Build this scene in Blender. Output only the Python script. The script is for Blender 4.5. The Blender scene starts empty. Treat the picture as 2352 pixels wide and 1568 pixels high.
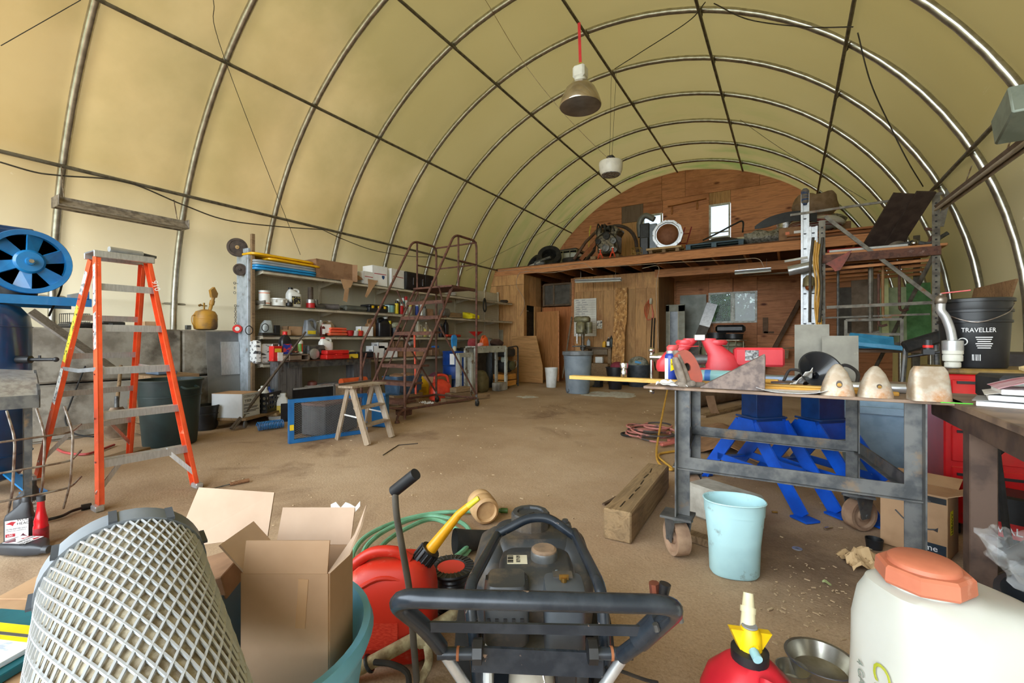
import bpy,math,random
from mathutils import Vector as V,Matrix,Euler,noise as mnoise
R=math.radians
PI=math.pi
rnd=random.Random(11)
sc=bpy.context.scene
col=sc.collection

# ------------------------------------------------------------------ camera
H,FP,YAW,HY=1.10,1031.0,R(31.7),781.3
CY,SY=math.cos(YAW),math.sin(YAW)
cd=bpy.data.cameras.new('camera')
cam=bpy.data.objects.new('camera',cd)
col.objects.link(cam)
cam.location=(0,0,H)
cam.rotation_euler=(PI/2,0,YAW)
cd.sensor_width=36.0
cd.lens=FP/2352*36
cd.shift_y=-(784-HY)/2352
cd.clip_start=0.05
sc.camera=cam

# ------------------------------------------------------------------ daylight: overcast sky; it enters through the translucent cover and the open end
w=bpy.data.worlds.new('sky');sc.world=w;w.use_nodes=True
bg=w.node_tree.nodes['Background']
bg.inputs[0].default_value=(0.84,0.93,1.0,1)
bg.inputs[1].default_value=6.0
vs=sc.view_settings
vs.view_transform='Standard';vs.look='None';vs.gamma=1.0;vs.use_curve_mapping=False
vs.exposure=0.62
sc.cycles.use_denoising=True
sc.cycles.max_bounces=10
sc.cycles.diffuse_bounces=6
sc.cycles.transparent_max_bounces=12

# ------------------------------------------------------------------ photo pixel -> place in the shed
def ray(px,py):
    a=(px-1176)/FP
    return V((a*CY-SY,a*SY+CY,(HY-py)/FP))
def at(px,py,d):return V((0,0,H))+ray(px,py)*d
def aX(px,py,X):r=ray(px,py);return at(px,py,X/r.x)
def aY(px,py,Y):r=ray(px,py);return at(px,py,Y/r.y)
def aZ(px,py,Z):r=ray(px,py);return at(px,py,(Z-H)/r.z)
def fl(px,py):return aZ(px,py,0)
def cl(px,py,d):return V(((px-1176)/FP*d,d,H+(HY-py)/FP*d))
def mpp(px,X=None,Y=None):
    r=ray(px,HY);return(X/r.x if X is not None else Y/r.y)/FP

# ------------------------------------------------------------------ mesh helpers
class MB:
    def __init__(s):s.v=[];s.f=[]
    def add(s,vs,fs):
        n=len(s.v);s.v+=[V(p)for p in vs];s.f+=[[i+n for i in f] for f in fs];return s
    def xf(s,M,start=0):
        for i in range(start,len(s.v)):s.v[i]=M @ s.v[i]
        return s
    def box(s,c,d,rot=None,b=0.0,tx=1,ty=1):
        # chamfered box; tx, ty scale the top
        hx,hy,hz=d[0]/2,d[1]/2,d[2]/2
        b=min(b,hx*.9,hy*.9,hz*.9)
        M=Matrix.Translation(V(c))@(Euler(rot).to_matrix().to_4x4()if rot is not None and not isinstance(rot,Matrix)else(rot.to_4x4()if rot is not None else Matrix()))
        vs=[];fs=[]
        if b<=0:
            for z in(-1,1):
                for y in(-1,1):
                    for x in(-1,1):
                        kx,ky=(tx,ty)if z>0 else(1,1)
                        vs.append(M @ V((x*hx*kx,y*hy*ky,z*hz)))
            fs=[[0,2,3,1],[4,5,7,6],[0,1,5,4],[2,6,7,3],[0,4,6,2],[1,3,7,5]]
            return s.add(vs,fs)
        idx={}
        for z in(-1,1):
            for y in(-1,1):
                for x in(-1,1):
                    kx,ky=(tx,ty)if z>0 else(1,1)
                    for ax in range(3):
                        p=[x*hx*kx,y*hy*ky,z*hz]
                        sg=(x,y,z)
                        for k in range(3):
                            if k != ax:p[k]-=sg[k]*b
                        idx[(x,y,z,ax)]=len(vs);vs.append(M @ V(p))
        def q(*k):return [idx[i] for i in k]
        for g in(-1,1):
            fs.append(q((g,-1,-1,0),(g,1,-1,0),(g,1,1,0),(g,-1,1,0)))
            fs.append(q((-1,g,-1,1),(1,g,-1,1),(1,g,1,1),(-1,g,1,1)))
            fs.append(q((-1,-1,g,2),(1,-1,g,2),(1,1,g,2),(-1,1,g,2)))
            for h in(-1,1):
                fs.append(q((g,h,-1,0),(g,h,1,0),(g,h,1,1),(g,h,-1,1)))
                fs.append(q((g,-1,h,0),(g,1,h,0),(g,1,h,2),(g,-1,h,2)))
                fs.append(q((-1,g,h,1),(1,g,h,1),(1,g,h,2),(-1,g,h,2)))
                for k in(-1,1):fs.append(q((g,h,k,0),(g,h,k,1),(g,h,k,2)))
        return s.add(vs,fs)
    def tube(s,pts,r,n=8,closed=False,cap=True,inner=0):
        pts=[V(p)for p in pts];m=len(pts)
        rr=r if isinstance(r,(list,tuple))else [r]*m
        tang=[]
        for i in range(m):
            a=pts[(i-1)%m] if(closed or i>0)else pts[i]
            b=pts[(i+1)%m] if(closed or i<m-1)else pts[i]
            t=b-a
            tang.append(t.normalized()if t.length>1e-9 else V((0,0,1)))
        u=tang[0].orthogonal().normalized()
        vs=[]
        for i in range(m):
            t=tang[i];u=(u-t*u.dot(t))
            u=u.normalized()if u.length>1e-6 else t.orthogonal().normalized()
            k=t.cross(u)
            for j in range(n):
                a=2*PI*j/n
                vs.append(pts[i]+(u*math.cos(a)+k*math.sin(a))*rr[i])
        fs=[]
        for i in range(m if closed else m-1):
            for j in range(n):
                i2=(i+1)%m;j2=(j+1)%n
                fs.append([i*n+j,i*n+j2,i2*n+j2,i2*n+j])
        if cap and not closed:
            fs.append(list(range(n))[::-1]);fs.append([(m-1)*n+j for j in range(n)])
        return s.add(vs,fs)
    def cyl(s,a,b,r,r2=None,n=16,cap=True):
        return s.tube([a,b],[r,r if r2 is None else r2],n,cap=cap)
    def lathe(s,prof,c=(0,0,0),n=24,M=None,sx=1,sy=1):
        # prof: (radius, z) from bottom to top
        vs=[];fs=[]
        m=len(prof)
        for r,z in prof:
            for j in range(n):
                a=2*PI*j/n
                p=V((r*math.cos(a)*sx,r*math.sin(a)*sy,z))
                vs.append((M @ p if M is not None else p)+V(c))
        for i in range(m-1):
            for j in range(n):
                j2=(j+1)%n
                fs.append([i*n+j,i*n+j2,(i+1)*n+j2,(i+1)*n+j])
        if prof[0][0]>1e-6:fs.append(list(range(n))[::-1])
        if prof[-1][0]>1e-6:fs.append([(m-1)*n+j for j in range(n)])
        return s.add(vs,fs)
    def prism(s,poly,z0,z1,M=None):
        n=len(poly)
        vs=[V((x,y,z0))for x,y in poly]+[V((x,y,z1))for x,y in poly]
        if M is not None:vs=[M @ p for p in vs]
        fs=[list(range(n))[::-1],list(range(n,2*n))]+[[i,(i+1)%n,n+(i+1)%n,n+i] for i in range(n)]
        return s.add(vs,fs)
    def plate(s,pts,t):
        # flat polygon of 3-D points, thickened by t along its normal
        pts=[V(p)for p in pts];n=len(pts)
        nr=V((0,0,0))
        for i in range(n):nr+=(pts[i]-pts[0]).cross(pts[(i+1)%n]-pts[0])
        nr=nr.normalized()if nr.length>1e-12 else V((0,0,1))
        vs=[p-nr*t/2 for p in pts]+[p+nr*t/2 for p in pts]
        fs=[list(range(n))[::-1],list(range(n,2*n))]+[[i,(i+1)%n,n+(i+1)%n,n+i] for i in range(n)]
        return s.add(vs,fs)
    def grid(s,nu,nv,fn,t=0.0):
        vs=[V(fn(i/nu,j/nv))for j in range(nv+1)for i in range(nu+1)]
        k=nu+1
        fs=[[j*k+i,j*k+i+1,(j+1)*k+i+1,(j+1)*k+i] for j in range(nv)for i in range(nu)]
        if t:
            N=len(vs);nr=[V((0,0,0))for _ in vs]
            for f in fs:
                q=(vs[f[2]]-vs[f[0]]).cross(vs[f[3]]-vs[f[1]])
                for i in f:nr[i]+=q
            vs2=[p-(q.normalized()*t if q.length>1e-12 else V((0,0,t)))for p,q in zip(vs,nr)]
            fs2=[[i+N for i in f][::-1] for f in fs]
            bd=[i for i in range(nu)];edges=[(i,i+1)for i in range(nu)]+[(j*k+nu,(j+1)*k+nu)for j in range(nv)]+[(nv*k+i+1,nv*k+i)for i in range(nu)]+[((j+1)*k,j*k)for j in range(nv)]
            fs=fs+fs2+[[b,a,a+N,b+N] for a,b in edges]
            vs=vs+vs2
        return s.add(vs,fs)
    def ball(s,c,r,n=16,m=10,rot=None):
        r=(r,r,r)if isinstance(r,(int,float))else r
        M=Euler(rot).to_matrix()if rot else Matrix.Identity(3)
        vs=[V(c)+M @ V((0,0,-r[2]))]
        for i in range(1,m):
            t=-PI/2+PI*i/m
            for j in range(n):
                a=2*PI*j/n
                vs.append(V(c)+M @ V((r[0]*math.cos(t)*math.cos(a),r[1]*math.cos(t)*math.sin(a),r[2]*math.sin(t))))
        vs.append(V(c)+M @ V((0,0,r[2])))
        fs=[[0,1+(j+1)%n,1+j] for j in range(n)]
        for i in range(m-2):
            for j in range(n):
                fs.append([1+i*n+j,1+i*n+(j+1)%n,1+(i+1)*n+(j+1)%n,1+(i+1)*n+j])
        o=1+(m-2)*n;t=len(vs)-1
        fs+=[[o+j,o+(j+1)%n,t] for j in range(n)]
        return s.add(vs,fs)
    def torus(s,c,rr,r,n=24,m=8,M=None,a0=0,a1=2*PI):
        full=abs(a1-a0-2*PI)<1e-6
        k=n if full else n+1
        pts=[]
        for i in range(k):
            a=a0+(a1-a0)*i/n
            p=V((rr*math.cos(a),rr*math.sin(a),0))
            pts.append((M @ p if M is not None else p)+V(c))
        return s.tube(pts,r,m,closed=full)
    def loft(s,secs,n=24,p=4,cap=True):
        # stacked rounded-rectangle sections (half-width x, half-width y, z, centre x, centre y)
        vs=[];fs=[]
        for q in secs:
            hx,hy,z=q[:3];cx,cy=(q[3],q[4])if len(q)>3 else(0,0)
            for j in range(n):
                a=2*PI*(j+.5)/n;c_,s_=math.cos(a),math.sin(a)
                vs.append(V((cx+hx*math.copysign(abs(c_)**(2/p),c_),cy+hy*math.copysign(abs(s_)**(2/p),s_),z)))
        for i in range(len(secs)-1):
            for j in range(n):
                j2=(j+1)%n;fs.append([i*n+j,i*n+j2,(i+1)*n+j2,(i+1)*n+j])
        if cap:fs.append(list(range(n))[::-1]);fs.append([(len(secs)-1)*n+j for j in range(n)])
        return s.add(vs,fs)
    def bar(s,a,b,w,h,up=(0,0,1),bv=0.0):
        # rectangular bar from a to b; w across, h along up
        a=V(a);b=V(b);t=(b-a);L=t.length;t.normalize()
        up=V(up);sd=t.cross(up)
        if sd.length<1e-5:sd=t.orthogonal()
        sd.normalize();up=sd.cross(t)
        M=Matrix((sd,t,up)).transposed()
        return s.box((a+b)/2,(w,L,h),M,bv)
    def angle(s,a,b,w,t,up=(0,0,1),flip=1):
        # L-shaped steel angle
        a=V(a);b=V(b);d=(b-a).normalized();up=V(up);sd=d.cross(up).normalized();up=sd.cross(d)
        s.bar(a+up*w/2,b+up*w/2,t,w,up)
        s.bar(a+sd*(w/2*flip),b+sd*(w/2*flip),w,t,up)
        return s

def sm(pts,k=6,closed=False):
    # smooth curve through points
    pts=[V(p)for p in pts];n=len(pts);out=[]
    for i in range(n if closed else n-1):
        p1,p2=pts[i],pts[(i+1)%n]
        p0=pts[(i-1)%n] if(closed or i>0)else p1*2-p2
        p3=pts[(i+2)%n] if(closed or i<n-2)else p2*2-p1
        for j in range(k):
            t=j/k
            out.append(.5*((2*p1)+(p2-p0)*t+(2*p0-5*p1+4*p2-p3)*t*t+(3*p1-p0-3*p2+p3)*t**3))
    if not closed:out.append(pts[-1])
    return out
def bend(pts,r=.05,k=4):
    # polyline with rounded corners
    pts=[V(p)for p in pts];out=[pts[0]]
    for i in range(1,len(pts)-1):
        a,b,c=pts[i-1],pts[i],pts[i+1]
        q=min(r,(a-b).length*.45,(c-b).length*.45)
        s0=b+(a-b).normalized()*q;s1=b+(c-b).normalized()*q
        for j in range(k+1):
            t=j/k
            out.append(s0*(1-t)**2+b*2*t*(1-t)+s1*t*t)
    out.append(pts[-1]);return out
def arc(c,r,a0,a1,k,M=None):
    o=[]
    for i in range(k+1):
        a=a0+(a1-a0)*i/k
        p=V((r*math.cos(a),r*math.sin(a),0));o.append((M @ p if M is not None else p)+V(c))
    return o
XZ=Matrix(((1,0,0),(0,0,-1),(0,1,0)))      # draws an xy outline upright in the xz plane
YZ=Matrix(((0,0,1),(1,0,0),(0,1,0)))       # draws an xy outline upright in the yz plane
def axm(d,up=(0,0,1)):
    # rotation that takes z onto d
    d=V(d).normalized();x=V(up).cross(d)
    x=x.normalized()if x.length>1e-5 else d.orthogonal().normalized()
    return Matrix((x,d.cross(x),d)).transposed()

def link(o):
    col.objects.link(o);return o
def mesh(name,mb,mat,smooth=40):
    me=bpy.data.meshes.new(name)
    me.from_pydata([tuple(p)for p in mb.v],[],mb.f)
    if smooth:
        me.shade_smooth();me.set_sharp_from_angle(angle=R(smooth))
    me.materials.append(mat)
    me.validate();me.update()
    return me
def props(o,label=None,cat=None,group=None,kind=None):
    if label:o['label']=label
    if cat:o['category']=cat
    if group:o['group']=group
    if kind:o['kind']=kind
    return o
def T(name,label,cat,loc=(0,0,0),rz=0,group=None,rot=None):
    o=link(bpy.data.objects.new(name,None))
    o.empty_display_size=.1
    o.location=loc;o.rotation_euler=rot if rot else(0,0,rz)
    return props(o,label,cat,group)
def part(name,mb,mat,par,label=None,world=False,smooth=40,kind=None):
    if world:
        r=par
        while r.parent:r=r.parent
        for i in range(len(mb.v)):mb.v[i]=mb.v[i]-V(r.location)
    o=link(bpy.data.objects.new(name,mesh(name,mb,mat,smooth)))
    o.parent=par
    return props(o,label,None,None,kind)
def solo(name,mb,mat,label,cat,loc=(0,0,0),rz=0,group=None,world=False,rot=None,smooth=40,kind=None):
    if world:
        for i in range(len(mb.v)):mb.v[i]=mb.v[i]-V(loc)
    o=link(bpy.data.objects.new(name,mesh(name,mb,mat,smooth)))
    o.location=loc;o.rotation_euler=rot if rot else(0,0,rz)
    return props(o,label,cat,group,kind)
def struct(name,mb,mat,par=None,smooth=40):
    o=link(bpy.data.objects.new(name,mesh(name,mb,mat,smooth)))
    if par:o.parent=par
    else:o['kind']='structure'
    return o
def ctree(o,loc=None,rz=None,label=None,par=None):
    c=o.copy();link(c)
    if par:c.parent=par
    if loc is not None:c.location=loc
    if rz is not None:c.rotation_euler=(0,0,rz)
    if label:c['label']=label
    for ch in o.children:ctree(ch,par=c)
    return c
def text(name,s,size,mat,par,loc,rot,align='LEFT',ext=.0004,sx=1.0,br=0):
    cu=bpy.data.curves.new(name,'FONT');cu.body=s;cu.size=size;cu.extrude=ext;cu.align_x=align;cu.align_y='CENTER';cu.resolution_u=3
    tmp=link(bpy.data.objects.new('tmp',cu))
    me=bpy.data.meshes.new_from_object(tmp.evaluated_get(bpy.context.evaluated_depsgraph_get()))
    bpy.data.objects.remove(tmp);bpy.data.curves.remove(cu)
    if br:
        for p in me.vertices:a=p.co.x*sx/br;p.co=(br*math.sin(a)/sx,p.co.y,p.co.z-br*(1-math.cos(a)))
    me.name=name;me.materials.clear();me.materials.append(mat)
    o=link(bpy.data.objects.new(name,me));o.parent=par;o.location=loc
    o.rotation_euler=rot.to_euler()if isinstance(rot,Matrix)else rot
    o.scale=(sx,1,1);o['kind']='stuff'
    return o

# ------------------------------------------------------------------ materials
def L(c):
    return tuple(((x/255)/12.92 if x/255<=.04045 else((x/255+.055)/1.055)**2.4)for x in c[:3])+(1,)
def newmat(name):
    m=bpy.data.materials.new(name);m.use_nodes=True
    nt=m.node_tree;return m,nt,nt.nodes['Principled BSDF']
def nd(nt,t,**k):
    n=nt.nodes.new(t)
    for a,b in k.items():
        if a.startswith('i_'):n.inputs[int(a[2:])].default_value=b
        else:setattr(n,a,b)
    return n
def coords(nt,scale=(1,1,1),kind='Object',rot=(0,0,0)):
    tc=nd(nt,'ShaderNodeTexCoord');mp=nd(nt,'ShaderNodeMapping')
    mp.inputs['Scale'].default_value=scale;mp.inputs['Rotation'].default_value=rot
    nt.links.new(tc.outputs[kind],mp.inputs[0]);return mp.outputs[0]
def ramp(nt,fac,stops):
    r=nd(nt,'ShaderNodeValToRGB');e=r.color_ramp.elements
    while len(e)<len(stops):e.new(.5)
    for k,(p,c)in zip(e,stops):k.position=p;k.color=c
    nt.links.new(fac,r.inputs[0]);return r.outputs[0]
def mixc(nt,fac,a,b,mode='MIX'):
    m=nd(nt,'ShaderNodeMix',data_type='RGBA',blend_type=mode)
    for s,v in((0,fac),(6,a),(7,b)):
        if hasattr(v,'is_linked'):nt.links.new(v,m.inputs[s])
        else:m.inputs[s].default_value=v
    return m.outputs[2]
def noise(nt,vec,scale=5,detail=4,rough=.55,dist=0):
    n=nd(nt,'ShaderNodeTexNoise');n.inputs['Scale'].default_value=scale;n.inputs['Detail'].default_value=detail
    n.inputs['Roughness'].default_value=rough;n.inputs['Distortion'].default_value=dist
    nt.links.new(vec,n.inputs['Vector']);return n.outputs[0]
def bumpn(nt,bs,h,strength=.3,dist=.01):
    b=nd(nt,'ShaderNodeBump');b.inputs['Strength'].default_value=strength;b.inputs['Distance'].default_value=dist
    nt.links.new(h,b.inputs['Height']);nt.links.new(b.outputs[0],bs.inputs['Normal'])
MATS={}
def mt(name,c1,c2=None,s=8,rough=.6,metal=0,bump=0,lo=.42,hi=.62,st=(1,1,1),det=5,c3=None,s3=3,lo3=.58,hi3=.68,coat=0,spec=.5,var=0):
    """painted / plastic / metal / wood surface: c1 with worn patches of c2 and stains of c3"""
    if name in MATS:return MATS[name]
    m,nt,bs=newmat(name);MATS[name]=m
    bs.inputs['Roughness'].default_value=rough;bs.inputs['Metallic'].default_value=metal
    bs.inputs['Specular IOR Level'].default_value=spec;bs.inputs['Coat Weight'].default_value=coat
    if c2 is None and not bump:
        bs.inputs['Base Color'].default_value=L(c1);return m
    vec=coords(nt,st)
    n=noise(nt,vec,s,det)
    c=ramp(nt,n,[(lo,L(c1)),(hi,L(c2 or c1))])
    if c3:
        n3=noise(nt,coords(nt),s3,6,.65)
        f=ramp(nt,n3,[(lo3,(0,0,0,1)),(hi3,(1,1,1,1))])
        c=mixc(nt,f,c,L(c3))
    if var:
        oi=nd(nt,'ShaderNodeObjectInfo');hs=nd(nt,'ShaderNodeHueSaturation')
        mr=nd(nt,'ShaderNodeMapRange');mr.inputs[3].default_value=1-var;mr.inputs[4].default_value=1+var
        nt.links.new(oi.outputs['Random'],mr.inputs[0]);nt.links.new(mr.outputs[0],hs.inputs['Value']);nt.links.new(c,hs.inputs['Color']);c=hs.outputs[0]
    nt.links.new(c,bs.inputs['Base Color'])
    if bump:bumpn(nt,bs,noise(nt,vec,s*2.5,6,.6),bump,.01)
    return m
def wood(name,c1,c2,axis=0,s=1.0,rough=.7,knots=None,var=.18,grime=None):
    """wood grain stretched along one axis, with knots"""
    if name in MATS:return MATS[name]
    m,nt,bs=newmat(name);MATS[name]=m
    bs.inputs['Roughness'].default_value=rough;bs.inputs['Specular IOR Level'].default_value=.25
    st=[9*s,9*s,9*s];st[axis]=.7*s
    oi=nd(nt,'ShaderNodeObjectInfo')
    tc=nd(nt,'ShaderNodeTexCoord');ad=nd(nt,'ShaderNodeVectorMath',operation='MULTIPLY_ADD')
    cmb=nd(nt,'ShaderNodeCombineXYZ')
    for i in range(3):nt.links.new(oi.outputs['Random'],cmb.inputs[i])
    nt.links.new(cmb.outputs[0],ad.inputs[0]);ad.inputs[1].default_value=(37,51,23);nt.links.new(tc.outputs['Object'],ad.inputs[2])
    mp=nd(nt,'ShaderNodeMapping');mp.inputs['Scale'].default_value=st;nt.links.new(ad.outputs[0],mp.inputs[0])
    g=noise(nt,mp.outputs[0],1.6,7,.62,1.2)
    c=ramp(nt,g,[(.30,L(c2)),(.48,L(c1)),(.56,L(tuple(x*.88 for x in c1))),(.70,L(c2))])
    if knots:
        mk=nd(nt,'ShaderNodeMapping');k=[2.2,2.2,2.2];k[axis]=1.0;mk.inputs['Scale'].default_value=k;nt.links.new(ad.outputs[0],mk.inputs[0])
        vo=nd(nt,'ShaderNodeTexVoronoi');vo.inputs['Scale'].default_value=1.3;nt.links.new(mk.outputs[0],vo.inputs['Vector'])
        f=ramp(nt,vo.outputs['Distance'],[(.05,(1,1,1,1)),(.13,(0,0,0,1))])
        c=mixc(nt,f,c,L(knots))
    if grime:
        f=ramp(nt,noise(nt,ad.outputs[0],1.1,6,.65),[(.5,(0,0,0,1)),(.75,(1,1,1,1))])
        c=mixc(nt,f,c,L(grime))
    if var:
        hs=nd(nt,'ShaderNodeHueSaturation');mr=nd(nt,'ShaderNodeMapRange');mr.inputs[3].default_value=1-var;mr.inputs[4].default_value=1+var
        nt.links.new(oi.outputs['Random'],mr.inputs[0]);nt.links.new(mr.outputs[0],hs.inputs['Value']);nt.links.new(c,hs.inputs['Color']);c=hs.outputs[0]
    nt.links.new(c,bs.inputs['Base Color'])
    bumpn(nt,bs,g,.25,.004)
    return m
def glassy(name,tint,rough=.05,alpha=.35,spec=.5,film=(1,1,1,1)):
    """thin clear sheet: mostly lets light through, with its own tint and reflections"""
    if name in MATS:return MATS[name]
    m,nt,bs=newmat(name);MATS[name]=m
    bs.inputs['Base Color'].default_value=L(tint);bs.inputs['Roughness'].default_value=rough;bs.inputs['Specular IOR Level'].default_value=spec
    tr=nd(nt,'ShaderNodeBsdfTransparent');tr.inputs[0].default_value=film;mx=nd(nt,'ShaderNodeMixShader');mx.inputs[0].default_value=alpha
    nt.links.new(tr.outputs[0],mx.inputs[1]);nt.links.new(bs.outputs[0],mx.inputs[2]);nt.links.new(mx.outputs[0],nt.nodes['Material Output'].inputs[0])
    return m
# ================================================================== materials used widely
GALV=mt('galvanised steel',(190,188,178),(166,162,150),14,.28,.9,c3=(120,106,84),s3=5,lo3=.62,hi3=.8)
PURL=mt('dark galvanised pipe',(124,118,104),(96,90,78),12,.45,.6)
RUSTY=mt('rusty brown steel',(108,72,58),(78,52,44),18,.75,.25,.15,c3=(150,120,108),s3=9,lo3=.6,hi3=.75)
DSTEEL=mt('dusty mill steel',(112,112,110),(80,82,84),14,.5,.6,.05,c3=(138,116,92),s3=5)
BRSTEEL=mt('brown primed steel',(98,78,66),(74,58,50),12,.6,.3,.05)
BLACKP=mt('black plastic',(24,25,28),(38,39,42),9,.42)
BLACKM=mt('black painted metal',(36,43,52),(50,56,64),20,.26,.2,c3=(150,130,116),s3=22,lo3=.66,hi3=.69)
RUBBER=mt('black rubber',(22,21,20),(44,40,36),10,.85,0,.1)
WHITEP=mt('white plastic',(226,228,226),(206,206,200),6,.45)
CARD=mt('brown cardboard',(184,148,112),(168,132,98),5,.85,0,.03)
CARDD=mt('dusty cardboard',(150,114,84),(124,92,66),6,.9,0,.05)
PAPER=mt('white paper',(236,236,234),(222,222,220),3,.8)
INK=mt('black ink',(22,22,24))
WHITEINK=mt('white ink',(235,235,235))
ALU=mt('brushed aluminium',(200,202,204),(184,186,188),16,.35,.7,st=(1,6,1))
CHROME=mt('chrome',(210,210,212),(180,180,182),20,.16,1.0)
REDP=mt('red plastic',(214,40,34),(196,30,28),6,.42,c3=(226,150,130),s3=7,lo3=.62,hi3=.74)
BLUEP=mt('blue paint',(20,86,196),(14,70,170),7,.42,c3=(190,200,205),s3=24,lo3=.74,hi3=.76)
WOODG=wood('weathered timber',(150,124,94),(104,82,60),1,1.6,.8,grime=(96,80,64))
WOODY=wood('pale yellow pine',(214,172,92),(190,144,70),0,2,.5,var=.06)
LUMB=wood('red brown lumber',(194,134,88),(152,98,62),0,1.2,.7,knots=(80,40,22),var=.12)
PLYV=wood('plywood vertical grain',(198,152,100),(156,114,72),2,.9,.65,var=.16,grime=(146,102,66))
PLYH=wood('plywood with knots',(198,136,94),(152,98,66),0,.9,.65,knots=(96,52,36),var=.16,grime=(148,94,60))

# ================================================================== floor
m,nt,bs=newmat('packed dirt floor')
v=coords(nt)
base=ramp(nt,noise(nt,v,.7,6,.6),[(.3,L((156,129,102))),(.5,L((178,152,124))),(.7,L((194,170,143)))])
fine=ramp(nt,noise(nt,v,130,5,.7),[(.33,(.74,.72,.7,1)),(.55,(1,1,1,1))])
c=mixc(nt,1.0,base,fine,'MULTIPLY')
st=ramp(nt,noise(nt,v,.55,7,.68,.6),[(.56,(0,0,0,1)),(.72,(1,1,1,1))])
c=mixc(nt,st,c,L((112,86,66)))
pale=ramp(nt,noise(nt,coords(nt,(1,1,1),rot=(0,0,.4)),1.6,8,.75),[(.60,(0,0,0,1)),(.74,(.6,.6,.6,1))])
c=mixc(nt,pale,c,L((190,164,136)))
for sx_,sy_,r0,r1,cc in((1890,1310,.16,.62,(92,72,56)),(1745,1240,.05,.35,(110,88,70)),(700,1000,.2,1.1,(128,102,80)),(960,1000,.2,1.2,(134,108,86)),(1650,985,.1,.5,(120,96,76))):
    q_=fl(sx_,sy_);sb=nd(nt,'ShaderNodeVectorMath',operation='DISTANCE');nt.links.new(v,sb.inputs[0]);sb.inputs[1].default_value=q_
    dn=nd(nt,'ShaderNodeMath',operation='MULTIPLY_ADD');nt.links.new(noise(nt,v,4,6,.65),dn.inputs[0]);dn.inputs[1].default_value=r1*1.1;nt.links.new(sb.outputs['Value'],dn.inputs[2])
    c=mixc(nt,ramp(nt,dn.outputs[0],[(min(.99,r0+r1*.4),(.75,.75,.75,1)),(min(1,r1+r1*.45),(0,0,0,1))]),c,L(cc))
nt.links.new(c,bs.inputs['Base Color']);bs.inputs['Roughness'].default_value=.92;bs.inputs['Specular IOR Level'].default_value=.15
hb=nd(nt,'ShaderNodeMath',operation='ADD');nt.links.new(noise(nt,v,9,6,.6),hb.inputs[0]);nt.links.new(noise(nt,v,70,4,.6),hb.inputs[1])
bumpn(nt,bs,hb.outputs[0],.3,.008)
DIRT=m
mb=MB();mb.grid(120,140,lambda u,q:(-8.2+u*11.2,-4.5+q*17.8,0))
for p in mb.v:p.z=-.004+.004*mnoise.noise(V((p.x*1.3,p.y*1.3,0)))
floor=struct('floor',mb,DIRT)
mb=MB();mb.grid(4,4,lambda u,q:(-60+u*120,-60+q*120,-.03))
GRASSG=mt('outside ground',(120,116,96),(92,104,62),.6,.95)
struct('ground',mb,GRASSG)

# ================================================================== cover, hoops and purlins
XC,RC,ZC=-2.66,4.70,1.18
BAY,Y1=1.22,1.645
m,nt,bs=newmat('cream woven cover')
v=coords(nt)
tan=ramp(nt,noise(nt,v,.5,4,.5),[(.3,L((176,148,98))),(.7,L((196,170,122)))])
sp=nd(nt,'ShaderNodeSeparateXYZ');nt.links.new(nd(nt,'ShaderNodeTexCoord').outputs['Object'],sp.inputs[0])
# towards the back and right, shade is mixed into the colour; streaks are algae
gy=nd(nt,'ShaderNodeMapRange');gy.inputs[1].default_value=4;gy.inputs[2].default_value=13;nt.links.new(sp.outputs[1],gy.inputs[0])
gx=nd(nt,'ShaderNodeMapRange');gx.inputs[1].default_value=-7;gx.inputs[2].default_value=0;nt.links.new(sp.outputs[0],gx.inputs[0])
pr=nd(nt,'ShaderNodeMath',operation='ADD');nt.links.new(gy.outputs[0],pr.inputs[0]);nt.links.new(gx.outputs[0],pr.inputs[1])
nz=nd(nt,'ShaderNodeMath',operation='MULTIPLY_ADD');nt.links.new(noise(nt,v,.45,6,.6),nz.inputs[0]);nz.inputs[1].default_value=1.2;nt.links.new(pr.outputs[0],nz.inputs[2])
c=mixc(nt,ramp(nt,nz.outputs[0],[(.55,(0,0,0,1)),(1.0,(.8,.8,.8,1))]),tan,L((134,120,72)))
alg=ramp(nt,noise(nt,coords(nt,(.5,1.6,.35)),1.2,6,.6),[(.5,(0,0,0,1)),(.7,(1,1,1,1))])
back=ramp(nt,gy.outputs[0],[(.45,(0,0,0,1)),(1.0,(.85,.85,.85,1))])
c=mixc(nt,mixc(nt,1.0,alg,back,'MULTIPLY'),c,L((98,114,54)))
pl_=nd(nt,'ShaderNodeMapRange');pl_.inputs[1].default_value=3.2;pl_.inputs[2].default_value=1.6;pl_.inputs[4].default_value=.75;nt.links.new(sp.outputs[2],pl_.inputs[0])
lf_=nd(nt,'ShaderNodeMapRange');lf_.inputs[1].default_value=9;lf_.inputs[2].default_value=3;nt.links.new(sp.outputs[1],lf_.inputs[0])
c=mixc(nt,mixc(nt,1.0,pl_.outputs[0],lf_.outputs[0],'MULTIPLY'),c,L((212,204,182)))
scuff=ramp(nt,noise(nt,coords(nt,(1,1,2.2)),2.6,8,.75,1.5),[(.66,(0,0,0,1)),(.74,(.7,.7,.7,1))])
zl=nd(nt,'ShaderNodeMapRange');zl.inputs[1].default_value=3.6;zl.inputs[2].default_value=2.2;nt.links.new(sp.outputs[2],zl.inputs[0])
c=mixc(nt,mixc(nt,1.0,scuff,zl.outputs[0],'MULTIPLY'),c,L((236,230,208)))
weave=noise(nt,coords(nt,(1,1,1)),160,2,.5)
df=nd(nt,'ShaderNodeBsdfDiffuse');tl=nd(nt,'ShaderNodeBsdfTranslucent');gl=nd(nt,'ShaderNodeBsdfGlossy');gl.inputs['Roughness'].default_value=.45
mx=nd(nt,'ShaderNodeMixShader');mx.inputs[0].default_value=.13
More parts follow.
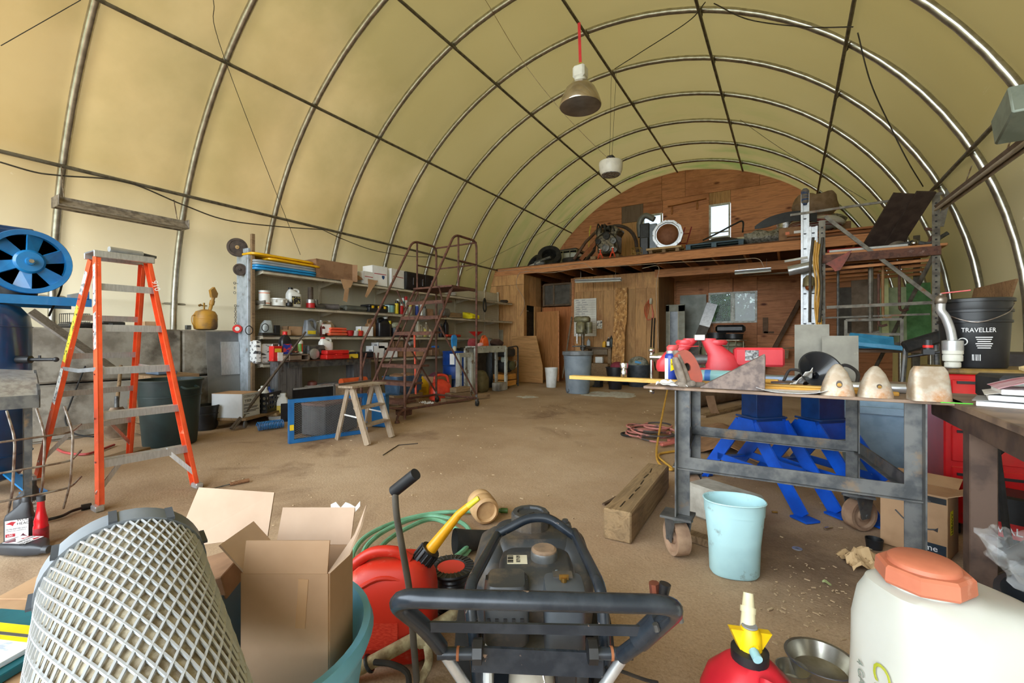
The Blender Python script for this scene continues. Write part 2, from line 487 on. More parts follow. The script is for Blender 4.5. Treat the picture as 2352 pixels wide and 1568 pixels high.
mx2=nd(nt,'ShaderNodeMixShader');mx2.inputs[0].default_value=.04
bn=nd(nt,'ShaderNodeBump');bn.inputs['Strength'].default_value=.12;bn.inputs['Distance'].default_value=.02
nt.links.new(noise(nt,v,3.5,5,.55),bn.inputs['Height'])
for k in(df,tl,gl):nt.links.new(bn.outputs[0],k.inputs['Normal'])
nt.links.new(c,df.inputs[0]);nt.links.new(c,tl.inputs[0])
nt.links.new(df.outputs[0],mx.inputs[1]);nt.links.new(tl.outputs[0],mx.inputs[2])
nt.links.new(mx.outputs[0],mx2.inputs[1]);nt.links.new(gl.outputs[0],mx2.inputs[2])
nt.links.new(mx2.outputs[0],nt.nodes['Material Output'].inputs[0]);nt.nodes.remove(bs)
COVER=m
YF,YB=Y1-4*BAY,13.2  # unseen bays added behind the camera to keep direct sky off the foreground
NY=int((YB-YF)/BAY*10)
def coverpt(u,q):
    y=YF+(YB-YF)*q
    ph=((y-Y1)/BAY)%1.0
    sag=.115*(1-abs(2*ph-1)**3.5)
    Lt=PI*RC+2*ZC;s=u*Lt
    if s<ZC:x,z,nx,nz_=-RC,s,-1,0
    elif s>Lt-ZC:x,z,nx,nz_=RC,Lt-s,1,0
    else:
        t=PI-(s-ZC)/RC;x,z,nx,nz_=RC*math.cos(t),ZC+RC*math.sin(t),math.cos(t),math.sin(t)
    wr=.03*mnoise.noise(V((s*1.1,y*.9,3)))*(1 if 0<ph<1 else 0)
    o=.055-sag+wr+.012
    return(XC+x+nx*o,y,z+nz_*o)
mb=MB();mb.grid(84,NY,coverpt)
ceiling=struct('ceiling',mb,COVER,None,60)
def hooppath(r,z0=.0,n=48):
    return [V((XC-r,0,z0))]+[V((XC+r*math.cos(PI-PI*i/n),0,ZC+r*math.sin(PI*i/n)))for i in range(n+1)]+[V((XC+r,0,z0))]
mb=MB();mb.tube(hooppath(RC),.041,12)
hoop0=None
PUR=[math.pi-math.atan2(3.07-ZC,4.30),math.pi-math.atan2(4.56-ZC,3.27),math.pi-math.atan2(5.58-ZC,1.66),PI/2,math.atan2(5.58-ZC,1.66),math.atan2(4.56-ZC,3.27),math.atan2(3.07-ZC,4.30)]
clamp=MB()
for t in PUR:
    n_=V((math.cos(t),0,math.sin(t)));p=V((XC,0,ZC))+n_*(RC-.03)
    clamp.torus(p,.05,.008,12,6,M=axm((-n_.z,0,n_.x)))
    for q in(-.06,.06):clamp.cyl(p+V((0,q,0))-n_*.055,p+V((0,q,0))+n_*.0,.012,n=8)
hm=mesh('hoop',mb,GALV);cm=mesh('pipe_clamps',clamp,PURL)
for i in range(-4,10):
    y=Y1+BAY*i
    o=link(bpy.data.objects.new('hoop',hm));o.parent=ceiling;o.location=(0,y,0)
    o=link(bpy.data.objects.new('pipe_clamp_set',cm));o.parent=ceiling;o.location=(0,y,0)
for t in PUR:
    n_=V((math.cos(t),0,math.sin(t)));p=V((XC,0,ZC))+n_*(RC-.078)
    mb=MB();mb.tube([p+V((0,YF,0)),p+V((0,13.1,0))],.0215,10)
    struct('purlin',mb,PURL,ceiling)
# bottom pocket with its pipe along both sides
for sx in(-1,1):
    mb=MB();mb.tube([(XC+sx*(RC+.0),YF,1.62),(XC+sx*(RC+.0),13.1,1.60)],.016,8)
    struct('pocket_pipe',mb,mt('grey pocket pipe',(150,146,132),rough=.6),ceiling)

# ================================================================== plywood end wall in sheets, clipped to the arch
archpoly=[(XC-RC,0)]+[(XC+(RC+.02)*math.cos(PI-PI*i/60),ZC+(RC+.02)*math.sin(PI*i/60))for i in range(61)]+[(XC+RC,0)]
def clip_arch(x0,z0,x1,z1):
    poly=list(archpoly)
    def cut(poly,ax,v,keep):
        out=[]
        for i in range(len(poly)):
            a,b=poly[i],poly[(i+1)%len(poly)]
            ia,ib=(a[ax]-v)*keep>=0,(b[ax]-v)*keep>=0
            if ia:out.append(a)
            if ia != ib:
                t=(v-a[ax])/(b[ax]-a[ax]);out.append((a[0]+(b[0]-a[0])*t,a[1]+(b[1]-a[1])*t))
        return out
    for ax,v,k in((0,x0,1),(0,x1,-1),(1,z0,1),(1,z1,-1)):
        poly=cut(poly,ax,v,k)
        if len(poly)<3:return []
    return poly
YW=13.2
def wx(px):return aY(px,HY,YW).x
# backing studs show only as a frame behind the sheets
wall_back=struct('wall_back',MB().box((XC,YW+.14,.05),(2*RC,.08,.1)),LUMB)
BACK=MB()
def sheet(x0,z0,x1,z1,mat=None,dy=0.0,name='panel'):
    g=.004
    p=clip_arch(x0+g,z0+g,x1-g,z1-g)
    if not p:return
    mb=MB();mb.prism(p,-YW-.02+dy,-YW+dy,XZ)
    BACK.prism(clip_arch(x0-.001,z0-.001,x1+.001,z1+.001),-YW-.05,-YW-.03,XZ)
    return struct(name,mb,mat or PLYH,wall_back)
W1=(wx(1477),4.05,wx(1522),4.74);W2=(wx(1629),3.84,wx(1678),4.76)
W3=(wx(1628),1.56,wx(1683),2.38);W4=(wx(1684),1.56,wx(1739),2.38)
xs=[-7.4,-6.15,wx(1428),W1[0],W1[2],W2[0],W2[2],.55,2.1]
ZT=5.10
for a,b in((-7.4,wx(1520)),(wx(1520),wx(1574)),(wx(1574),wx(1745)),(wx(1745),2.1)):sheet(a,ZT,b,6.2)
for i in range(len(xs)-1):
    a,b=xs[i],xs[i+1]
    if i==3:sheet(a,2.75,b,W1[1]);sheet(a,W1[3],b,ZT);continue
    if i==5:sheet(a,2.75,b,W2[1]);sheet(a,W2[3],b,ZT,PLYV);continue
    if i in(2,):sheet(a,2.75,b,4.6,PLYV);sheet(a,4.6,b,ZT,wood('grey plywood',(128,108,90),(100,82,68),2,1));continue
    if i in(6,7):sheet(a,2.75,b,3.95);sheet(a,3.95,b,ZT);continue
    sheet(a,2.75,b,ZT)
xl=[-2.72,W3[0],W3[2],W4[0],W4[2],.45,2.1]
for i in range(len(xl)-1):
    a,b=xl[i],xl[i+1]
    if i in(1,2,3):sheet(a,0,b,W3[1]);sheet(a,W3[3],b,2.75);
    else:sheet(a,0,b,1.25);sheet(a,1.25,b,2.75)
sheet(W3[2],W3[1],W4[0],W3[3],LUMB,-.02,'mullion')
sheet(-7.4,0,-2.72,2.75)
struct('backing',BACK,mt('seam backing',(86,56,38),rough=.9),wall_back)  # boards added behind the panels to block sky light at the seams
WFRAME=mt('weathered white window paint',(206,208,200),(170,168,158),12,.6)
GLASS=glassy('window glass',(205,215,220),.03,.12,.6,(.40,.43,.45,1))  # film darkens the panes to tone down the bright sky outside
DGLASS=glassy('dusty window glass',(96,104,92),.06,.4,.9,(.34,.38,.36,1))
for k,(wn,g)in enumerate(((W1,GLASS),(W2,GLASS),(W3,GLASS),(W4,DGLASS))):
    x0,z0,x1,z1=wn;f=.045
    mb=MB()
    for a,b in(((x0,z0+f/2),(x1,z0+f/2)),((x0,z1-f/2),(x1,z1-f/2))):mb.bar((a[0],YW-.03,a[1]),(b[0],YW-.03,b[1]),.06,f)
    for x in(x0+f/2,x1-f/2):mb.bar((x,YW-.03,z0+f),(x,YW-.03,z1-f),.06,f,(1,0,0))
    if k==1:mb.bar((x0,YW-.03,z0+.16),(x1,YW-.03,z0+.16),.05,.03)
    wo=struct('window_%d'%(k+1),mb,WFRAME)
    struct('pane',MB().box(((x0+x1)/2,YW-.02,(z0+z1)/2),(x1-x0-f,.006,z1-z0-f)),g,wo)
# small wooden shelf bracket and battens on the upper wall
mb=MB();a=aY(1534,474,YW-.05);b=aY(1622,455,YW-.05);mb.bar(a,b,.1,.03)
for px,py in((1543,474),(1601,462)):
    p=aY(px,py,YW-.05);mb.bar(p,p-V((0,0,.22)),.03,.04)
solo('wall_shelf',mb,LUMB,'narrow wooden shelf on two brackets high on the plywood end wall','shelf',tuple((a+b)/2),world=True)

# ================================================================== loft
YL=10.40
loft=struct('beam_loft_front',MB().bar((-7.15,YL,2.97),(2.0,YL,2.96),.045,.185),LUMB)
mb=MB();mb.box((-2.6,11.8,3.07),(9.1,2.84,.02));struct('floor_loft',mb,wood('loft decking',(112,74,48),(84,54,34),0,.9,.8))
for i,x in enumerate([-6.9+.61*k for k in range(15)]):
    struct('joist',MB().bar((x,YL+.03,2.965),(x,YW-.02,2.965),.04,.18),LUMB,loft)
struct('header',MB().bar((-2.85,11.42,2.76),(2.0,11.42,2.73),.08,.19),LUMB,loft)

# ================================================================== closet and workroom walls under the loft
def plankwall(name,x0,x1,y,z0,z1,mat,w=.2,par=None,faceY=True):
    o=struct(name,MB().box(((x0+x1)/2,y+.025,(z0+z1)/2)if faceY else(y-.025,(x0+x1)/2,(z0+z1)/2),(x1-x0,.01,z1-z0)if faceY else(.01,x1-x0,z1-z0)),mat)
    n=max(1,round((x1-x0)/w));q=(x1-x0)/n
    for i in range(n):
        a=x0+i*q
        c_=((a+q/2),y+.01,(z0+z1)/2)if faceY else(y-.01,a+q/2,(z0+z1)/2)
        s_=(q-.006,.018,z1-z0)if faceY else(.018,q-.006,z1-z0)
        struct('board',MB().box(c_,s_,None,.002),mat,o)
    return o
XCL=-6.05
plankwall('wall_closet_front',-7.16,XCL,YL,0,2.60,PLYV,.22)
struct('trim_1',MB().box((-6.6,YL-.005,2.74),(1.12,.02,.27)),PLYV)
o=plankwall('wall_closet_side',YL,11.40,XCL,2.05,2.87,PLYV,.3,faceY=False)
plankwall('wall_closet_side',YL,YL+.16,XCL,0,2.05,PLYV,.3,faceY=False)
plankwall('wall_closet_side',YL+.16,11.0,XCL,0,.78,PLYV,.3,faceY=False)
plankwall('wall_closet_side',11.0,11.40,XCL,0,2.05,PLYV,.3,faceY=False)
struct('wall_closet_inside',MB().box((-6.75,11.39,1.4),(1.4,.03,2.9)),mt('dark closet back',(40,34,30)))
YM=11.42
plankwall('wall_workroom',-5.05,-2.78,YM,0,2.42,PLYV,.3)
plankwall('wall_workroom',-5.05,-2.78,YM-.004,2.42,2.82,PLYV,.57)
struct('wall_recess',MB().box((-5.55,YM+.04,1.02),(1.0,.03,2.04)),wood('red brown door ply',(186,118,70),(146,88,50),2,.9))
plankwall('wall_side',YM,YW,-2.76,0,2.85,wood('shaded plywood',(166,126,84),(134,98,64),2,.9),.6,faceY=False)  # plywood colour darkened to paint in the shade of the rear bay
# ================================================================== builders for common goods
def cm_(c,rough=.45,metal=0,c2=None):
    n='col_%d_%d_%d_%d_%d'%(c[0],c[1],c[2],rough*100,metal*100)
    return mt(n,c,c2 or tuple(max(0,x-16)for x in c),9,rough,metal)
def spraycan(label,loc,r,h,body,cap,rz=0,band=None,group=None,cat='spray can',name='spray_can',nozzle=False):
    t=T(name,label,cat,loc,rz,group)
    part('can',MB().lathe([(r*.93,0),(r,.006),(r,h*.74),(r*.96,h*.77),(r*.6,h*.82),(r*.55,h*.83)],n=20),body,t)
    if nozzle:part('nozzle',MB().lathe([(r*.55,h*.83),(r*.5,h*.86),(r*.22,h*.87),(r*.2,h*.97),(0,h*.98)],n=14),cap,t)
    else:part('cap',MB().lathe([(r*.82,h*.8),(r*.82,h*.97),(r*.7,h),(0,h)],n=18),cap,t)
    if band:part('label',MB().lathe([(r*1.006,h*.12),(r*1.006,h*.6)],n=20),band,t)
    return t
def bottle(label,loc,w,d,h,body,cap,rz=0,lab=None,group=None,cat='bottle',name='bottle',neck=.3,off=0,p=4):
    t=T(name,label,cat,loc,rz,group)
    hx,hy=w/2,d/2;nr=min(hx,hy)*neck*2*.5
    nr=max(nr,.008)
    part('body',MB().loft([(hx*.9,hy*.9,0),(hx,hy,.01),(hx,hy,h*.62),(hx*.96,hy*.92,h*.7),(hx*.6,hy*.7,h*.82,off*.6,0),(nr*1.1,nr*1.1,h*.88,off,0),(nr,nr,h*.92,off,0)],p=p),body,t)
    part('cap',MB().lathe([(nr*1.25,h*.88),(nr*1.25,h*.99),(nr*1.1,h),(0,h)],(off,0,0),n=16),cap,t)
    if lab:part('label',MB().box((0,-hy-.0008,h*.36),(w*.78,.0016,h*.42)),lab,t)
    return t
def jug(label,loc,w,d,h,body,cap,rz=0,lab=None,group=None,cat='jug',name='jug',side=1):
    t=T(name,label,cat,loc,rz,group)
    hx,hy=w/2,d/2
    part('body',MB().loft([(hx*.92,hy*.92,0),(hx,hy,.012),(hx,hy,h*.6),(hx*.97,hy*.95,h*.68),(hx*.55,hy*.6,h*.8,side*hx*.3,0),(hx*.25,hx*.25,h*.88,side*hx*.45,0),(hx*.24,hx*.24,h*.93,side*hx*.45,0)]),body,t)
    part('handle',MB().tube(bend([(-side*hx*.75,0,h*.62),(-side*hx*.8,0,h*.88),(-side*hx*.2,0,h*.93),(side*hx*.3,0,h*.84)],.04),hx*.17,8),body,t)
    part('cap',MB().lathe([(hx*.3,h*.9),(hx*.3,h*.99),(hx*.26,h),(0,h)],(side*hx*.45,0,0),n=14),cap,t)
    if lab:part('label',MB().box((0,-hy-.001,h*.34),(w*.66,.0016,h*.4)),lab,t)
    return t
def crate_box(label,loc,w,d,h,mat,rz=0,tape=None,group=None,cat='box',name='cardboard_box',lab=None,flaps=0,rot=None):
    """closed or open carton; flaps > 0 stands the top flaps open"""
    t=T(name,label,cat,loc,rz,group,rot)
    k=.004
    mb=MB()
    mb.box((0,0,k),(w,d,k*2))
    for s in(-1,1):
        mb.box((s*(w/2-k),0,h/2),(2*k,d,h));mb.box((0,s*(d/2-k),h/2),(w,2*k,h))
    part('body',mb,mat,t)
    fl_=d/2
    if flaps:
        for s in(-1,1):
            a=R(20+30*rnd.random())*flaps
            part('flap',MB().bar((0,s*(d/2-k),h),(0,s*(d/2-k+math.sin(a)*fl_*.6),h+math.cos(a)*fl_*.6),w*.98,.004),mat,t)
            part('flap',MB().bar((s*(w/2-k),0,h),(s*(w/2-k+math.sin(a)*fl_*.6),0,h+math.cos(a)*fl_*.6),d*.98,.004),mat,t)
    else:
        for s in(-1,1):part('flap',MB().box((0,s*(d/4),h+.002),(w,d/2-.002,.004)),mat,t)
        if tape:part('tape',MB().box((0,0,h+.0045),(w,.05,.001)),tape,t)
    if lab:part('label',MB().box((w*.12,-d/2-.001,h*.55),(w*.4,.0015,h*.35)),lab,t)
    return t
def pail(label,loc,r0,r1,h,mat,rz=0,handle=None,rim=.012,group=None,cat='bucket',name='bucket',sx=1,ribs=(),wall=.004,rot=None):
    t=T(name,label,cat,loc,rz,group,rot)
    prof=[(r0*.96,0),(r0,.01)]
    for z in ribs:
        q=r0+(r1-r0)*z/h
        prof+=[(q,z-.012),(q+.008,z-.01),(q+.008,z+.004),(q+.001,z+.006)]
    prof+=[(r1,h-.05),(r1,h-.02)]
    prof+=[(r1+rim,h-.02),(r1+rim,h-.004),(r1+rim*.5,h),(r1-wall,h),(r0-wall,.012),(0,.012)]
    part('body',MB().lathe(prof,n=36,sx=sx),mat,t)
    if handle:
        q=r1+.004
        part('handle',MB().tube(sm([(-q,0,h-.03),(-q*.75,-q*.75,h-.09),(0,-q*1.08,h-.14),(q*.75,-q*.75,h-.09),(q,0,h-.03)],6),.0028,6),handle,t)
    return t
def ys(px,X):r=ray(px,HY);return X/r.x*r.y
def S(x0,x1,y0,y1,X=-6.55):
    """photo box on the plane X -> centre Y, width along Y, height"""
    m_=mpp((x0+x1)/2,X=X)
    return ys((x0+x1)/2,X),ys(x1,X)-ys(x0,X),(y1-y0)*m_
# ================================================================== concrete block wall along the left side
CONC=mt('weathered concrete',(160,154,142),(124,116,104),4,.92,0,.5,c3=(84,76,66),s3=2.2,lo3=.52,hi3=.68,var=.08)
wl=struct('wall_left',MB().box((-7.12,1.4,.02),(.6,4.2,.04)),CONC)
for row,y0s in((0,(-1.4,.1,1.9,3.4)),(1,(-1.75,-.25,1.25,2.755,3.62))):
    for a,b in zip(y0s,y0s[1:]):
        b2=b-.012
        mb=MB();nx=10;nz=6
        mb.box((-7.12,(a+b2)/2,.31+row*.625),(.62+.02*rnd.random(),b2-a,.61),None,.02)
        struct('block',mb,CONC,wl)

# ================================================================== blue air compressor
CBLUE=mt('blue compressor enamel',(28,118,178),(22,98,156),5,.3,0,c3=(120,70,52),s3=7,lo3=.7,hi3=.74,coat=.3)
CDARK=mt('dark blue enamel',(16,52,92),(18,66,116),4,.28,0,c3=(70,46,42),s3=4,lo3=.62,hi3=.7,coat=.3)
IRON=mt('black cast iron',(34,34,34),(52,50,48),16,.6,.3)
t=T('air_compressor','blue upright air compressor with spoked flywheel beside the orange stepladder','compressor',(-4.98,.74,0))
part('tank',MB().lathe([(.10,.06),(.2,.1),(.252,.2),(.26,.26),(.26,1.2),(.25,1.28),(.2,1.35),(.1,1.385),(0,1.39)],n=40),CDARK,t)
for z in(1.2,.27):part('weld_seam',MB().torus((0,0,z),.262,.005,40,6),CDARK,t)
for k in range(3):
    a=.5+k*2.1
    part('foot',MB().bar((.2*math.cos(a),.2*math.sin(a),.16),(.4*math.cos(a),.4*math.sin(a),.012),.07,.012).box((.41*math.cos(a),.41*math.sin(a),.008),(.12,.12,.016)),CBLUE,t)
part('deck',MB().box((-.1,.08,1.43),(.5,.98,.012)).box((.15,.08,1.40),(.012,.98,.06)).box((-.35,.08,1.40),(.012,.98,.06)).box((-.1,.55,1.46),(.5,.012,.07)),CBLUE,t)
mb=MB().lathe([(.13,1.44),(.14,1.5),(.12,1.62),(.1,1.68)],(-.2,.2,0),20)
part('crankcase',mb,IRON,t)
mb=MB()
for k in range(9):mb.box((-.2,.2,1.70+k*.022),(.2,.22,.010),None,.004)
mb.box((-.2,.2,1.79),(.15,.16,.22))
part('cooling_fins',mb,IRON,t)
part('cylinder_head',MB().box((-.2,.2,1.93),(.22,.24,.05),None,.012).box((-.2,.2,1.965),(.16,.2,.03),None,.008),CDARK,t)
FW=V((.02,.24,1.70));RX=axm((1,0,0))
part('flywheel',MB().lathe([(.205,-.03),(.24,-.034),(.243,-.03),(.243,.03),(.24,.034),(.205,.03),(.205,-.03)],FW,44,RX),CBLUE,t)
fwo=part('flywheel_hub',MB().lathe([(0,-.03),(.085,-.03),(.09,.03),(.075,.045),(.03,.045),(.026,.07),(0,.07)],FW,28,RX),CBLUE,t)
for k in range(6):
    a=k*PI/3+.35
    d_=V((0,math.cos(a),math.sin(a)));e_=V((0,-math.sin(a),math.cos(a)))
    part('flywheel_spoke',MB().plate([FW+d_*.07+e_*.028+V((.02,0,0)),FW+d_*.21+e_*.05+V((.025,0,0)),FW+d_*.212-e_*.05+V((-.02,0,0)),FW+d_*.07-e_*.03+V((0,0,0))],.014),CBLUE,t)
part('hub_nut',MB().cyl(FW+V((.06,0,0)),FW+V((.085,0,0)),.016,n=6),CHROME,t)
part('motor',MB().lathe([(.03,-.18),(.11,-.17),(.12,-.12),(.12,.12),(.11,.16),(.03,.17)],(-.15,-.22,1.58),24,axm((1,0,0))),CDARK,t)
part('air_filter',MB().lathe([(.03,-.05),(.045,-.04),(.045,.03),(.02,.05)],(-.05,-.02,1.98),16),cm_((150,180,220)),t)
part('drain_valve',MB().cyl((.2,.14,.96),(.28,.2,.96),.028,n=12).cyl((.28,.2,.96),(.42,.3,.96),.012,n=10).cyl((.33,.235,.96),(.33,.235,.99),.008,n=8).ball((.42,.3,.96),.018),BLACKP,t)
part('flex_hose',MB().tube(sm([(-.28,.2,1.9),(-.34,.42,1.85),(-.3,.5,1.6),(-.2,.4,1.3)],8),.008,6),RUBBER,t)

# weathered plank leaning on the blocks and things along the top of the block wall
GREYW=wood('silver grey plank',(128,122,116),(96,90,84),1,1.6,.85)
solo('plank',MB().bar(aX(70,715,-6.6),aX(262,850,-6.5),.12,.025,(.6,0,1)),GREYW,'grey weathered plank sloping behind the blue compressor tank','plank',tuple(aX(150,780,-6.55)),world=True)
t=T('battery_drill','black cordless tool lying on the concrete blocks behind the stepladder','power tool',(-7.0,ys(262,-7.0),1.245),R(80))
part('body',MB().loft([(.02,.02,-.12),(.04,.04,-.1),(.045,.045,.03),(.03,.03,.1)],16).xf(Matrix.Rotation(PI/2,4,'Y')).xf(Matrix.Translation((0,0,.048))),BLACKP,t)
part('grip',MB().bar((-.02,-.03,.03),(-.05,-.16,.03),.04,.05),BLACKP,t)
part('dial',MB().cyl((.02,0,.09),(.02,0,.1),.025),ALU,t)
t=T('wire_crate','small black wire basket on the block wall beside the grey plank','basket',(-7.02,ys(172,-7.02),1.245),.1)
mb=MB()
for k in range(6):mb.tube([(-.12+k*.048,-.09,.05),(-.12+k*.048,-.09,.16)],.003,5);mb.tube([(-.12+k*.048,.09,.05),(-.12+k*.048,.09,.16)],.003,5)
for z in(.06,.16):mb.tube([(-.12,-.09,z),(.12,-.09,z),(.12,.09,z),(-.12,.09,z)],.003,5,closed=True)
part('cage',mb,IRON,t);part('tray',MB().box((0,0,.025),(.3,.2,.05),None,.01),BLACKP,t)
t=T('power_bar','coiled black cable heap with plug on the block wall','cable',(-6.98,ys(225,-6.98),1.24))
mb=MB()
for k in range(5):mb.torus((.02*k-.04,.03*math.sin(k),.012+.011*k),.10+.01*(k%3),.006,24,5)
part('coil',mb,RUBBER,t);part('plug',MB().box((0,.16,.03),(.05,.08,.05),None,.012),mt('yellow label plug',(60,52,30),(190,160,40),20,.5),t)
crate_box('small cardboard box on the block wall behind the stepladder rail',(-6.98,ys(352,-6.98),1.245),.2,.14,.09,CARD,R(85),tape=PAPER)
solo('steel_scrap',MB().box((0,0,.03),(.05,.06,.06),None,.004),DSTEEL,'small rusty steel block on the block wall near the yellow cylinder','steel block',(-6.95,ys(432,-6.95),1.245))

# yellow torch cylinder on the wall
YTANK=mt('yellow worn cylinder paint',(178,130,40),(140,104,52),5,.5,0,0,c3=(110,86,62),s3=3,lo3=.5,hi3=.62)
p=V((-6.98,ys(472,-6.98),1.245))
t=T('gas_cylinder','squat yellow propane cylinder with funnel-like torch on the concrete blocks','gas cylinder',tuple(p),R(100))
part('tank',MB().lathe([(.10,0),(.135,.012),(.145,.05),(.145,.15),(.148,.152),(.148,.158),(.145,.16),(.142,.21),(.115,.26),(.05,.285),(.02,.29)],n=32),YTANK,t)
part('valve',MB().cyl((-.02,0,.28),(-.02,0,.38),.012,n=10).cyl((-.06,0,.34),(.02,0,.34),.008,n=8).cyl((-.09,0,.335),(-.06,0,.35),.016,n=10),mt('brass',(170,130,62),(130,98,50),20,.35,.8),t)
part('torch_tube',MB().cyl((.05,0,.24),(.115,0,.47),.022,n=14).cyl((.085,0,.36),(.1,0,.42),.032,n=14),YTANK,t)
part('torch_bell',MB().prism([(-.035,0),(.035,0),(.05,.06),(.0,.15),(-.055,.1)],-.025,.025,Matrix.Translation((.115,0,.465))@ XZ.to_4x4()),YTANK,t)
part('carry_handle',MB().tube(sm([(-.13,0,.2),(-.18,0,.19),(-.185,0,.1),(-.14,0,.03)],6),.006,6),YTANK,t)

# grey steel sheet leaning on the blocks
t=T('steel_sheet','grey steel sheet with a welded plate leaning on the blocks by the shelf','steel sheet',(-6.72,ys(512,-6.72),0),0)
part('sheet',MB().bar((.08,0,.02),(-.01,0,1.22),.42,.006,(1,0,0)),mt('dull steel sheet',(138,138,138),(110,112,114),3,.5,.5,c3=(120,80,70),s3=2,lo3=.62,hi3=.7),t)
part('plate',MB().bar((.05,.08,.62),(.02,.08,1.08),.24,.012,(1,0,0)),ALU,t)
# long pole, shovel and wire against the block wall
t=T('shovel','round-point shovel leaning head-down on the blocks behind the dark bin','shovel',tuple(fl(268,985)),0)
a=aX(268,985,-6.35);b=aX(278,840,-6.72)
a.z=.12;o_=V(t.location)
part('handle',MB().cyl(a-o_+V((0,0,.25)),b-o_,.018),WOODG,t)
part('blade',MB().grid(6,8,lambda u,q:(a-o_)+V((.03*(1-(2*u-1)**2),(u-.5)*.24*math.sin(PI*min(1,.25+q*.6)),-.1+q*.34)),.004),mt('shovel steel',(150,130,108),(118,98,80),8,.6,.5),t)
part('socket',MB().cyl(a-o_+V((0,0,.2)),a-o_+V((0,0,.36)),.024,.02),DSTEEL,t)
solo('electric_cable',MB().tube(sm([aX(196,840,-6.77),aX(180,880,-6.76),aX(160,930,-6.74),aX(150,965,-6.70),aX(170,995,-6.6),aX(215,1003,-6.45)],8),.009,6),RUBBER,'black cable hanging down the face of the concrete blocks','cable',tuple(aX(180,900,-6.76)),world=True)
solo('air_hose',MB().tube(sm([fl(125,1030),fl(150,1042),fl(195,1046),fl(230,1036),fl(262,1024)],8),.012,8),mt('red rubber hose',(176,70,66),(150,56,54),8,.6),'red rubber air hose curving behind the stepladder','hose',tuple(fl(195,1046)),world=True)
for o in [bpy.data.objects['air_hose']]:o.location.z+=.013
solo('broken_plank',MB().box((0,0,.022),(.14,.42,.04),(0,0,.15),.004),WOODG,'short broken board on the dirt under the stepladder','board',tuple(fl(290,1048)),R(25))

# ================================================================== orange fibreglass stepladder
ORNG=mt('orange fibreglass',(224,84,38),(206,74,34),10,.5,0,.03,c3=(236,170,140),s3=16,lo3=.66,hi3=.72)
t=T('stepladder','tall orange fibreglass stepladder with aluminium steps standing open','stepladder',(-4.4,1.36,0))
o_=V(t.location)
FLf,FRf,BLf,BRf=V((-3.80,1.06,0)),V((-3.77,1.62,0)),V((-5.08,1.04,0)),V((-5.25,1.70,0))
FLt,FRt,BLt,BRt=V((-4.36,1.20,1.73)),V((-4.36,1.53,1.73)),V((-4.46,1.20,1.70)),V((-4.46,1.53,1.70))
def lerp(a,b,k):return a+(b-a)*k
def rail(a,b,nm,out):
    mb=MB();u=(b-a).normalized()
    sd=V((0,out,0))
    mb.bar(a-o_+u*.03,b-o_,.078,.006,sd)                                   # web
    for s in(-1,1):
        f=u.cross(sd).normalized()*.036*s
        mb.bar(a-o_+u*.03+f-sd*.012,b-o_+f-sd*.012,.006,.026,sd)
    r_=part(nm,mb,ORNG,t)
    part('shoe',MB().box(a-o_+V((0,0,.018)),(.085,.05,.036),None,.006),ALU,r_)
    for k in(.06,.17,.33,.5,.67,.83):
        q=lerp(a,b,k)-o_+sd*.006
        part('rivet',MB().cyl(q,q+sd*.004,.007,n=8),CHROME,r_)
    return r_
rl=[rail(FLf,FLt,'front_rail',-1),rail(FRf,FRt,'front_rail',1),rail(BLf,BLt,'rear_rail',-1),rail(BRf,BRt,'rear_rail',1)]
for k in range(1,6):
    q=k/5.72
    a,b=lerp(FLf,FLt,q)-o_,lerp(FRf,FRt,q)-o_
    mb=MB();mb.box((a+b)/2+V((-.02,0,0)),(.085,b.y-a.y,.006)).box((a+b)/2+V((.022,0,-.022)),(.004,b.y-a.y,.05)).box((a+b)/2+V((-.06,0,-.015)),(.004,b.y-a.y,.035))
    part('step',mb,ALU,t)
for k in(1,2,3,4):
    q=k/5.72+.05
    a,b=lerp(BLf,BLt,q)-o_,lerp(BRf,BRt,q)-o_
    part('rear_bar',MB().bar(a,b,.012,.045),ALU,t)
part('top_cap',MB().box((-4.41-o_.x,1.365-o_.y,1.755),(.2,.37,.012),None,.004).box((-4.31-o_.x,1.365-o_.y,1.735),(.012,.37,.05),None,.004).box((-4.51-o_.x,1.365-o_.y,1.735),(.012,.37,.05),None,.004),ALU,t)
for a,b in((FLf,BLf),(FRf,BRf)):
    at_,bt_=(FLt,BLt)if a is FLf else(FRt,BRt)
    p,q=lerp(a,at_,.52)-o_,lerp(b,bt_,.52)-o_
    part('spreader',MB().bar(p,(p+q)/2+V((0,0,-.015)),.006,.028).bar((p+q)/2+V((0,0,-.015)),q,.006,.028),ALU,t)
for a,b,s in((FLf,FLt,1),(FRf,FRt,-1)):
    p=lerp(a,b,.06)-o_;q=lerp(lerp(FLf,FLt,1/5.72),lerp(FRf,FRt,1/5.72),.28 if s>0 else .72)-o_
    part('brace',MB().bar(p,q,.006,.03),ALU,t)
for a,b,s in((BLf,BLt,1),(BRf,BRt,-1)):
    p=lerp(a,b,.08)-o_;q=lerp(lerp(BLf,BLt,1/5.72+.05),lerp(BRf,BRt,1/5.72+.05),.3 if s>0 else .7)-o_
    part('brace',MB().bar(p,q,.006,.03),ALU,t)
def sticker(k0,k1,mat,a,b,off,wd):
    p,q=lerp(a,b,k0)-o_,lerp(a,b,k1)-o_
    return part('sticker',MB().bar(p+V((0,off,0)),q+V((0,off,0)),wd,.001,(0,1,0)),mat,t)
STK=mt('printed white sticker',(226,226,220),(120,120,122),40,.5,lo=.5,hi=.58)
sticker(.55,.8,mt('yellow warning sticker',(214,200,60),(60,56,30),45,.5,lo=.54,hi=.6),BLf,BLt,-.005,.06);sticker(.85,.95,STK,BLf,BLt,-.005,.06);sticker(.36,.52,STK,BLf,BLt,-.005,.06)
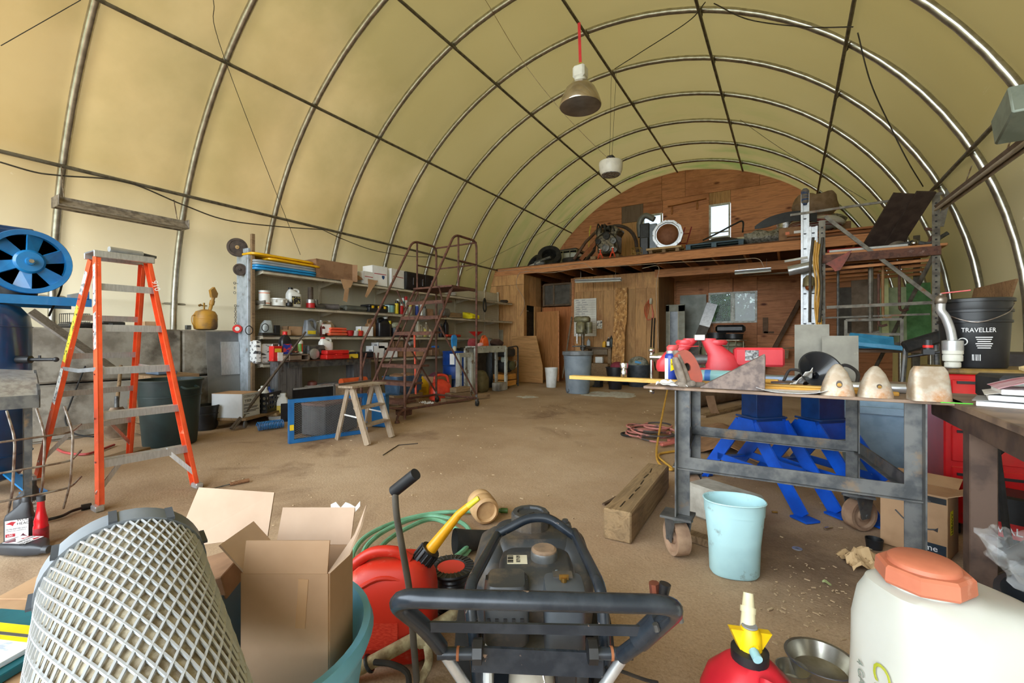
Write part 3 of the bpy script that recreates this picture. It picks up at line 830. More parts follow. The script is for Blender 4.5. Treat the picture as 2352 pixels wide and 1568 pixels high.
sticker(.78,.96,STK,FLf,FLt,-.005,.05);sticker(.6,.75,STK,FLf,FLt,-.005,.05)
p=lerp(FRf,FRt,.86)-o_
text('lettering','910',.055,WHITEINK,t,p+V((.042,-.012,.04)),Euler((PI/2,R(72),PI/2)),'CENTER')
# caulking gun and rag on the ladder's cap
t=T('caulking_gun','grey caulking gun lying on the stepladder cap','caulking gun',(-4.38,1.40,1.765),R(100))
part('barrel',MB().cyl((-.12,0,.022),(.1,0,.022),.021),ALU,t);part('grip',MB().bar((.1,0,.02),(.2,.01,.014),.03,.02),DSTEEL,t)
solo('rag',MB().grid(14,10,lambda u,q:((u-.5)*.16,(q-.5)*.13,.012+.022*abs(mnoise.noise(V((u*4,q*4,1))))*(1 if .1<u<.9 else .3)),.003),PAPER,'crumpled white rag on the stepladder cap','rag',(-4.46,1.42,1.765))

# ================================================================== bins and bottles near the ladder
GREENBIN=mt('dark green bin plastic',(40,58,58),(32,46,46),5,.5,0,.03,c3=(128,132,128),s3=11,lo3=.68,hi3=.72)
t=pail('large dark green round rubbish bin behind the stepladder',(-5.62,2.16,0),.235,.285,.69,GREENBIN,.2,None,.015,cat='bin',name='rubbish_bin',ribs=(.52,))
for s in(-1,1):part('handle',MB().tube(bend([(s*.28,-.07,.62),(s*.35,-.07,.60),(s*.35,.07,.60),(s*.28,.07,.62)],.03),.012,6),GREENBIN,t)
solo('scrap_tray',MB().box((0,0,.02),(.34,.2,.04),None,.01).box((0,0,.05),(.3,.16,.03),None,.01),mt('slate blue plastic',(112,132,156),(90,106,126),6,.5),'slate blue plastic tray on boards behind the dark green bin','tray',(-6.35,2.35,.70))
t=T('timber_stack','low stack of grey boards and pallets behind the dark green bin','timber',(-6.4,2.4,0))
for k in range(5):part('board',MB().box((rnd.uniform(-.02,.02),rnd.uniform(-.03,.03),.07+.14*k),(.5,.5,.125),None,.006),WOODG,t)
pail('small black plant pot beside the dark green bin',tuple(fl(470,985)),.125,.15,.30,BLACKP,0,None,.01,ribs=(.2,),name='plant_pot',cat='pot')

# yellow-stained steel: wolf-label oil bottles on the floor
OILK=mt('charcoal oil bottle plastic',(52,54,58),(44,46,50),6,.42)
OILLAB=mt('oil label',(226,226,228),rough=.4);LABRED=mt('label red',(170,26,40),rough=.4)
p=fl(46,1258)
def oil_bottle(label,loc,rz,rot=None):
    t=T('oil_bottle',label,'bottle',loc,rz,'oil bottles by the compressor',rot)
    part('body',MB().loft([(.052,.03,0),(.056,.033,.006),(.056,.033,.15),(.05,.031,.17),(.03,.026,.205,.018,0),(.017,.017,.225,.024,0),(.016,.016,.24,.024,0)]),OILK,t)
    part('cap',MB().lathe([(.02,.228),(.02,.252),(.018,.255),(0,.255)],(.024,0,0),18),OILK,t)
    lb=part('label',MB().box((0,-.0338,.082),(.088,.001,.125)),OILLAB,t)
    text('lettering',"WOLF'S\nHEAD",.019,INK,t,(.0,-.0346,.132),(PI/2,0,0));text('lettering','NON-DETERGENT',.0095,INK,t,(-.04,-.0346,.098),(PI/2,0,0))
    text('lettering','HYDRAULIC AND COMPRESSOR OIL',.0046,INK,t,(-.04,-.0346,.088),(PI/2,0,0))
    part('wolf_emblem',MB().prism([(-.042,.128),(-.02,.138),(-.002,.134),(-.01,.126),(-.014,.114),(-.024,.122)],.0340,.0348,XZ.to_4x4()),LABRED,t)
    part('grade_patch',MB().box((-.024,-.0346,.066),(.036,.0008,.016)),LABRED,t);text('lettering','x30',.014,WHITEINK,t,(-.036,-.0352,.066),(PI/2,0,0))
    part('machine_picture',MB().prism([(-.01,.024),(.04,.024),(.042,.05),(.03,.06),(.024,.07),(.014,.056),(0,.04)],.0340,.0346,XZ.to_4x4()),mt('label picture',(70,50,60),(150,30,50),90,.4),t)
    return t
b1=oil_bottle('charcoal oil bottle standing with its wolf label facing out',tuple(fl(45,1250)),R(62))
ctree(b1,tuple(fl(62,1205)),R(110),'charcoal oil bottle standing behind the wolf-label bottle, turned away')
b3=ctree(b1,tuple(fl(20,1268)+V((0,0,.034))),0,'charcoal oil bottle lying on its back on the dirt');b3.rotation_euler=(-PI/2,0,R(-62))
t=T('additive_bottle','tall clear red bottle with dark cap beside the oil bottles','bottle',tuple(fl(94,1250)),0)
REDLIQ=glassy('red liquid',(196,16,30),.08,.82)
part('body',MB().lathe([(.026,0),(.031,.006),(.031,.1),(.028,.11),(.028,.135),(.022,.16),(.016,.2),(.015,.24)],n=24),REDLIQ,t)
part('cap',MB().lathe([(.018,.235),(.018,.262),(0,.264)],n=16),OILK,t);part('label',MB().lathe([(.0314,.02),(.0314,.095)],n=24),mt('red label',(150,20,30),(110,16,26),30,.4),t)
solo('breaker_bar',MB().tube(sm([fl(100,1202),fl(140,1192),fl(165,1180),fl(190,1172)],6),.009,8).cyl(fl(186,1172)+V((0,0,.0)),fl(210,1167),.019,n=14),mt('black tool steel',(40,38,38),(60,56,54),14,.4,.6),'black breaker bar with socket lying on the dirt','tool',tuple(fl(160,1182)),world=True)
bpy.data.objects['breaker_bar'].location.z+=.018
t=T('screwdriver','long screwdriver on the dirt in front of the stepladder','screwdriver',tuple(fl(515,1118)))
o_=V(t.location)
part('blade',MB().cyl(fl(458,1133)-o_+V((0,0,.012)),fl(530,1115)-o_+V((0,0,.012)),.005,n=8),DSTEEL,t)
part('grip',MB().cyl(fl(528,1115.5)-o_+V((0,0,.014)),fl(572,1106)-o_+V((0,0,.014)),.013,.015,n=10),wood('tool handle wood',(140,100,70),(100,70,50),0,4),t)

# ================================================================== sheet-metal cart with wire baskets at the edge of the frame
t=T('welding_cart','grey sheet-metal cart with wire cylinder baskets beside the compressor','cart',(-3.84,.55,0),R(-10))
TREAD=mt('worn galvanised tread plate',(178,178,176),(150,146,144),26,.4,.6,.2,c3=(150,116,100),s3=5)
part('tray',MB().grid(10,10,lambda u,q:(-.38+.6*u,-.5+.74*q,.90-.05*u+.03*math.sin(q*3)-.32*max(0,u-.6)**1.3),.012),TREAD,t)
part('lip',MB().bar((.22,-.5,.76),(.22,.24,.76),.012,.07).bar((-.35,.24,.86),(.22,.24,.77),.012,.1),DSTEEL,t)
part('side_panel',MB().box((.16,-.15,.5),(.012,.4,.56)),mt('perforated steel',(104,100,96),(70,66,62),60,.5,.5,lo=.5,hi=.56),t)
WIRE=mt('bare steel wire',(168,160,152),(120,100,88),20,.35,.8)
for k in range(5):
    a=k*.11-.1
    part('wire',MB().tube(bend([(.24,a,.72),(.34,a+.03,.58),(.33,a+.02,.3),(.18,a,.12)],.06),.006,6),WIRE,t)
for z,e in((.58,.34),(.42,.345),(.26,.3)):part('wire_ring',MB().tube(bend([(.18,-.2,z),(e,-.2,z-.02),(e,.36,z),(.1,.42,z+.01)],.06),.006,6),WIRE,t)
for y in(-.42,.2):part('leg',MB().box((-.2,y,.42),(.03,.03,.84)).box((.16,y,.38),(.03,.03,.76)),DSTEEL,t)
for y in(-.40,):part('wheel',MB().lathe([(0,-.02),(.05,-.03),(.075,-.03),(.085,0),(.075,.03),(.05,.03),(0,.02)],(.3,y+.02,.087),24,axm((0,1,0))),RUBBER,t)
# ================================================================== gondola shelving along the left side
PEG,nt,bs=newmat('cream pegboard')
v=coords(nt,(1/.0254,1/.0254,1/.0254));sp=nd(nt,'ShaderNodeSeparateXYZ');nt.links.new(v,sp.inputs[0])
def fr(i):
    f=nd(nt,'ShaderNodeMath',operation='FRACT');nt.links.new(sp.outputs[i],f.inputs[0]);s_=nd(nt,'ShaderNodeMath',operation='SUBTRACT');nt.links.new(f.outputs[0],s_.inputs[0]);s_.inputs[1].default_value=.5
    q=nd(nt,'ShaderNodeMath',operation='MULTIPLY');nt.links.new(s_.outputs[0],q.inputs[0]);nt.links.new(s_.outputs[0],q.inputs[1]);return q.outputs[0]
ad=nd(nt,'ShaderNodeMath',operation='ADD');nt.links.new(fr(1),ad.inputs[0]);nt.links.new(fr(2),ad.inputs[1])
f=ramp(nt,ad.outputs[0],[(.022,(1,1,1,1)),(.034,(0,0,0,1))])
c=ramp(nt,noise(nt,coords(nt),1.4,5),[(.3,L((196,190,168))),(.7,L((176,168,144)))])
nt.links.new(mixc(nt,f,c,L((58,54,46))),bs.inputs['Base Color']);bs.inputs['Roughness'].default_value=.6
SHELF=mt('cream shelf enamel',(196,188,168),(172,162,142),5,.5,.1,0,c3=(120,100,82),s3=8,lo3=.62,hi3=.72)
UPR=mt('pale blue grey post',(176,186,194),(150,160,168),9,.5,.2,c3=(120,110,100),s3=9)
XB,XF=-6.80,-6.35
S1,S2,S3,S4=2.10,1.61,1.17,.77
SY_=[3.56+1.22*k for k in range(5)]+[9.66,10.3]
t=T('gondola_shelving','long cream pegboard shelving unit with four levels along the cover','shelving',(XB,7.0,0));o_=V(t.location);GOND=t
for a,b in zip(SY_,SY_[1:]):
    part('pegboard',MB().box(V((XB-.02,(a+b)/2,1.2))-o_,(.02,b-a-.02,2.36)),PEG,t)
for k,y in enumerate(SY_):
    part('upright',MB().box(V((XB-.02,y,1.21))-o_,(.05,.035,2.42)),SHELF,t)
for z in(S1,S2,S3,S4):
    for k,(a,b)in enumerate(zip(SY_,SY_[1:])):
        if z==S3 and k>4:continue
        sh_=part('shelf',MB().box(V(((XB+XF)/2,(a+b)/2,z-.012))-o_,(XF-XB,b-a-.004,.012)).box(V((XF-.006,(a+b)/2,z-.031))-o_,(.012,b-a-.004,.045)).box(V(((XB+XF)/2,(a+b)/2,z-.03))-o_,(.05,b-a-.01,.025)),SHELF,t)
        part('bracket',MB().plate([V((XB,a+.01,z-.02))-o_,V((XF-.02,a+.01,z-.02))-o_,V((XF-.02,a+.01,z-.045))-o_,V((XB,a+.01,z-.12))-o_],.004),SHELF,sh_)
t=T('shelf_post','pale blue wooden end post of the shelving hung with hooks and tape','post',(-6.55,3.42,0));o_=V(t.location)
part('post',MB().box(V((-6.62,3.44,1.2))-o_,(.3,.05,2.4),None,.004),UPR,t)
part('back_batten',MB().box(V((-6.45,3.47,1.3))-o_,(.05,.04,2.6)),WOODG,t)
def disc_hung(label,px,py,r,mat,hub):
    p=aY(px,py,3.36);t=T('grinding_disc',label,'disc',tuple(p),R(62))
    RY=axm((0,-1,0))
    part('disc',MB().lathe([(r*.14,-.02),(r*.9,-.02),(r,-.012),(r,.012),(r*.92,.02),(r*.75,.02),(r*.72,.012),(r*.14,.012)],(0,0,0),36,RY),mat,t)
    part('hub',MB().lathe([(0,-.01),(r*.2,-.01),(r*.2,.022),(r*.1,.024),(0,.024)],(0,0,0),20,RY),hub,t)
    part('hook',MB().cyl((0,-.06,0),(0,.07,0),.004,n=6),WIRE,t);return t
DISC=mt('brown abrasive disc',(82,70,62),(58,50,46),12,.9,0,.2)
disc_hung('large brown flap disc with tan hub hung at the top of the shelf post',545,568,.13,DISC,mt('tan hub',(200,168,110),(160,128,80),9,.6))
disc_hung('smaller plain brown disc hung on the shelf post under the large one',551,619,.085,DISC,DISC)
p=aY(545,755,3.36)
t=T('tape_measure','red tape reel hung on the shelf post','tape reel',tuple(p),R(62))
part('case',MB().lathe([(0,-.02),(.055,-.02),(.06,-.01),(.06,.01),(.055,.02),(0,.02)],(0,0,0),24,axm((0,-1,0))),REDP,t);part('face',MB().lathe([(0,.02),(.03,.02),(.03,.024),(0,.024)],(0,0,0),18,axm((0,-1,0))),WHITEP,t)
part('hook',MB().cyl((0,.015,.05),(0,.06,.07),.004,n=6),WIRE,t)
for k,(px,y0,y1)in enumerate(((539,650,672),(541,702,742))):
    p=aY(px,y0,3.37);q=aY(px,y1,3.37);m_=MB()
    n_=3 if k==0 else 7
    for i in range(n_):
        c_=lerp(p,q,i/max(1,n_-1));m_.torus(c_,.016,.004,10,5,M=axm((0,1,0)if i%2 else(1,0,0)))
    m_.cyl(p,p+V((0,.05,0)),.003,n=5)
    solo('hook_chain',m_,DSTEEL,('short wire hook' if k==0 else 'bunch of small steel shackles')+' hung on the pale shelf post','hook',tuple(p),world=True)

# ------------------------------------------------------------------ goods on the top shelf
TY=mt('yellow tote lid',(236,182,22),(222,166,18),4,.4);TB=mt('blue tote lid',(36,142,204),(28,124,186),4,.4);TG=mt('grey tote lid',(150,158,166),(136,144,152),4,.45)
def tote_lid(label,y,z,x,mat,w,d,rz=0,rot=None):
    t=T('tote_lid',label,'lid',(x,y,z),rz,'tote lids on the top shelf',rot)
    part('panel',MB().loft([(w/2-.03,d/2-.03,.012),(w/2-.03,d/2-.03,.024)],28,8),mat,t)
    part('rim',MB().loft([(w/2-.008,d/2-.008,0),(w/2,d/2,.006),(w/2,d/2,.026),(w/2-.01,d/2-.01,.034),(w/2-.03,d/2-.03,.034),(w/2-.035,d/2-.035,.022)],28,8),mat,t)
    return t
yc=(ys(570,-6.5)+ys(718,-6.5))/2;wl_=ys(718,-6.5)-ys(575,-6.5)
for k,(mm,lb,dx)in enumerate(((TB,'bright blue tote lid at the bottom of the lid stack',0),(TB,'blue tote lid second from the bottom of the lid stack',.01),(TG,'grey tote lid under another grey one in the lid stack',.0),(TG,'upper grey tote lid beneath the yellow lids',-.01))):
    tote_lid(lb,yc,S1+.036*k,-6.56+dx,mm,.46,wl_)
tote_lid('lower yellow tote lid tilted on the grey lids',yc+.12,S1+.15,-6.54,TY,.44,wl_-.12,0,(R(-1),0,0))
tote_lid('top yellow tote lid of the lid stack',yc-.05,S1+.198,-6.56,TY,.48,wl_,0,(R(-.5),R(.5),0))
Yc,wd,ht=S(716,798,602,642,-6.5)
t=T('cardboard_box','dusty cardboard box with its end open on dark hose, top shelf','box',(-6.56,Yc,S1),0)
k=.005
part('body',MB().box((0,0,k),(.4,wd,2*k)).box((0,0,ht),(.4,wd,2*k)).box((-.2,0,ht/2),(2*k,wd,ht)).box((.2,0,ht/2),(2*k,wd,ht)).box((0,-wd/2,ht/2),(.4,2*k,ht)),CARDD,t)
part('flap',MB().bar((0,wd/2,ht),(0,wd/2+.06,ht-.06),.4,.006).bar((.2,wd/2,ht*.5),(.26,wd/2+.06,ht*.5),.006,ht),CARDD,t)
t2=T('rolled_hose','dark corrugated hose packed inside the open dusty box','hose',(-6.55,Yc+wd*.3,S1+.012))
mb=MB()
for q in range(4):mb.torus((0,-.06+.04*q,.12),.1,.022,24,8,M=axm((0,1,0)))
part('coil',mb,cm_((70,78,86),.6),t2)
for k,(x0,x1,y0,y1,mm,lb,rz)in enumerate(((824,848,612,640,PAPER,'white postal box leaning back on the top shelf',.05),(847,880,611,655,PAPER,'white postal box with blue shield beside the brown paper',-.04),(886,920,618,660,PAPER,'white postal box with red lettering beside the black cabinet',.12))):
    Yc,wd,ht=S(x0,x1,y0,y1,-6.5)
    b_=crate_box(lb,(-6.52,Yc,S1),.28,wd,ht,mm,rz,group='postal boxes on the top shelf')
    part('stripe',MB().box((.142,0,ht*.6),(.002,wd*.8,.012)),LABRED,b_)
    if k==1:part('shield',MB().prism([(-.03,.03),(.03,.03),(.03,-.01),(0,-.04),(-.03,-.01)],.142,.144,Matrix.Translation((0,wd*.2,ht*.45))@ YZ.to_4x4()),cm_((40,70,120)),b_)
Yc,wd,ht=S(921,985,625,664,-6.5)
t=T('black_cabinet','black drawer cabinet with silver pulls on the top shelf','cabinet',(-6.53,Yc,S1),0)
part('body',MB().box((0,0,ht/2),(.36,wd,ht),None,.008),cm_((24,25,30),.35),t)
for q in(-.33,0,.33):part('door',MB().box((.183,q*wd,ht/2),(.008,wd*.3,ht*.86),None,.003),cm_((30,31,36),.3),t);part('pull',MB().box((.192,q*wd+wd*.08,ht*.5),(.01,.008,ht*.4)),CHROME,t)
t=T('wrapping_paper','torn brown wrapping paper spilling over the top shelf edge','paper',(-6.4,ys(820,-6.4),S1));o_=V(t.location)
def rp(px,py,X):return aX(px,py,X)-o_
part('sheet',MB().grid(12,6,lambda u,q:rp(783+u*85,636+10*q+4*mnoise.noise(V((u*5,q*3,0))),-6.5+.12*q)+V((0,0,.02+.03*abs(mnoise.noise(V((u*6,q*4,2)))))),.003),CARDD,t)
for pts in([(782,640),(812,644),(806,660),(790,664)],[(792,662),(802,663),(797,694),(788,690)],[(845,640),(868,645),(856,662),(842,684),(838,680),(846,658)]):
    part('torn_strip',MB().plate([rp(a,b,-6.33)for a,b in pts],.004),CARD,t)
for k in range(3):solo('dinner_plate',MB().lathe([(.05,0),(.1,.006),(.14,.02),(.136,.024),(.09,.012),(0,.01)],n=24),PAPER,'white plate %s of the plate stack behind the rolling stairs'%('at the bottom','in the middle','on top')[k],'plate',(-6.5,ys(1035,-6.5),S1+.03*k),group='plates on the top shelf')
solo('wire_bundle',MB().torus((0,0,.012),.11,.012,20,6).torus((.02,.02,.034),.1,.012,20,6).torus((0,.03,.056),.09,.011,20,6),cm_((66,56,48),.8),'dark wire coil at the far end of the top shelf','wire coil',(-6.45,10.0,S1))
solo('hanging_belt',MB().tube(sm([(0,0,0),(0,.05,-.1),(0,.06,-.26),(0,0,-.32),(0,-.05,-.22),(0,-.04,-.08)],6,True),.018,8,closed=True),RUBBER,'black drive belt hanging from the far end of the top shelf','belt',(-6.32,ys(1113,-6.32),S1+.02))

# ------------------------------------------------------------------ second shelf
solo('grey_pipe',MB().tube([(-.16,0,.035),(.2,0,.035)],.034,18,cap=False).tube([(-.16,0,.035),(.2,0,.035)],.029,18),cm_((128,124,116),.6),'grey pipe offcut at the near end of the second shelf','pipe',(-6.58,ys(588,-6.5),S2),R(25))
Yc,wd,ht=S(597,621,666,699,-6.45)
t=T('cleaner_tub','white tall tub with orange-bordered label on the second shelf','tub',(-6.47,Yc,S2))
part('body',MB().lathe([(wd*.46,0),(wd*.48,.006),(wd*.48,ht*.92),(wd*.44,ht*.95)],n=28),WHITEP,t);part('lid',MB().lathe([(wd*.5,ht*.92),(wd*.5,ht),(0,ht*1.01)],n=28),WHITEP,t)
part('label_border',MB().lathe([(wd*.484,ht*.1),(wd*.484,ht*.85)],n=28),cm_((226,120,70)),t);part('label',MB().lathe([(wd*.488,ht*.15),(wd*.488,ht*.8)],n=28),PAPER,t)
Yc,wd,ht=S(622,658,686,703,-6.45)
t=T('plastic_tub','wide white ribbed tub with lid on the second shelf','tub',(-6.46,Yc,S2))
part('body',MB().lathe([(wd*.42,0),(wd*.44,ht*.8),(wd*.43,ht*.84)],n=28),WHITEP,t);part('lid',MB().lathe([(wd*.5,ht*.8),(wd*.5,ht),(0,ht)],n=28),WHITEP,t)
for q in range(8):part('rib',MB().box((wd*.46*math.cos(q*PI/4),wd*.46*math.sin(q*PI/4),ht*.62),(.02,.02,ht*.35)),WHITEP,t)
Yc,wd,ht=S(660,690,660,704,-6.45)
OILLB2=mt('dark printed label',(40,40,44),(190,180,120),30,.4,lo=.55,hi=.6)
jug('white square jug with black printed label on the second shelf',(-6.46,Yc,S2),wd,.14,ht,WHITEP,BLACKP,PI/2,OILLB2,side=-1)
solo('black_fitting',MB().lathe([(.04,0),(.055,.01),(.05,.05),(.02,.07),(0,.07)],n=18),BLACKP,'small black dome fitting before the white jug','fitting',(-6.40,ys(664,-6.4),S2))
Yc,wd,ht=S(705,723,690,709,-6.45)
t=T('standing_pipe','rusty pipe standing in a red and white tin on the second shelf','pipe',(-6.46,Yc,S2))
part('tin',MB().lathe([(.06,0),(.065,.004),(.065,ht),(.05,ht)],n=20),cm_((190,40,44)),t);part('collar',MB().lathe([(.066,ht*.6),(.066,ht),(.05,ht+.01)],n=20),ALU,t);part('pipe',MB().cyl((0,0,.03),(0,0,.33),.04),cm_((86,74,64),.7,.4),t)
solo('pipe_elbow',MB().tube(sm([(0,.1,.04),(0,0,.04),(0,-.04,.05),(0,-.05,.1),(0,-.05,.14)],5),.036,14),cm_((112,108,104),.4,.6),'grey pipe elbow on the second shelf','pipe elbow',(-6.46,ys(732,-6.46),S2))
solo('drain_pipe',MB().tube([(-.05,-.14,.045),(.05,.14,.045)],.044,18,cap=False).tube([(-.05,-.14,.045),(.05,.14,.045)],.038,18),cm_((92,86,84),.6),'dark drain pipe lying on the second shelf with reddish mouth','pipe',(-6.46,ys(757,-6.46),S2))
Yc,wd,ht=S(786,838,702,714,-6.5)
solo('saw_case',MB().box((0,0,ht*.5),(.2,wd,ht),None,.03).box((.02,-wd*.3,ht*.4),(.1,wd*.5,ht*.5),None,.02),cm_((96,98,90),.6),'flat grey-green case on the second shelf','case',(-6.5,Yc,S2))
Yc,wd,ht=S(838,881,699,716,-6.48)
t=T('toolbox','black toolbox with yellow latches on the second shelf','toolbox',(-6.48,Yc,S2))
part('body',MB().box((0,0,ht*.32),(.24,wd,ht*.64),None,.01),BLACKP,t);part('lid',MB().box((0,0,ht*.82),(.25,wd*1.02,ht*.34),None,.015),BLACKP,t)
for q in(-.32,0,.32):part('latch',MB().box((.128,q*wd,ht*.66),(.012,.05,ht*.34),None,.003),cm_((232,186,30)),t)
Yc,wd,ht=S(884,906,690,714,-6.48)
t=T('face_shield','clear teal face shield standing on the second shelf','face shield',(-6.48,Yc,S2))
part('visor',MB().grid(10,6,lambda u,q:(.1*math.sin(u*PI),(u-.5)*wd,ht*(.1+.7*q)),.002),glassy('teal visor',(130,180,180),.1,.6),t);part('band',MB().tube([(.11*math.sin(u/10*PI),(u/10-.5)*wd,ht*.82)for u in range(11)],.01,6),BLACKP,t)
CANS=[(908,30,(214,190,40),(30,30,30),'yellow and black aerosol'),(914,34,(60,50,48),(200,200,196),'dark aerosol with white cap'),(921,24,(190,30,34),(200,196,190),'short red tin'),(929,38,(44,130,140),(220,222,220),'teal aerosol'),(937,42,(210,208,200),(196,34,40),'white aerosol with red cap'),(943,24,(150,140,118),(196,182,60),'squat jar with yellowish lid'),(962,27,(40,64,150),(214,216,220),'blue aerosol'),(971,26,(222,222,216),(206,206,204),'white aerosol'),(977,22,(120,120,116),(60,60,60),'grey tin')]
for px,hp,c1,c2,lb in CANS:
    m_=mpp(px,X=-6.45);spraycan(lb+' on the second shelf behind the rolling stairs',(-6.46+rnd.uniform(-.05,.05),ys(px,-6.45),S2),.036+.012*(hp<25),hp*m_,cm_(c1),cm_(c2),group='cans on the second shelf')
def boxgood(label,x0,x1,y0,y1,X,z,mat,dep=.16,name='parts_box',cat='box',rz=0,lab=None):
    Yc,wd,ht=S(x0,x1,y0,y1,X);return crate_box(label,(X-dep/2+.02,Yc,z),dep,wd,ht,mat,rz,name=name,cat=cat,lab=lab)
boxgood('small upright brown box beside the cans on the second shelf',979,994,706,722,-6.45,S2,CARDD)
boxgood('low wooden parts box on the second shelf near its far end',1030,1060,717,728,-6.45,S2,WOODG,.2)
solo('grey_motor',MB().lathe([(.02,-.1),(.09,-.1),(.1,-.06),(.1,.08),(.07,.1),(.02,.1)],(0,0,.1),20,axm((0,1,0))),cm_((96,90,82),.7),'dusty grey motor on the second shelf','motor',(-6.5,ys(1021,-6.5),S2))
t=T('bolt_bin','yellow open-front parts bin at the far end of the second shelf','bin',(-6.46,ys(1082,-6.46),S2))
for q in(-1,1):part('side',MB().prism([(-.14,0),(.14,0),(.14,.08),(-.14,.16)],-.004,.004,Matrix.Translation((0,q*.14,0))@ XZ.to_4x4()),cm_((224,204,30)),t)
part('base',MB().box((0,0,.006),(.28,.28,.01)).box((-.14,0,.08),(.008,.28,.16)).box((.14,0,.035),(.008,.28,.07)),cm_((224,204,30)),t)

# ------------------------------------------------------------------ third shelf
solo('hose_clamp',MB().torus((0,0,.07),.06,.006,24,6,M=axm((1,.3,0))),IRON,'black ring clamp hung at the near end of the third shelf','clamp',(-6.4,ys(572,-6.4),S3))
t=T('bagged_part','grey bagged part with round clamp on the third shelf','part',(-6.46,ys(612,-6.46),S3))
part('bag',MB().loft([(.06,.08,0),(.07,.09,.05),(.06,.07,.16),(.02,.05,.22,0,.02)],16),mt('grey plastic bag',(170,178,180),(140,146,148),9,.4),t);part('stand',MB().box((.1,-.02,.02),(.1,.26,.035),None,.006),IRON,t);part('ring',MB().torus((.11,-.08,.11),.055,.006,20,6,M=axm((1,.2,0))),IRON,t);part('block',MB().box((.06,.12,.075),(.06,.06,.15)),IRON,t)
boxgood('brown cardboard box on the third shelf, nearer one',630,668,757,770,-6.42,S3,CARD)
boxgood('tan cardboard box on the third shelf behind the nearer box',660,694,749,770,-6.56,S3,CARD)
Yc,wd,ht=S(698,728,733,772,-6.44)
t=T('oil_drain_jug','grey moulded jug with a large loop handle on the third shelf','jug',(-6.45,Yc,S3),PI/2)
part('body',MB().loft([(wd*.45,.07,0),(wd*.48,.075,.01),(wd*.46,.07,ht*.3),(wd*.2,.06,ht*.6,-wd*.2,0),(wd*.1,.04,ht*.92,-wd*.25,0)],24),cm_((128,132,138),.4),t)
part('handle',MB().tube(sm([(-wd*.2,0,ht*.85),(wd*.1,0,ht*.95),(wd*.36,0,ht*.85),(wd*.4,0,ht*.5),(wd*.25,0,ht*.2)],6),.022,8),cm_((128,132,138),.4),t);part('label',MB().box((-wd*.1,-.078,ht*.2),(wd*.6,.002,ht*.2)),cm_((222,196,50)),t)
bottle('brown oil bottle with paper label on the third shelf',(-6.42,ys(741,-6.42),S3),.07,.06,.2,cm_((92,40,34)),cm_((190,40,30)),PI/2,PAPER)
jug('milky jug on the third shelf behind a white card',(-6.56,ys(739,-6.5),S3),.13,.1,.26,cm_((206,204,196)),WHITEP,PI/2)
jug('tan dirty jug on the third shelf',(-6.56,ys(756,-6.5),S3),.24,.12,.26,cm_((168,148,116)),cm_((190,180,160)),PI/2)
solo('white_card',MB().box((0,0,.07),(.006,.16,.14)),PAPER,'small white card standing before the tan jug','card',(-6.40,ys(750,-6.4),S3+.05))
Yc,wd,ht=S(752,795,757,774,-6.42)
t=T('tow_strap','bundled fluorescent orange strap on the third shelf','strap',(-6.44,Yc,S3))
for q in range(3):part('fold',MB().box((0,0,.03+.045*q),(.16,wd*(1-.04*q),.04),None,.018),mt('orange webbing',(244,92,60),(232,120,84),14,.6),t)
for k,(px,c_,lb)in enumerate(((803,(176,34,34),'dark red tin funnel'),(814,(200,200,196),'small white lamp head'),(825,(206,60,44),'small red gear'))):
    solo('shelf_part',MB().lathe([(.03,0),(.06,.01),(.075,.09),(.06,.1),(.04,.06),(0,.05)],n=18),cm_(c_),lb+' on the third shelf by the white boxes','part',(-6.42,ys(px,-6.42),S3))
boxgood('white carton with yellow mark on the third shelf',829,856,752,774,-6.42,S3,PAPER,lab=cm_((220,200,80)))
jug('brown plastic jug behind the white carton on the third shelf',(-6.58,ys(852,-6.58),S3),.2,.14,.34,cm_((164,124,84)),cm_((190,170,140)),PI/2)
jug('large black square jug on the third shelf',(-6.48,ys(879,-6.48),S3),.28,.16,.37,cm_((30,32,38),.35),WHITEP,PI/2)
spraycan('yellow-topped dark bottle beside the black jug',(-6.44,ys(895,-6.44),S3),.034,.3,cm_((60,46,36)),cm_((210,190,40)))
pail('dark pail with white label on the third shelf',(-6.46,ys(908,-6.46),S3),.09,.1,.17,cm_((40,42,46)),group=None)
solo('rag_heap',MB().ball((0,0,.05),(.12,.14,.07),16,8),mt('olive rag',(150,150,124),(110,108,88),18,.9,0,.6),'olive rag heaped on the dark pail','rag',(-6.46,ys(908,-6.46),S3+.16))
solo('red_rag',MB().ball((0,0,.05),(.1,.17,.06),16,8),mt('dull red cloth',(120,56,54),(90,44,44),14,.9,0,.5),'dull red cloth heap on the third shelf behind the stairs','rag',(-6.46,ys(937,-6.46),S3))
for k,(px,hp,c_)in enumerate(((960,36,(178,170,150)),(967,28,(150,140,120)),(974,22,(200,190,110)),(979,34,(140,126,104)),(986,20,(214,208,190)))):
    bottle(('clear spray bottle','cloudy bottle','squat yellowish bottle','amber bottle','short cream bottle')[k]+' on the third shelf behind the stairs',(-6.46,ys(px,-6.46),S3),.09,.08,hp*mpp(px,X=-6.46),cm_(c_),cm_((196,190,170)),PI/2,group='bottles on the third shelf')
for k,(px,hp)in enumerate(((1014,30),(1024,40))):bottle(('short dark bottle','tall dark bottle')[k]+' at the far part of the third shelf',(-6.46,ys(px,-6.46),S3),.12,.1,hp*mpp(px,X=-6.46),cm_((34,32,38)),BLACKP,PI/2)
solo('red_tray',MB().box((0,0,.03),(.22,.5,.06),None,.02),cm_((186,60,40)),'red tray on the third shelf near the blue drum','tray',(-6.44,ys(1035,-6.44),S3))

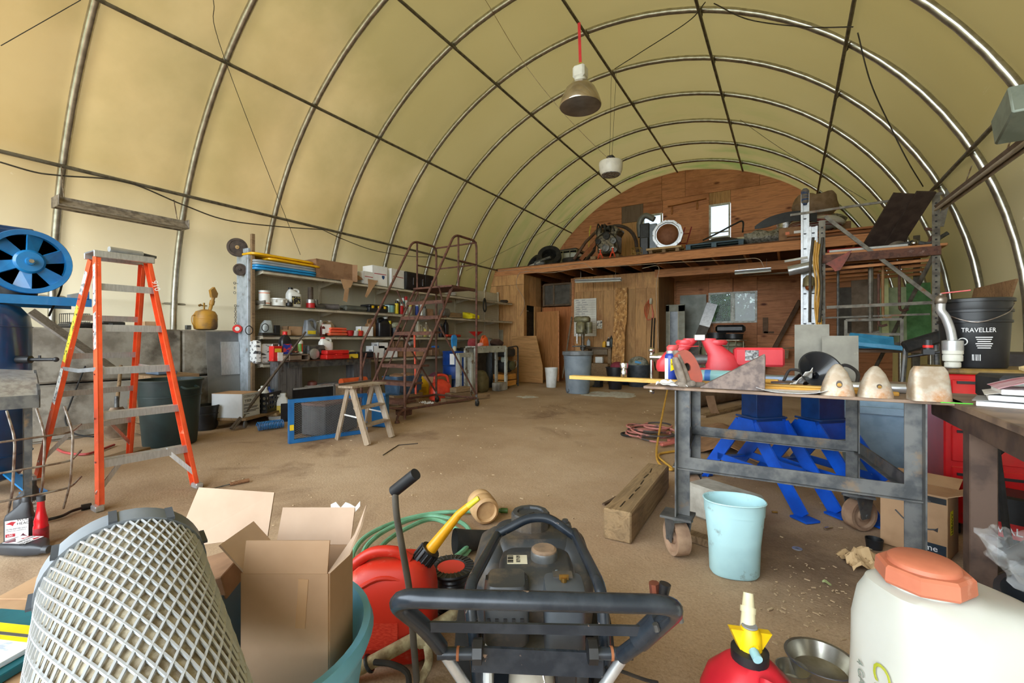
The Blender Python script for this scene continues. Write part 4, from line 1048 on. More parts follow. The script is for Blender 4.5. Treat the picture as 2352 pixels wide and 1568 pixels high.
# ------------------------------------------------------------------ bottom shelf and steel bench
PRINT=mt('white wrap with slanted print',(228,230,230),(60,62,66),22,.35,st=(1,.3,1),lo=.55,hi=.58)
Yc,wd,ht=S(586,628,788,833,-6.40)
t=T('wrapped_package','white plastic-wrapped package with slanted black print on the lowest shelf','package',(-6.50,Yc,S4))
part('block',MB().box((0,0,ht/2),(.26,wd,ht),None,.02),PRINT,t);part('side_sleeve',MB().box((.02,-wd*.43,ht*.6),(.28,.1,ht*1.15),(0,0,0),.02),PRINT,t)
XBN=-6.02;BZ=.81
BEN=mt('grey galvanised channel',(132,132,134),(104,104,108),10,.45,.6,st=(4,4,.3),c3=(84,76,70),s3=4)
y0b,y1b=ys(655,XBN),ys(853,XBN)
t=T('steel_bench','low steel bench with grey channel legs before the pegboard shelves','bench',(XBN-.2,(y0b+y1b)/2,0));o_=V(t.location)
part('top',MB().box((0,0,BZ-.008),(.42,y1b-y0b+.1,.016)),RUSTY,t)
part('apron',MB().box((.2,0,BZ-.06),(.012,y1b-y0b-.1,.09)),DSTEEL,t)
for q,px in((0,672),(1,838)):
    y=ys(px,XBN)-o_.y
    part('leg',MB().box((.14,y,(BZ-.016)/2),(.012,.36,BZ-.016)).box((.05,y+.18,(BZ-.016)/2),(.18,.012,BZ-.016)).box((.05,y-.18,(BZ-.016)/2),(.18,.012,BZ-.016)),BEN,t)
XG=-6.12
def bg(px):return(XG,ys(px,XG),BZ)
t=T('metal_can','red rectangular metal can with yellow label on the steel bench','can',bg(633),.1)
part('body',MB().box((0,0,.105),(.1,.14,.21),None,.006),REDP,t);part('label',MB().box((.052,0,.15),(.002,.1,.05)),cm_((232,200,60)),t);part('handle',MB().tube(bend([(0,-.05,.21),(0,-.05,.24),(0,.05,.24),(0,.05,.21)],.02),.006,6),ALU,t)
part('bottle_card',MB().box((.06,.03,.06),(.01,.08,.12)),PAPER,t)
Yc,wd,ht=S(647,670,757,824,-6.1)
t=bottle('tall black oil bottle with red cap and blue label on the steel bench',(-6.14,Yc,BZ),.16,.12,ht,cm_((30,32,38),.3),REDP,PI/2,mt('blue red label',(40,60,150),(200,60,60),7,.4,st=(1,1,2),lo=.5,hi=.52),neck=.42)
Yc,wd,ht=S(656,702,813,828,-6.0)
solo('steel_block',MB().box((0,0,ht*.08),(.2,wd,ht*.16)).box((0,0,ht*.92),(.2,wd,ht*.16)).box((0,-wd*.2,ht*.5),(.2,wd*.6,ht),None,.004).box((0,wd*.48,ht*.5),(.2,.02,ht)),cm_((128,108,92),.7),'brownish hollow steel block at the near end of the bench','steel block',(-6.0,Yc,BZ))
Yc,wd,ht=S(682,698,776,813,-6.02)
t=spraycan('white expanding-foam can standing on the steel block',(-6.02,Yc,BZ+.10),.036,ht,cm_((216,214,206)),cm_((190,186,176)),band=mt('foam can stripes',(220,60,50),(90,140,50),9,.4,st=(1,3,.1),lo=.48,hi=.52),nozzle=True)
solo('copper_clip',MB().torus((0,0,.03),.03,.014,16,8).torus((.02,.04,.025),.026,.012,16,8).cyl((0,0,.05),(0,0,.1),.018,.01),mt('copper',(150,92,76),(110,64,54),12,.4,.7),'copper clamp tangle on the steel block','clamp',(-6.0,ys(672,-6.0),BZ+.10))
Yc,wd,ht=S(700,745,791,824,-6.15)
t=T('engine_pump','grey cast pump casing on the steel bench','pump',(-6.18,Yc,BZ))
part('casing',MB().box((0,0,ht/2),(.18,wd*.9,ht),None,.02),DSTEEL,t);part('volute',MB().lathe([(0,-.02),(.06,-.02),(.08,.0),(.08,.03),(.05,.04),(0,.04)],(.1,-wd*.2,ht*.4),24,axm((1,0,0))),ALU,t);part('port',MB().box((.1,wd*.25,ht*.55),(.04,.1,.08),None,.01),IRON,t)
jug('white jug with red cap behind the grey pump',(-6.2,ys(748,-6.2),BZ+.08),.22,.12,.26,WHITEP,REDP,PI/2,side=-1)
crate_box('low box under the white jug on the bench',(-6.2,ys(748,-6.2),BZ),.2,.26,.075,CARDD,0)
Yc,wd,ht=S(744,797,806,827,-6.0)
t=T('tool_case','bright red plastic tool case on the steel bench edge','tool case',(-6.03,Yc,BZ))
part('base',MB().box((0,0,ht*.25),(.2,wd,ht*.5),None,.012),REDP,t);part('lid',MB().box((0,0,ht*.74),(.2,wd*.98,ht*.46),None,.014),REDP,t);part('handle',MB().tube(bend([(.1,-.05,ht*.5),(.13,-.05,ht*.5),(.13,.05,ht*.5),(.1,.05,ht*.5)],.015),.008,6),REDP,t)
solo('red_pouch',MB().loft([(.05,.07,0),(.055,.08,.03),(.04,.05,.1)],16),REDP,'small red plastic part behind the red tool case','part',(-6.18,ys(764,-6.18),BZ))
solo('yellow_pack',MB().box((0,0,.035),(.1,.18,.07),None,.006),mt('yellow blister pack',(226,190,50),(80,70,40),26,.5,lo=.56,hi=.6),'yellow pack beside the red tool case','pack',(-6.0,ys(808,-6.0),BZ))
solo('black_tray',MB().box((0,0,.05),(.2,.36,.1),None,.012),cm_((32,34,42)),'dark tray with papers on the steel bench','tray',(-6.12,ys(832,-6.1),BZ))
solo('paper_bag',MB().box((0,0,.04),(.1,.3,.08),(.1,.1,.2),.03),cm_((196,180,140),.8),'crumpled tan paper packet behind the yellow pack','packet',(-6.3,ys(800,-6.3),BZ+.03))
for k,(x0,x1,y0,y1,mm)in enumerate(((856,882,801,829,PAPER),(880,912,812,829,PAPER),(868,890,797,812,PAPER))):
    Yc,wd,ht=S(x0,x1,y0,y1,-6.40);crate_box(('white carton with grey print on the lowest shelf','flat white carton stack on the lowest shelf','small white carton on top of the white cartons')[k],(-6.48,Yc,S4+(.185 if k==2 else 0)),.2,wd,ht if k<2 else .1,mm,0,lab=cm_((150,150,156)))
boxgood('tall brown carton on the lowest shelf behind the stairs',905,925,785,822,-6.45,S4,CARDD)
boxgood('wide brown carton on the lowest shelf behind the stairs',930,972,803,823,-6.42,S4,CARD)
solo('hair_dryer',MB().lathe([(.03,-.1),(.05,-.08),(.05,.06),(.03,.1)],(0,0,.05),16,axm((0,1,.2))).cyl((0,0,.06),(.05,.02,.12),.02),cm_((150,150,146)),'grey moulded part on top of the wide brown carton','part',(-6.44,ys(945,-6.44),S4+.22))
boxgood('small brown carton on the lowest shelf nearest the blue drum',992,1008,806,820,-6.42,S4,CARDD)
solo('blue_scoop',MB().box((0,0,.03),(.12,.16,.05),None,.02),cm_((70,120,190)),'small blue plastic scoop on the lowest shelf','scoop',(-6.42,ys(1000,-6.42),S4+.16))

# under the bench
UN=[(717,.075,.26,(86,96,106))]
t=T('drink_cooler','slate blue canister with white rim under the steel bench','canister',(-6.25,ys(717,-6.25),0));
part('body',MB().lathe([(.09,0),(.1,.01),(.105,.36),(.1,.38)],n=24),cm_((92,104,116)),t);part('rim',MB().lathe([(.11,.36),(.112,.4),(.09,.41)],n=24),WHITEP,t);part('lid',MB().lathe([(.07,.41),(.07,.46),(.03,.48),(0,.48)],n=20),cm_((120,70,62)),t)
for k,px in enumerate((741,770)):
    t=T('steel_box',('dull steel box with brown stain' if k==0 else 'cleaner steel box with pale label')+' standing under the bench','box',(-6.25,ys(px,-6.25),0),.05,'steel boxes under the bench')
    part('body',MB().box((0,0,.2),(.16,.22,.4),None,.006),(cm_((150,144,134),.5,.4)if k==0 else cm_((164,164,160),.4,.5)),t);part('lid',MB().box((0,0,.41),(.17,.23,.03),None,.006),ALU,t);part('stain' if k==0 else 'label',MB().box((.081,0,.22),(.002,.1,.16)),cm_((104,82,66))if k==0 else PAPER,t)
solo('orange_tube',MB().cyl((0,-.24,.06),(0,.24,.06),.06,n=18),cm_((214,96,50)),'orange cardboard tube lying on a ledge under the bench','tube',(-6.0,ys(812,-6.0),.38))
solo('timber_ledge',MB().box((0,0,.19),(.24,.5,.38),None,.005),WOODG,'rough timber block under the orange tube','block',(-6.0,ys(812,-6.0),0))
# ================================================================== rusty rolling warehouse stairs
t=T('rolling_stairs','rusty brown rolling warehouse stairs with handrails before the shelves','stairs',(-4.88,5.25,0));o_=V(t.location)
XL,XR,YA,YP,YE,ZP,ZR=-5.32,-4.44,4.42,5.50,6.06,1.95,2.75
def P(x,y,z):return V((x,y,z))-o_
for x in(XL,XR):
    s=1 if x==XR else-1
    part('handrail',MB().tube(bend([P(x,YA,.03),P(x,YA,1.02),P(x,YP-.02,ZR),P(x,YE,ZR),P(x,YE,.12)],.12,5),.0185,10),RUSTY,t)
    part('stringer',MB().tube(bend([P(x-s*.04,YA+.02,.2),P(x-s*.04,YP-.02,ZP-.02),P(x-s*.04,YE,ZP-.02)],.06),.018,8),RUSTY,t)
    part('rail_post',MB().tube([P(x,YP+.08,ZP),P(x,YP+.08,ZR)],.015,8),RUSTY,t)
    part('mid_rail',MB().tube([P(x,YP+.08,2.36),P(x,YE,2.36)],.013,8),RUSTY,t)
    part('base_rail',MB().tube([P(x,YA,.16),P(x,YE,.14)],.018,8),RUSTY,t)
    part('side_brace',MB().tube([P(x,5.12,1.33),P(x,YE-.02,.2)],.014,8),RUSTY,t)
    part('rail_brace',MB().tube([P(x,YA+.7,1.9),P(x-s*.04,YA+.86,1.6)],.013,8),RUSTY,t)
    part('strut',MB().tube([P(x-s*.1,YP,1.9),P(x-s*.1,YA+.28,.42)],.012,8),RUSTY,t)
    cst=part('caster_fork',MB().cyl(P(x,YE,.13),P(x,YE,.2),.02).box(P(x,YE+.012,.09),(.035,.05,.08)),DSTEEL,t)
    part('wheel',MB().lathe([(0,-.014),(.04,-.014),(.05,-.01),(.05,.01),(.04,.014),(0,.014)],P(x,YE+.02,.05),20,axm((1,0,0))),RUBBER,cst)
    part('foot',MB().tube(sm([P(x,YA,.16),P(x,YA-.09,.13),P(x,YA-.14,.06),P(x,YA-.14,.02)],4),.016,8).cyl(P(x,YA-.14,0),P(x,YA-.14,.03),.035,.028),RUSTY,t)
part('back_rail',MB().tube([P(XL,YE,ZR-.02),P(XR,YE,ZR-.02)],.015,8),RUSTY,t)
part('back_rail',MB().tube([P(XL,YE,2.36),P(XR,YE,2.36)],.013,8),RUSTY,t)
part('cross_bar',MB().tube([P(XL,YA,.16),P(XR,YA,.16)],.018,8),RUSTY,t)
part('cross_bar',MB().tube([P(XL,YE,.14),P(XR,YE,.14)],.018,8),RUSTY,t)
part('platform',MB().box(P((XL+XR)/2,(YP+YE)/2-.02,ZP),(XR-XL-.06,YE-YP+.06,.03),None,.004),RUSTY,t)
part('pedal',MB().box(P((XL+XR)/2+.3,YA+.12,.11),(.2,.14,.1),None,.01),RUSTY,t)
for k in range(1,8):
    q=k/8;y=YA+.04+(YP-YA-.02)*q
    part('step',MB().box(P((XL+XR)/2,y,ZP*q),(XR-XL-.09,.20,.028),None,.004).box(P((XL+XR)/2,y-.1,ZP*q-.02),(XR-XL-.09,.006,.04)),RUSTY,t)

# wooden step stool
STW=wood('paint-spotted grey wood',(164,146,124),(124,104,84),2,2.2,.8,var=.1,grime=(206,200,190))
t=T('step_stool','small grey wooden folding step stool spotted with paint','step stool',(-4.02,3.42,0));o_=V(t.location)
for y,dx in((3.21,0),(3.62,-.08)):
    a,b,c_=V((-3.76+dx,y,0))-o_,V((-4.26+dx,y,0))-o_,V((-4.04+dx,y,.58))-o_
    part('leg',MB().bar(a,c_+V((.03,0,0)),.028,.075,(1,0,0)),STW,t)
    part('leg',MB().bar(b,c_-V((.03,0,0)),.022,.055,(1,0,0)),STW,t)
    part('spreader',MB().bar(lerp(a,c_,.47),lerp(b,c_,.5),.004,.016),WHITEP,t)
part('top_board',MB().box(V((-4.07,3.41,.6))-o_,(.2,.56,.025),(0,0,.16),.004),STW,t)
part('top_strip',MB().bar(V((-4.14,3.12,.62))-o_,V((-4.24,3.66,.62))-o_,.05,.02),cm_((92,78,66),.8),t)
for k in(.33,.64):
    a=lerp(V((-3.76,3.21,0)),V((-4.02,3.21,.58)),k)-o_;b=lerp(V((-3.84,3.62,0)),V((-4.1,3.62,.58)),k)-o_
    part('step',MB().bar(a,b,.1,.022),STW,t)

# ================================================================== blue framed mesh guard and the things about it
BFR=mt('blue guard paint',(34,108,168),(26,92,150),6,.4)
A=V((-4.53,2.84,0));B=V((-4.30,3.62,0));d_=(B-A).normalized();n_=V((d_.y,-d_.x,0));LB=(B-A).length
t=T('mesh_guard','blue framed expanded-mesh guard panel standing on the dirt','guard panel',tuple(A));hg=.47
for k,(a,b)in enumerate(((0,0),(LB,LB))):part('frame_post',MB().box(d_*a+V((0,0,hg/2)),(.05,.055,hg),(0,0,math.atan2(d_.y,d_.x))),BFR,t)
for z in(.02,hg-.02):part('frame_rail',MB().bar(V((0,0,z)),d_*LB+V((0,0,z)),.05,.04),BFR,t)
part('warning_label',MB().box(n_*.03+V((0,0,.17))+d_*.0,(.04,.002,.06),(0,0,math.atan2(d_.y,d_.x))),cm_((230,200,40)),t)
mb=MB();st_=.024
def seg(a,b):
    # clip a slanted strand to the frame
    out=[]
    for(x,z)in(a,b):out.append((x,z))
    (x0,z0),(x1,z1)=out
    def cl_(x0,z0,x1,z1):
        if x0>x1:x0,z0,x1,z1=x1,z1,x0,z0
        if x1<.02 or x0>LB-.02:return None
        if x0<.02:z0+=(z1-z0)*(.02-x0)/(x1-x0);x0=.02
        if x1>LB-.02:z1=z0+(z1-z0)*(LB-.02-x0)/(x1-x0);x1=LB-.02
        return x0,z0,x1,z1
    r_=cl_(x0,z0,x1,z1)
    if r_:mb.bar(d_*r_[0]+V((0,0,r_[1])),d_*r_[2]+V((0,0,r_[3])),.0025,.0035,n_)
k=-1.0
while k<LB+1.0:
    seg((k,.04),(k+.78,hg-.04));seg((k+.78,.04),(k,hg-.04));k+=st_*1.6
part('expanded_mesh',mb,mt('silver mesh',(150,154,160),rough=.4,metal=.7),t,smooth=0,kind='stuff')
t=T('flat_screen','flat black screen standing behind the mesh guard','panel',(-4.93,3.38,0),0)
part('sheet',MB().bar((0,-.27,.27),(0,.27,.27),.02,.54),cm_((26,26,28),.35),t);part('edge_strip',MB().bar((0.012,-.27,.53),(.012,.27,.53),.006,.02),ALU,t)
t=T('amplifier_case','grey steel equipment case behind the blue mesh guard','case',(-4.70,3.45,0),R(12))
part('body',MB().box((0,0,.18),(.34,.56,.34),None,.01),cm_((92,96,100),.5,.3),t);part('lid',MB().box((0,0,.36),(.35,.57,.03),None,.008),cm_((120,96,92),.6),t)
t=T('blue_toolbox','bright blue box standing beyond the mesh guard by the stool','box',(-4.45,4.0,0),.3)
part('body',MB().box((0,0,.2),(.2,.1,.4),None,.01),BFR,t);part('lid',MB().box((0,0,.41),(.21,.11,.03),None,.006),BFR,t)
t=jug('white flat jug with yellow label standing before the black crate',tuple(fl(640,962)),.26,.13,.36,WHITEP,WHITEP,R(50),mt('yellow black label',(214,190,70),(40,36,30),8,.4),side=1)
solo('black_folder',MB().box((0,0,.125),(.02,.16,.25),(0,.12,0),.004),BLACKP,'black plastic holder leaning on the white flat jug','holder',tuple(fl(660,968)),R(-30))
mb=MB()
p0,p1=fl(592,990),fl(650,982);ax_=(p1-p0).normalized();u_=V((-ax_.y,ax_.x,0));pts=[]
for i in range(16*18+1):
    a=i/18*2*PI;pts.append(p0+(p1-p0)*(i/(16*18))+V((0,0,.058))+(u_*math.cos(a)+V((0,0,1))*math.sin(a))*.048)
mb.tube(pts,.0062,6)
solo('coil_hose',mb,mt('blue coil hose',(40,118,186),(30,100,166),5,.35),'blue coiled air hose lying before the white flat jug','hose',tuple(lerp(p0,p1,.5)),world=True)

# dolly with carton and crate
p=fl(565,975);rz=R(25)
t=T('dolly','low wooden dolly on casters under the carton and black crate','dolly',tuple(p+V((-.12,.12,0))),rz)
part('deck',MB().box((0,0,.115),(.52,.86,.03),None,.004),WOODG,t)
part('straw',MB().box((.2,.2,.085),(.16,.2,.05),(0,0,.2),.02),mt('straw padding',(176,152,116),(130,108,80),30,.95,0,.8),t)
for x,y in((.2,-.36),(.2,.3),(-.2,-.36),(-.2,.3)):
    part('caster',MB().lathe([(0,-.012),(.035,-.014),(.045,-.008),(.045,.008),(.035,.014),(0,.012)],(x,y,.046),18,axm((1,.3,0))),cm_((110,110,112)),t)
Mz=Matrix.Rotation(rz,3,'Z');q=V(t.location)
TRPBOX=mt('white printed carton',(214,218,222),(200,204,208),3,.6)
b_=crate_box('white printed carton with brown flaps on the dolly',tuple(q+Mz @ V((.0,-.26,.13))),.42,.32,.30,TRPBOX,rz,flaps=0)
for k in list(b_.children):
    if k.name.startswith('flap'):k.data.materials[0]=CARD
FX=(PI/2,0,PI/2)
for s_,sz,z,y in(('CC2501/CC7501',.038,.265,-.14),('TRP',.05,.205,-.13)):text('lettering',s_,sz,INK,b_,(.2125,y,z),FX,sx=1.0 if sz<.04 else 1.5)
for i,(z,w_)in enumerate(((.165,.2),(.15,.12),(.125,.26),(.11,.24),(.085,.28),(.07,.22),(.045,.1))):part('print_line',MB().box((.212,-.14+w_/2,z),(.001,w_,.008)),mt('grey print',(70,74,82)),b_,kind='stuff')
t=T('milk_crate','black plastic milk crate with round holes on the dolly','crate',tuple(q+Mz @ V((.06,.2,.13))),rz+R(6))
CW,CDp,CH=.34,.50,.26
def holes_wall(mbx,org,ux,uz,nrm,w_,h_,nx,nz):
    # wall with round openings, cell by cell
    cw,ch=w_/nx,h_/nz;r_=min(cw,ch)*.32
    for i in range(nx):
        for j in range(nz):
            c0=V(org)+V(ux)*(cw*(i+.5))+V(uz)*(ch*(j+.5))
            ring=[];sq=[]
            for k in range(16):
                a=2*PI*k/16;cs,sn=math.cos(a),math.sin(a);m_=max(abs(cs),abs(sn))
                ring.append(c0+V(ux)*r_*cs+V(uz)*r_*sn);sq.append(c0+V(ux)*(cw/2)*cs/m_+V(uz)*(ch/2)*sn/m_)
            n1=V(nrm)*.008
            vs=ring+sq+[p_-n1 for p_ in ring]+[p_-n1 for p_ in sq]
            fs=[]
            for k in range(16):
                k2=(k+1)%16
                fs+=[[k,k2,16+k2,16+k],[32+k2,32+k,48+k,48+k2],[k2,k,32+k,32+k2]]
            mbx.add(vs,fs)
for s in(-1,1):
    mb=MB();holes_wall(mb,(s*CW/2,-CDp/2,.03),(0,1,0),(0,0,1),(s,0,0),CDp,CH-.06,8,3);part('side_wall',mb,BLACKP,t)
    mb=MB();holes_wall(mb,(-CW/2,s*CDp/2,.03),(1,0,0),(0,0,1),(0,s,0),CW,CH-.06,5,3);part('end_wall',mb,BLACKP,t)
part('base',MB().box((0,0,.015),(CW,CDp,.03),None,.004),BLACKP,t)
part('rim',MB().box((CW/2,0,CH-.012),(.025,CDp+.02,.036)).box((-CW/2,0,CH-.012),(.025,CDp+.02,.036)).box((0,CDp/2,CH-.012),(CW+.02,.025,.036)).box((0,-CDp/2,CH-.012),(CW+.02,.025,.036)),BLACKP,t)
part('tag',MB().box((CW/2+.014,-.16,CH-.03),(.002,.09,.022)),WHITEP,t)
cq=V(t.location);Mc=Matrix.Rotation(rz+R(6),3,'Z')
for k,(x,y,mm,lb)in enumerate(((.05,-.12,WHITEP,'white jug packed in the milk crate, nearer the carton'),(-.04,.02,WHITEP,'white jug packed in the middle of the milk crate'))):
    jug(lb,tuple(cq+Mc @ V((x,y,.035))),.17,.12,.3,mm,WHITEP,rz+R(80+40*k),group='jugs in the milk crate')
bottle('blue spray bottle packed in the milk crate',tuple(cq+Mc @ V((.09,-.04,.035))),.1,.07,.3,cm_((40,70,150)),cm_((40,70,150)),rz)
solo('rope_coil',MB().torus((0,0,.0),.1,.02,24,8).torus((0,.01,.03),.09,.018,24,8).torus((.01,0,.055),.085,.016,24,8),cm_((70,100,124),.7),'slate blue rope coil in the milk crate','rope',tuple(cq+Mc @ V((-.02,.14,.22))))
# iron lever bar propped from the floor to the shelf
a,b=fl(532,988),aX(702,762,-5.98)
t=T('pry_bar','long brown iron pry bar propped from the dirt up to the bench','bar',tuple(a))
part('shaft',MB().tube([(0,0,.02),(b-a)*.16,(b-a)],[.026,.019,.014],10),cm_((92,82,74),.6,.3),t)
part('chisel_tip',MB().bar(V((0,0,.012)),(b-a)*.14+V((0,0,.0)),.07,.018),cm_((120,108,96),.6,.4),t)

# ================================================================== things beyond the stairs
DRUM=mt('blue steel drum',(20,66,146),(14,52,122),5,.32,0,c3=(30,40,60),s3=4,coat=.2)
p=fl(1047,900);r_=.29;c_=V((-6.04,ys(1047,-6.04),0))
t=T('steel_drum','blue steel drum with rolled hoops behind the rolling stairs','drum',tuple(c_))
part('shell',MB().lathe([(.27,.0),(.285,.004),(.285,.02),(.278,.03),(.278,.28),(.292,.295),(.278,.31),(.278,.56),(.292,.575),(.278,.59),(.278,.84),(.288,.855),(.288,.87),(.275,.875),(.27,.86),(0,.86)],n=40),DRUM,t)
part('label',MB().lathe([(.2795,.6),(.2795,.8)],n=40).xf(Matrix()),DRUM,t)
part('paper_label',MB().grid(6,1,lambda u,q:(.281*math.cos(-1.35+u*.35),.281*math.sin(-1.35+u*.35),.6+.22*q),.001),PAPER,t)
t=T('hand_pump','light blue plastic rotary paddle on top of the blue drum','pump',tuple(c_+V((.05,-.12,.86))),R(80))
part('paddle',MB().prism([(-.05,.06),(.05,.06),(.07,.26),(.05,.34),(0,.36),(-.05,.34),(-.07,.26)],-.02,.02,XZ.to_4x4()),cm_((60,150,220),.35),t);part('stem',MB().cyl((0,0,0),(0,0,.08),.03),cm_((60,150,220),.35),t)
spraycan('pale tin standing on the blue drum',tuple(c_+V((.12,-.19,.86))),.04,.12,cm_((196,184,150)),cm_((180,176,168)),name='tin',cat='tin')
solo('drum_tools',MB().box((0,0,.02),(.2,.14,.04),(0,0,.3),.01).cyl((-.1,.02,.06),(.1,-.05,.05),.02).box((.05,.06,.06),(.1,.06,.05),(.2,.1,.4),.01),IRON,'dark tool heap on top of the blue drum','tool',tuple(c_+V((-.02,.12,.86))))
# white painted frames
WPAINT=mt('chipped white paint',(188,190,180),(164,164,152),6,.6,0,0,c3=(104,76,56),s3=7,lo3=.58,hi3=.64)
x_=-5.35
def frame_table(label,pxs,pyt,X,dep,zt,shape):
    y0,y1=ys(pxs[0],X),ys(pxs[1],X)
    t=T('frame_stand',label,'stand',(X-dep/2,(y0+y1)/2,0));w2=(y1-y0)/2
    for sx in(1,-1):
        for sy in(-1,1):part('leg',MB().box((sx*dep/2,sy*(w2-.04),zt/2-.02),(.05,.07,zt-.04),None,.004),WPAINT,t)
        part('apron',MB().prism([(-w2,zt-.14),(-w2+.06,zt-.02),(-w2+.1,zt),(w2-.1,zt),(w2-.02,zt-.03),(w2,zt-.14)] if shape else [(-w2,zt-.08),(-w2,zt),(w2,zt),(w2,zt-.08)],-.012,.012,Matrix.Translation((sx*dep/2,0,0))@ YZ.to_4x4()),WPAINT,t)
    part('top',MB().box((0,0,zt-.012),(dep,2*w2-.06,.022)),WPAINT,t)
    return t
frame_table('white painted metal stand with square frame before the blue drum',(1053,1086),808,-5.28,.05,.86,False)
frame_table('chipped white stand with rounded apron beside the generator',(1090,1164),800,-5.42,.26,.98,True)
GRY=lambda:None
t=T('gas_can','orange petrol can sitting on the chipped white stand','gas can',(-5.62,ys(1112,-5.62),.98),R(80))
part('body',MB().loft([(.1,.06,0),(.105,.065,.01),(.1,.06,.1),(.07,.05,.16),(.03,.03,.19,.04,0)],20),cm_((226,96,40),.4),t);part('handle',MB().tube(bend([(-.08,0,.12),(-.06,0,.21),(.03,0,.22),(.05,0,.17)],.03),.014,8),cm_((226,96,40),.4),t)
solo('funnel',MB().lathe([(.012,0),(.014,.14),(.03,.17),(.16,.27),(.165,.275),(.155,.275),(.02,.17)],n=24),REDP,'wide red funnel standing beyond the blue drum','funnel',(-6.0,ys(1093,-6.0),1.02))
solo('funnel_rest',MB().box((0,0,.5),(.3,.3,1.02),None,.01),cm_((70,62,54),.8),'dark cabinet under the red funnel','cabinet',(-6.05,ys(1096,-6.05),0))
t=T('battery','grey slanted metal case between the funnel and the plywood closet','case',(-6.0,ys(1112,-6.0)+.25,0),.2)
part('body',MB().box((0,0,.5),(.24,.3,1.0),None,.02),cm_((92,94,96),.6),t);part('bent_top',MB().box((.02,0,1.06),(.2,.26,.14),(0,.5,0),.03),cm_((118,118,118),.5),t)
for k,(px,c1,lb)in enumerate(((1085,(150,62,66),'dull red cloth bag slumped on the white stand'),(1103,(206,150,150),'pink rag on the front edge of the white stand'),(1140,(84,60,54),'dark brown sack draped on the white stand'))):
    s_=((.1,.12,.09),(.04,.06,.03),(.13,.22,.08))[k]
    mb=MB().ball((0,0,s_[2]*.8),s_,18,10)
    for v_ in mb.v:v_+=V((mnoise.noise(v_*9),mnoise.noise(v_*9+V((5,0,0))),mnoise.noise(v_*9+V((0,7,0)))))*.04
    for v_ in mb.v:v_.z=max(v_.z,.0)
    solo('cloth_bag',mb,cm_(c1,.9),lb,'cloth',((-5.62,-5.44,-5.64)[k],ys(px,(-5.62,-5.44,-5.64)[k]),.98))
# generator with black tube frame
Yg=ys(1178,-5.4)
t=T('generator','portable generator in a black tube frame beside the plywood closet','generator',(-5.62,Yg,0))
for x in(-.2,.2):
    part('tube_frame',MB().tube(bend([(x,-.26,.03),(x,-.26,.93),(x,.26,.97),(x,.26,.03)],.1,5),.016,8),BLACKM,t)
for y in(-.26,.26):part('cross_tube',MB().tube([(-.2,y,.08),(.2,y,.08)],.016,8),BLACKM,t)
part('fuel_tank',MB().box((0,0,.82),(.34,.44,.2),None,.04),cm_((52,50,50),.5),t)
part('engine',MB().lathe([(.06,-.18),(.14,-.16),(.16,0),(.13,.14),(.05,.18)],(0,0,.5),20,axm((1,0,0))),IRON,t);part('recoil',MB().lathe([(.02,0),(.1,0),(.1,.05),(.05,.07),(0,.07)],(.17,.02,.52),20,axm((1,0,0))),cm_((92,88,60),.5),t)
part('air_box',MB().box((.08,-.14,.66),(.14,.12,.12),None,.02),cm_((160,164,150),.5),t);part('cable',MB().torus((.21,.12,.55),.08,.008,20,6,M=axm((1,0,0))),cm_((170,160,150)),t)
part('timber_base',MB().box((0,0,.26),(.34,.46,.12),None,.004).box((0,0,.12),(.34,.46,.12),None,.004),wood('orange timber',(196,136,62),(160,104,44),1,2),t)
solo('concrete_paver',MB().box((0,0,.09),(.2,.3,.18),None,.01),CONC,'pale concrete block on the dirt under the white stand','block',(-5.42,ys(1147,-5.42),0))
solo('old_sack',MB().loft([(.12,.12,0),(.15,.15,.05),(.15,.15,.3),(.1,.1,.42),(.04,.05,.46)],20),cm_((104,92,60),.9),'olive sack standing under the chipped white stand','sack',(-5.62,ys(1104,-5.62),0))
# yellow and red cans, tote and timber under the stairs
t=T('gas_can','yellow plastic diesel can standing under the stairs','gas can',tuple(fl(967,912)+V((-.05,.03,0))),R(55))
YC_=cm_((232,190,26),.42)
part('body',MB().loft([(.15,.13,0),(.165,.145,.015),(.165,.145,.24),(.15,.13,.28),(.08,.08,.35),(.05,.05,.37)],24),YC_,t);part('side_recess',MB().box((-.01,-.146,.15),(.2,.006,.12),None,.003),cm_((206,164,20),.5),t);part('handle',MB().tube(bend([(-.12,0,.28),(-.08,0,.38),(.06,0,.38),(.12,0,.28)],.05),.022,8),YC_,t)
t=T('gas_can','round red petrol can with loop handle beside the yellow one','gas can',(-5.5,ys(1012,-5.5),0),R(55))
part('body',MB().loft([(.19,.15,0),(.21,.165,.02),(.21,.165,.2),(.17,.13,.3),(.08,.07,.36),(.04,.04,.38)],28,3),cm_((222,70,44),.4),t);part('handle',MB().tube(sm([(-.13,0,.28),(-.1,0,.42),(0,0,.46),(.12,0,.42),(.16,0,.24)],6),.025,10),cm_((222,70,44),.4),t)
t=T('storage_tote','slate blue storage tote heaped with scraps under the stairs','tote',(-5.75,ys(925,-5.75),.17),0)
part('tub',MB().loft([(.15,.25,0),(.16,.27,.02),(.19,.32,.30),(.2,.33,.30),(.2,.33,.32),(.185,.315,.32),(.16,.28,.03)],28,8,cap=True),cm_((76,102,128),.5),t)
for q in(-.2,.2):part('moulded_panel',MB().box((.19,q,.15),(.02,.14,.2),(0,R(6),0),.008),cm_((70,94,120),.5),t)
part('contents',MB().box((0,-.1,.29),(.26,.2,.1),(.1,.1,.3),.02).box((.02,.12,.3),(.22,.22,.08),(0,.2,.1),.02),CARDD,t)
solo('timber_skid',MB().box((0,-.2,.04),(.3,.09,.08)).box((0,.2,.04),(.3,.09,.08)).box((0,0,.125),(.3,.7,.09),None,.006),WOODG,'grey timber skid under the slate blue tote','skid',(-5.75,ys(925,-5.75),0))
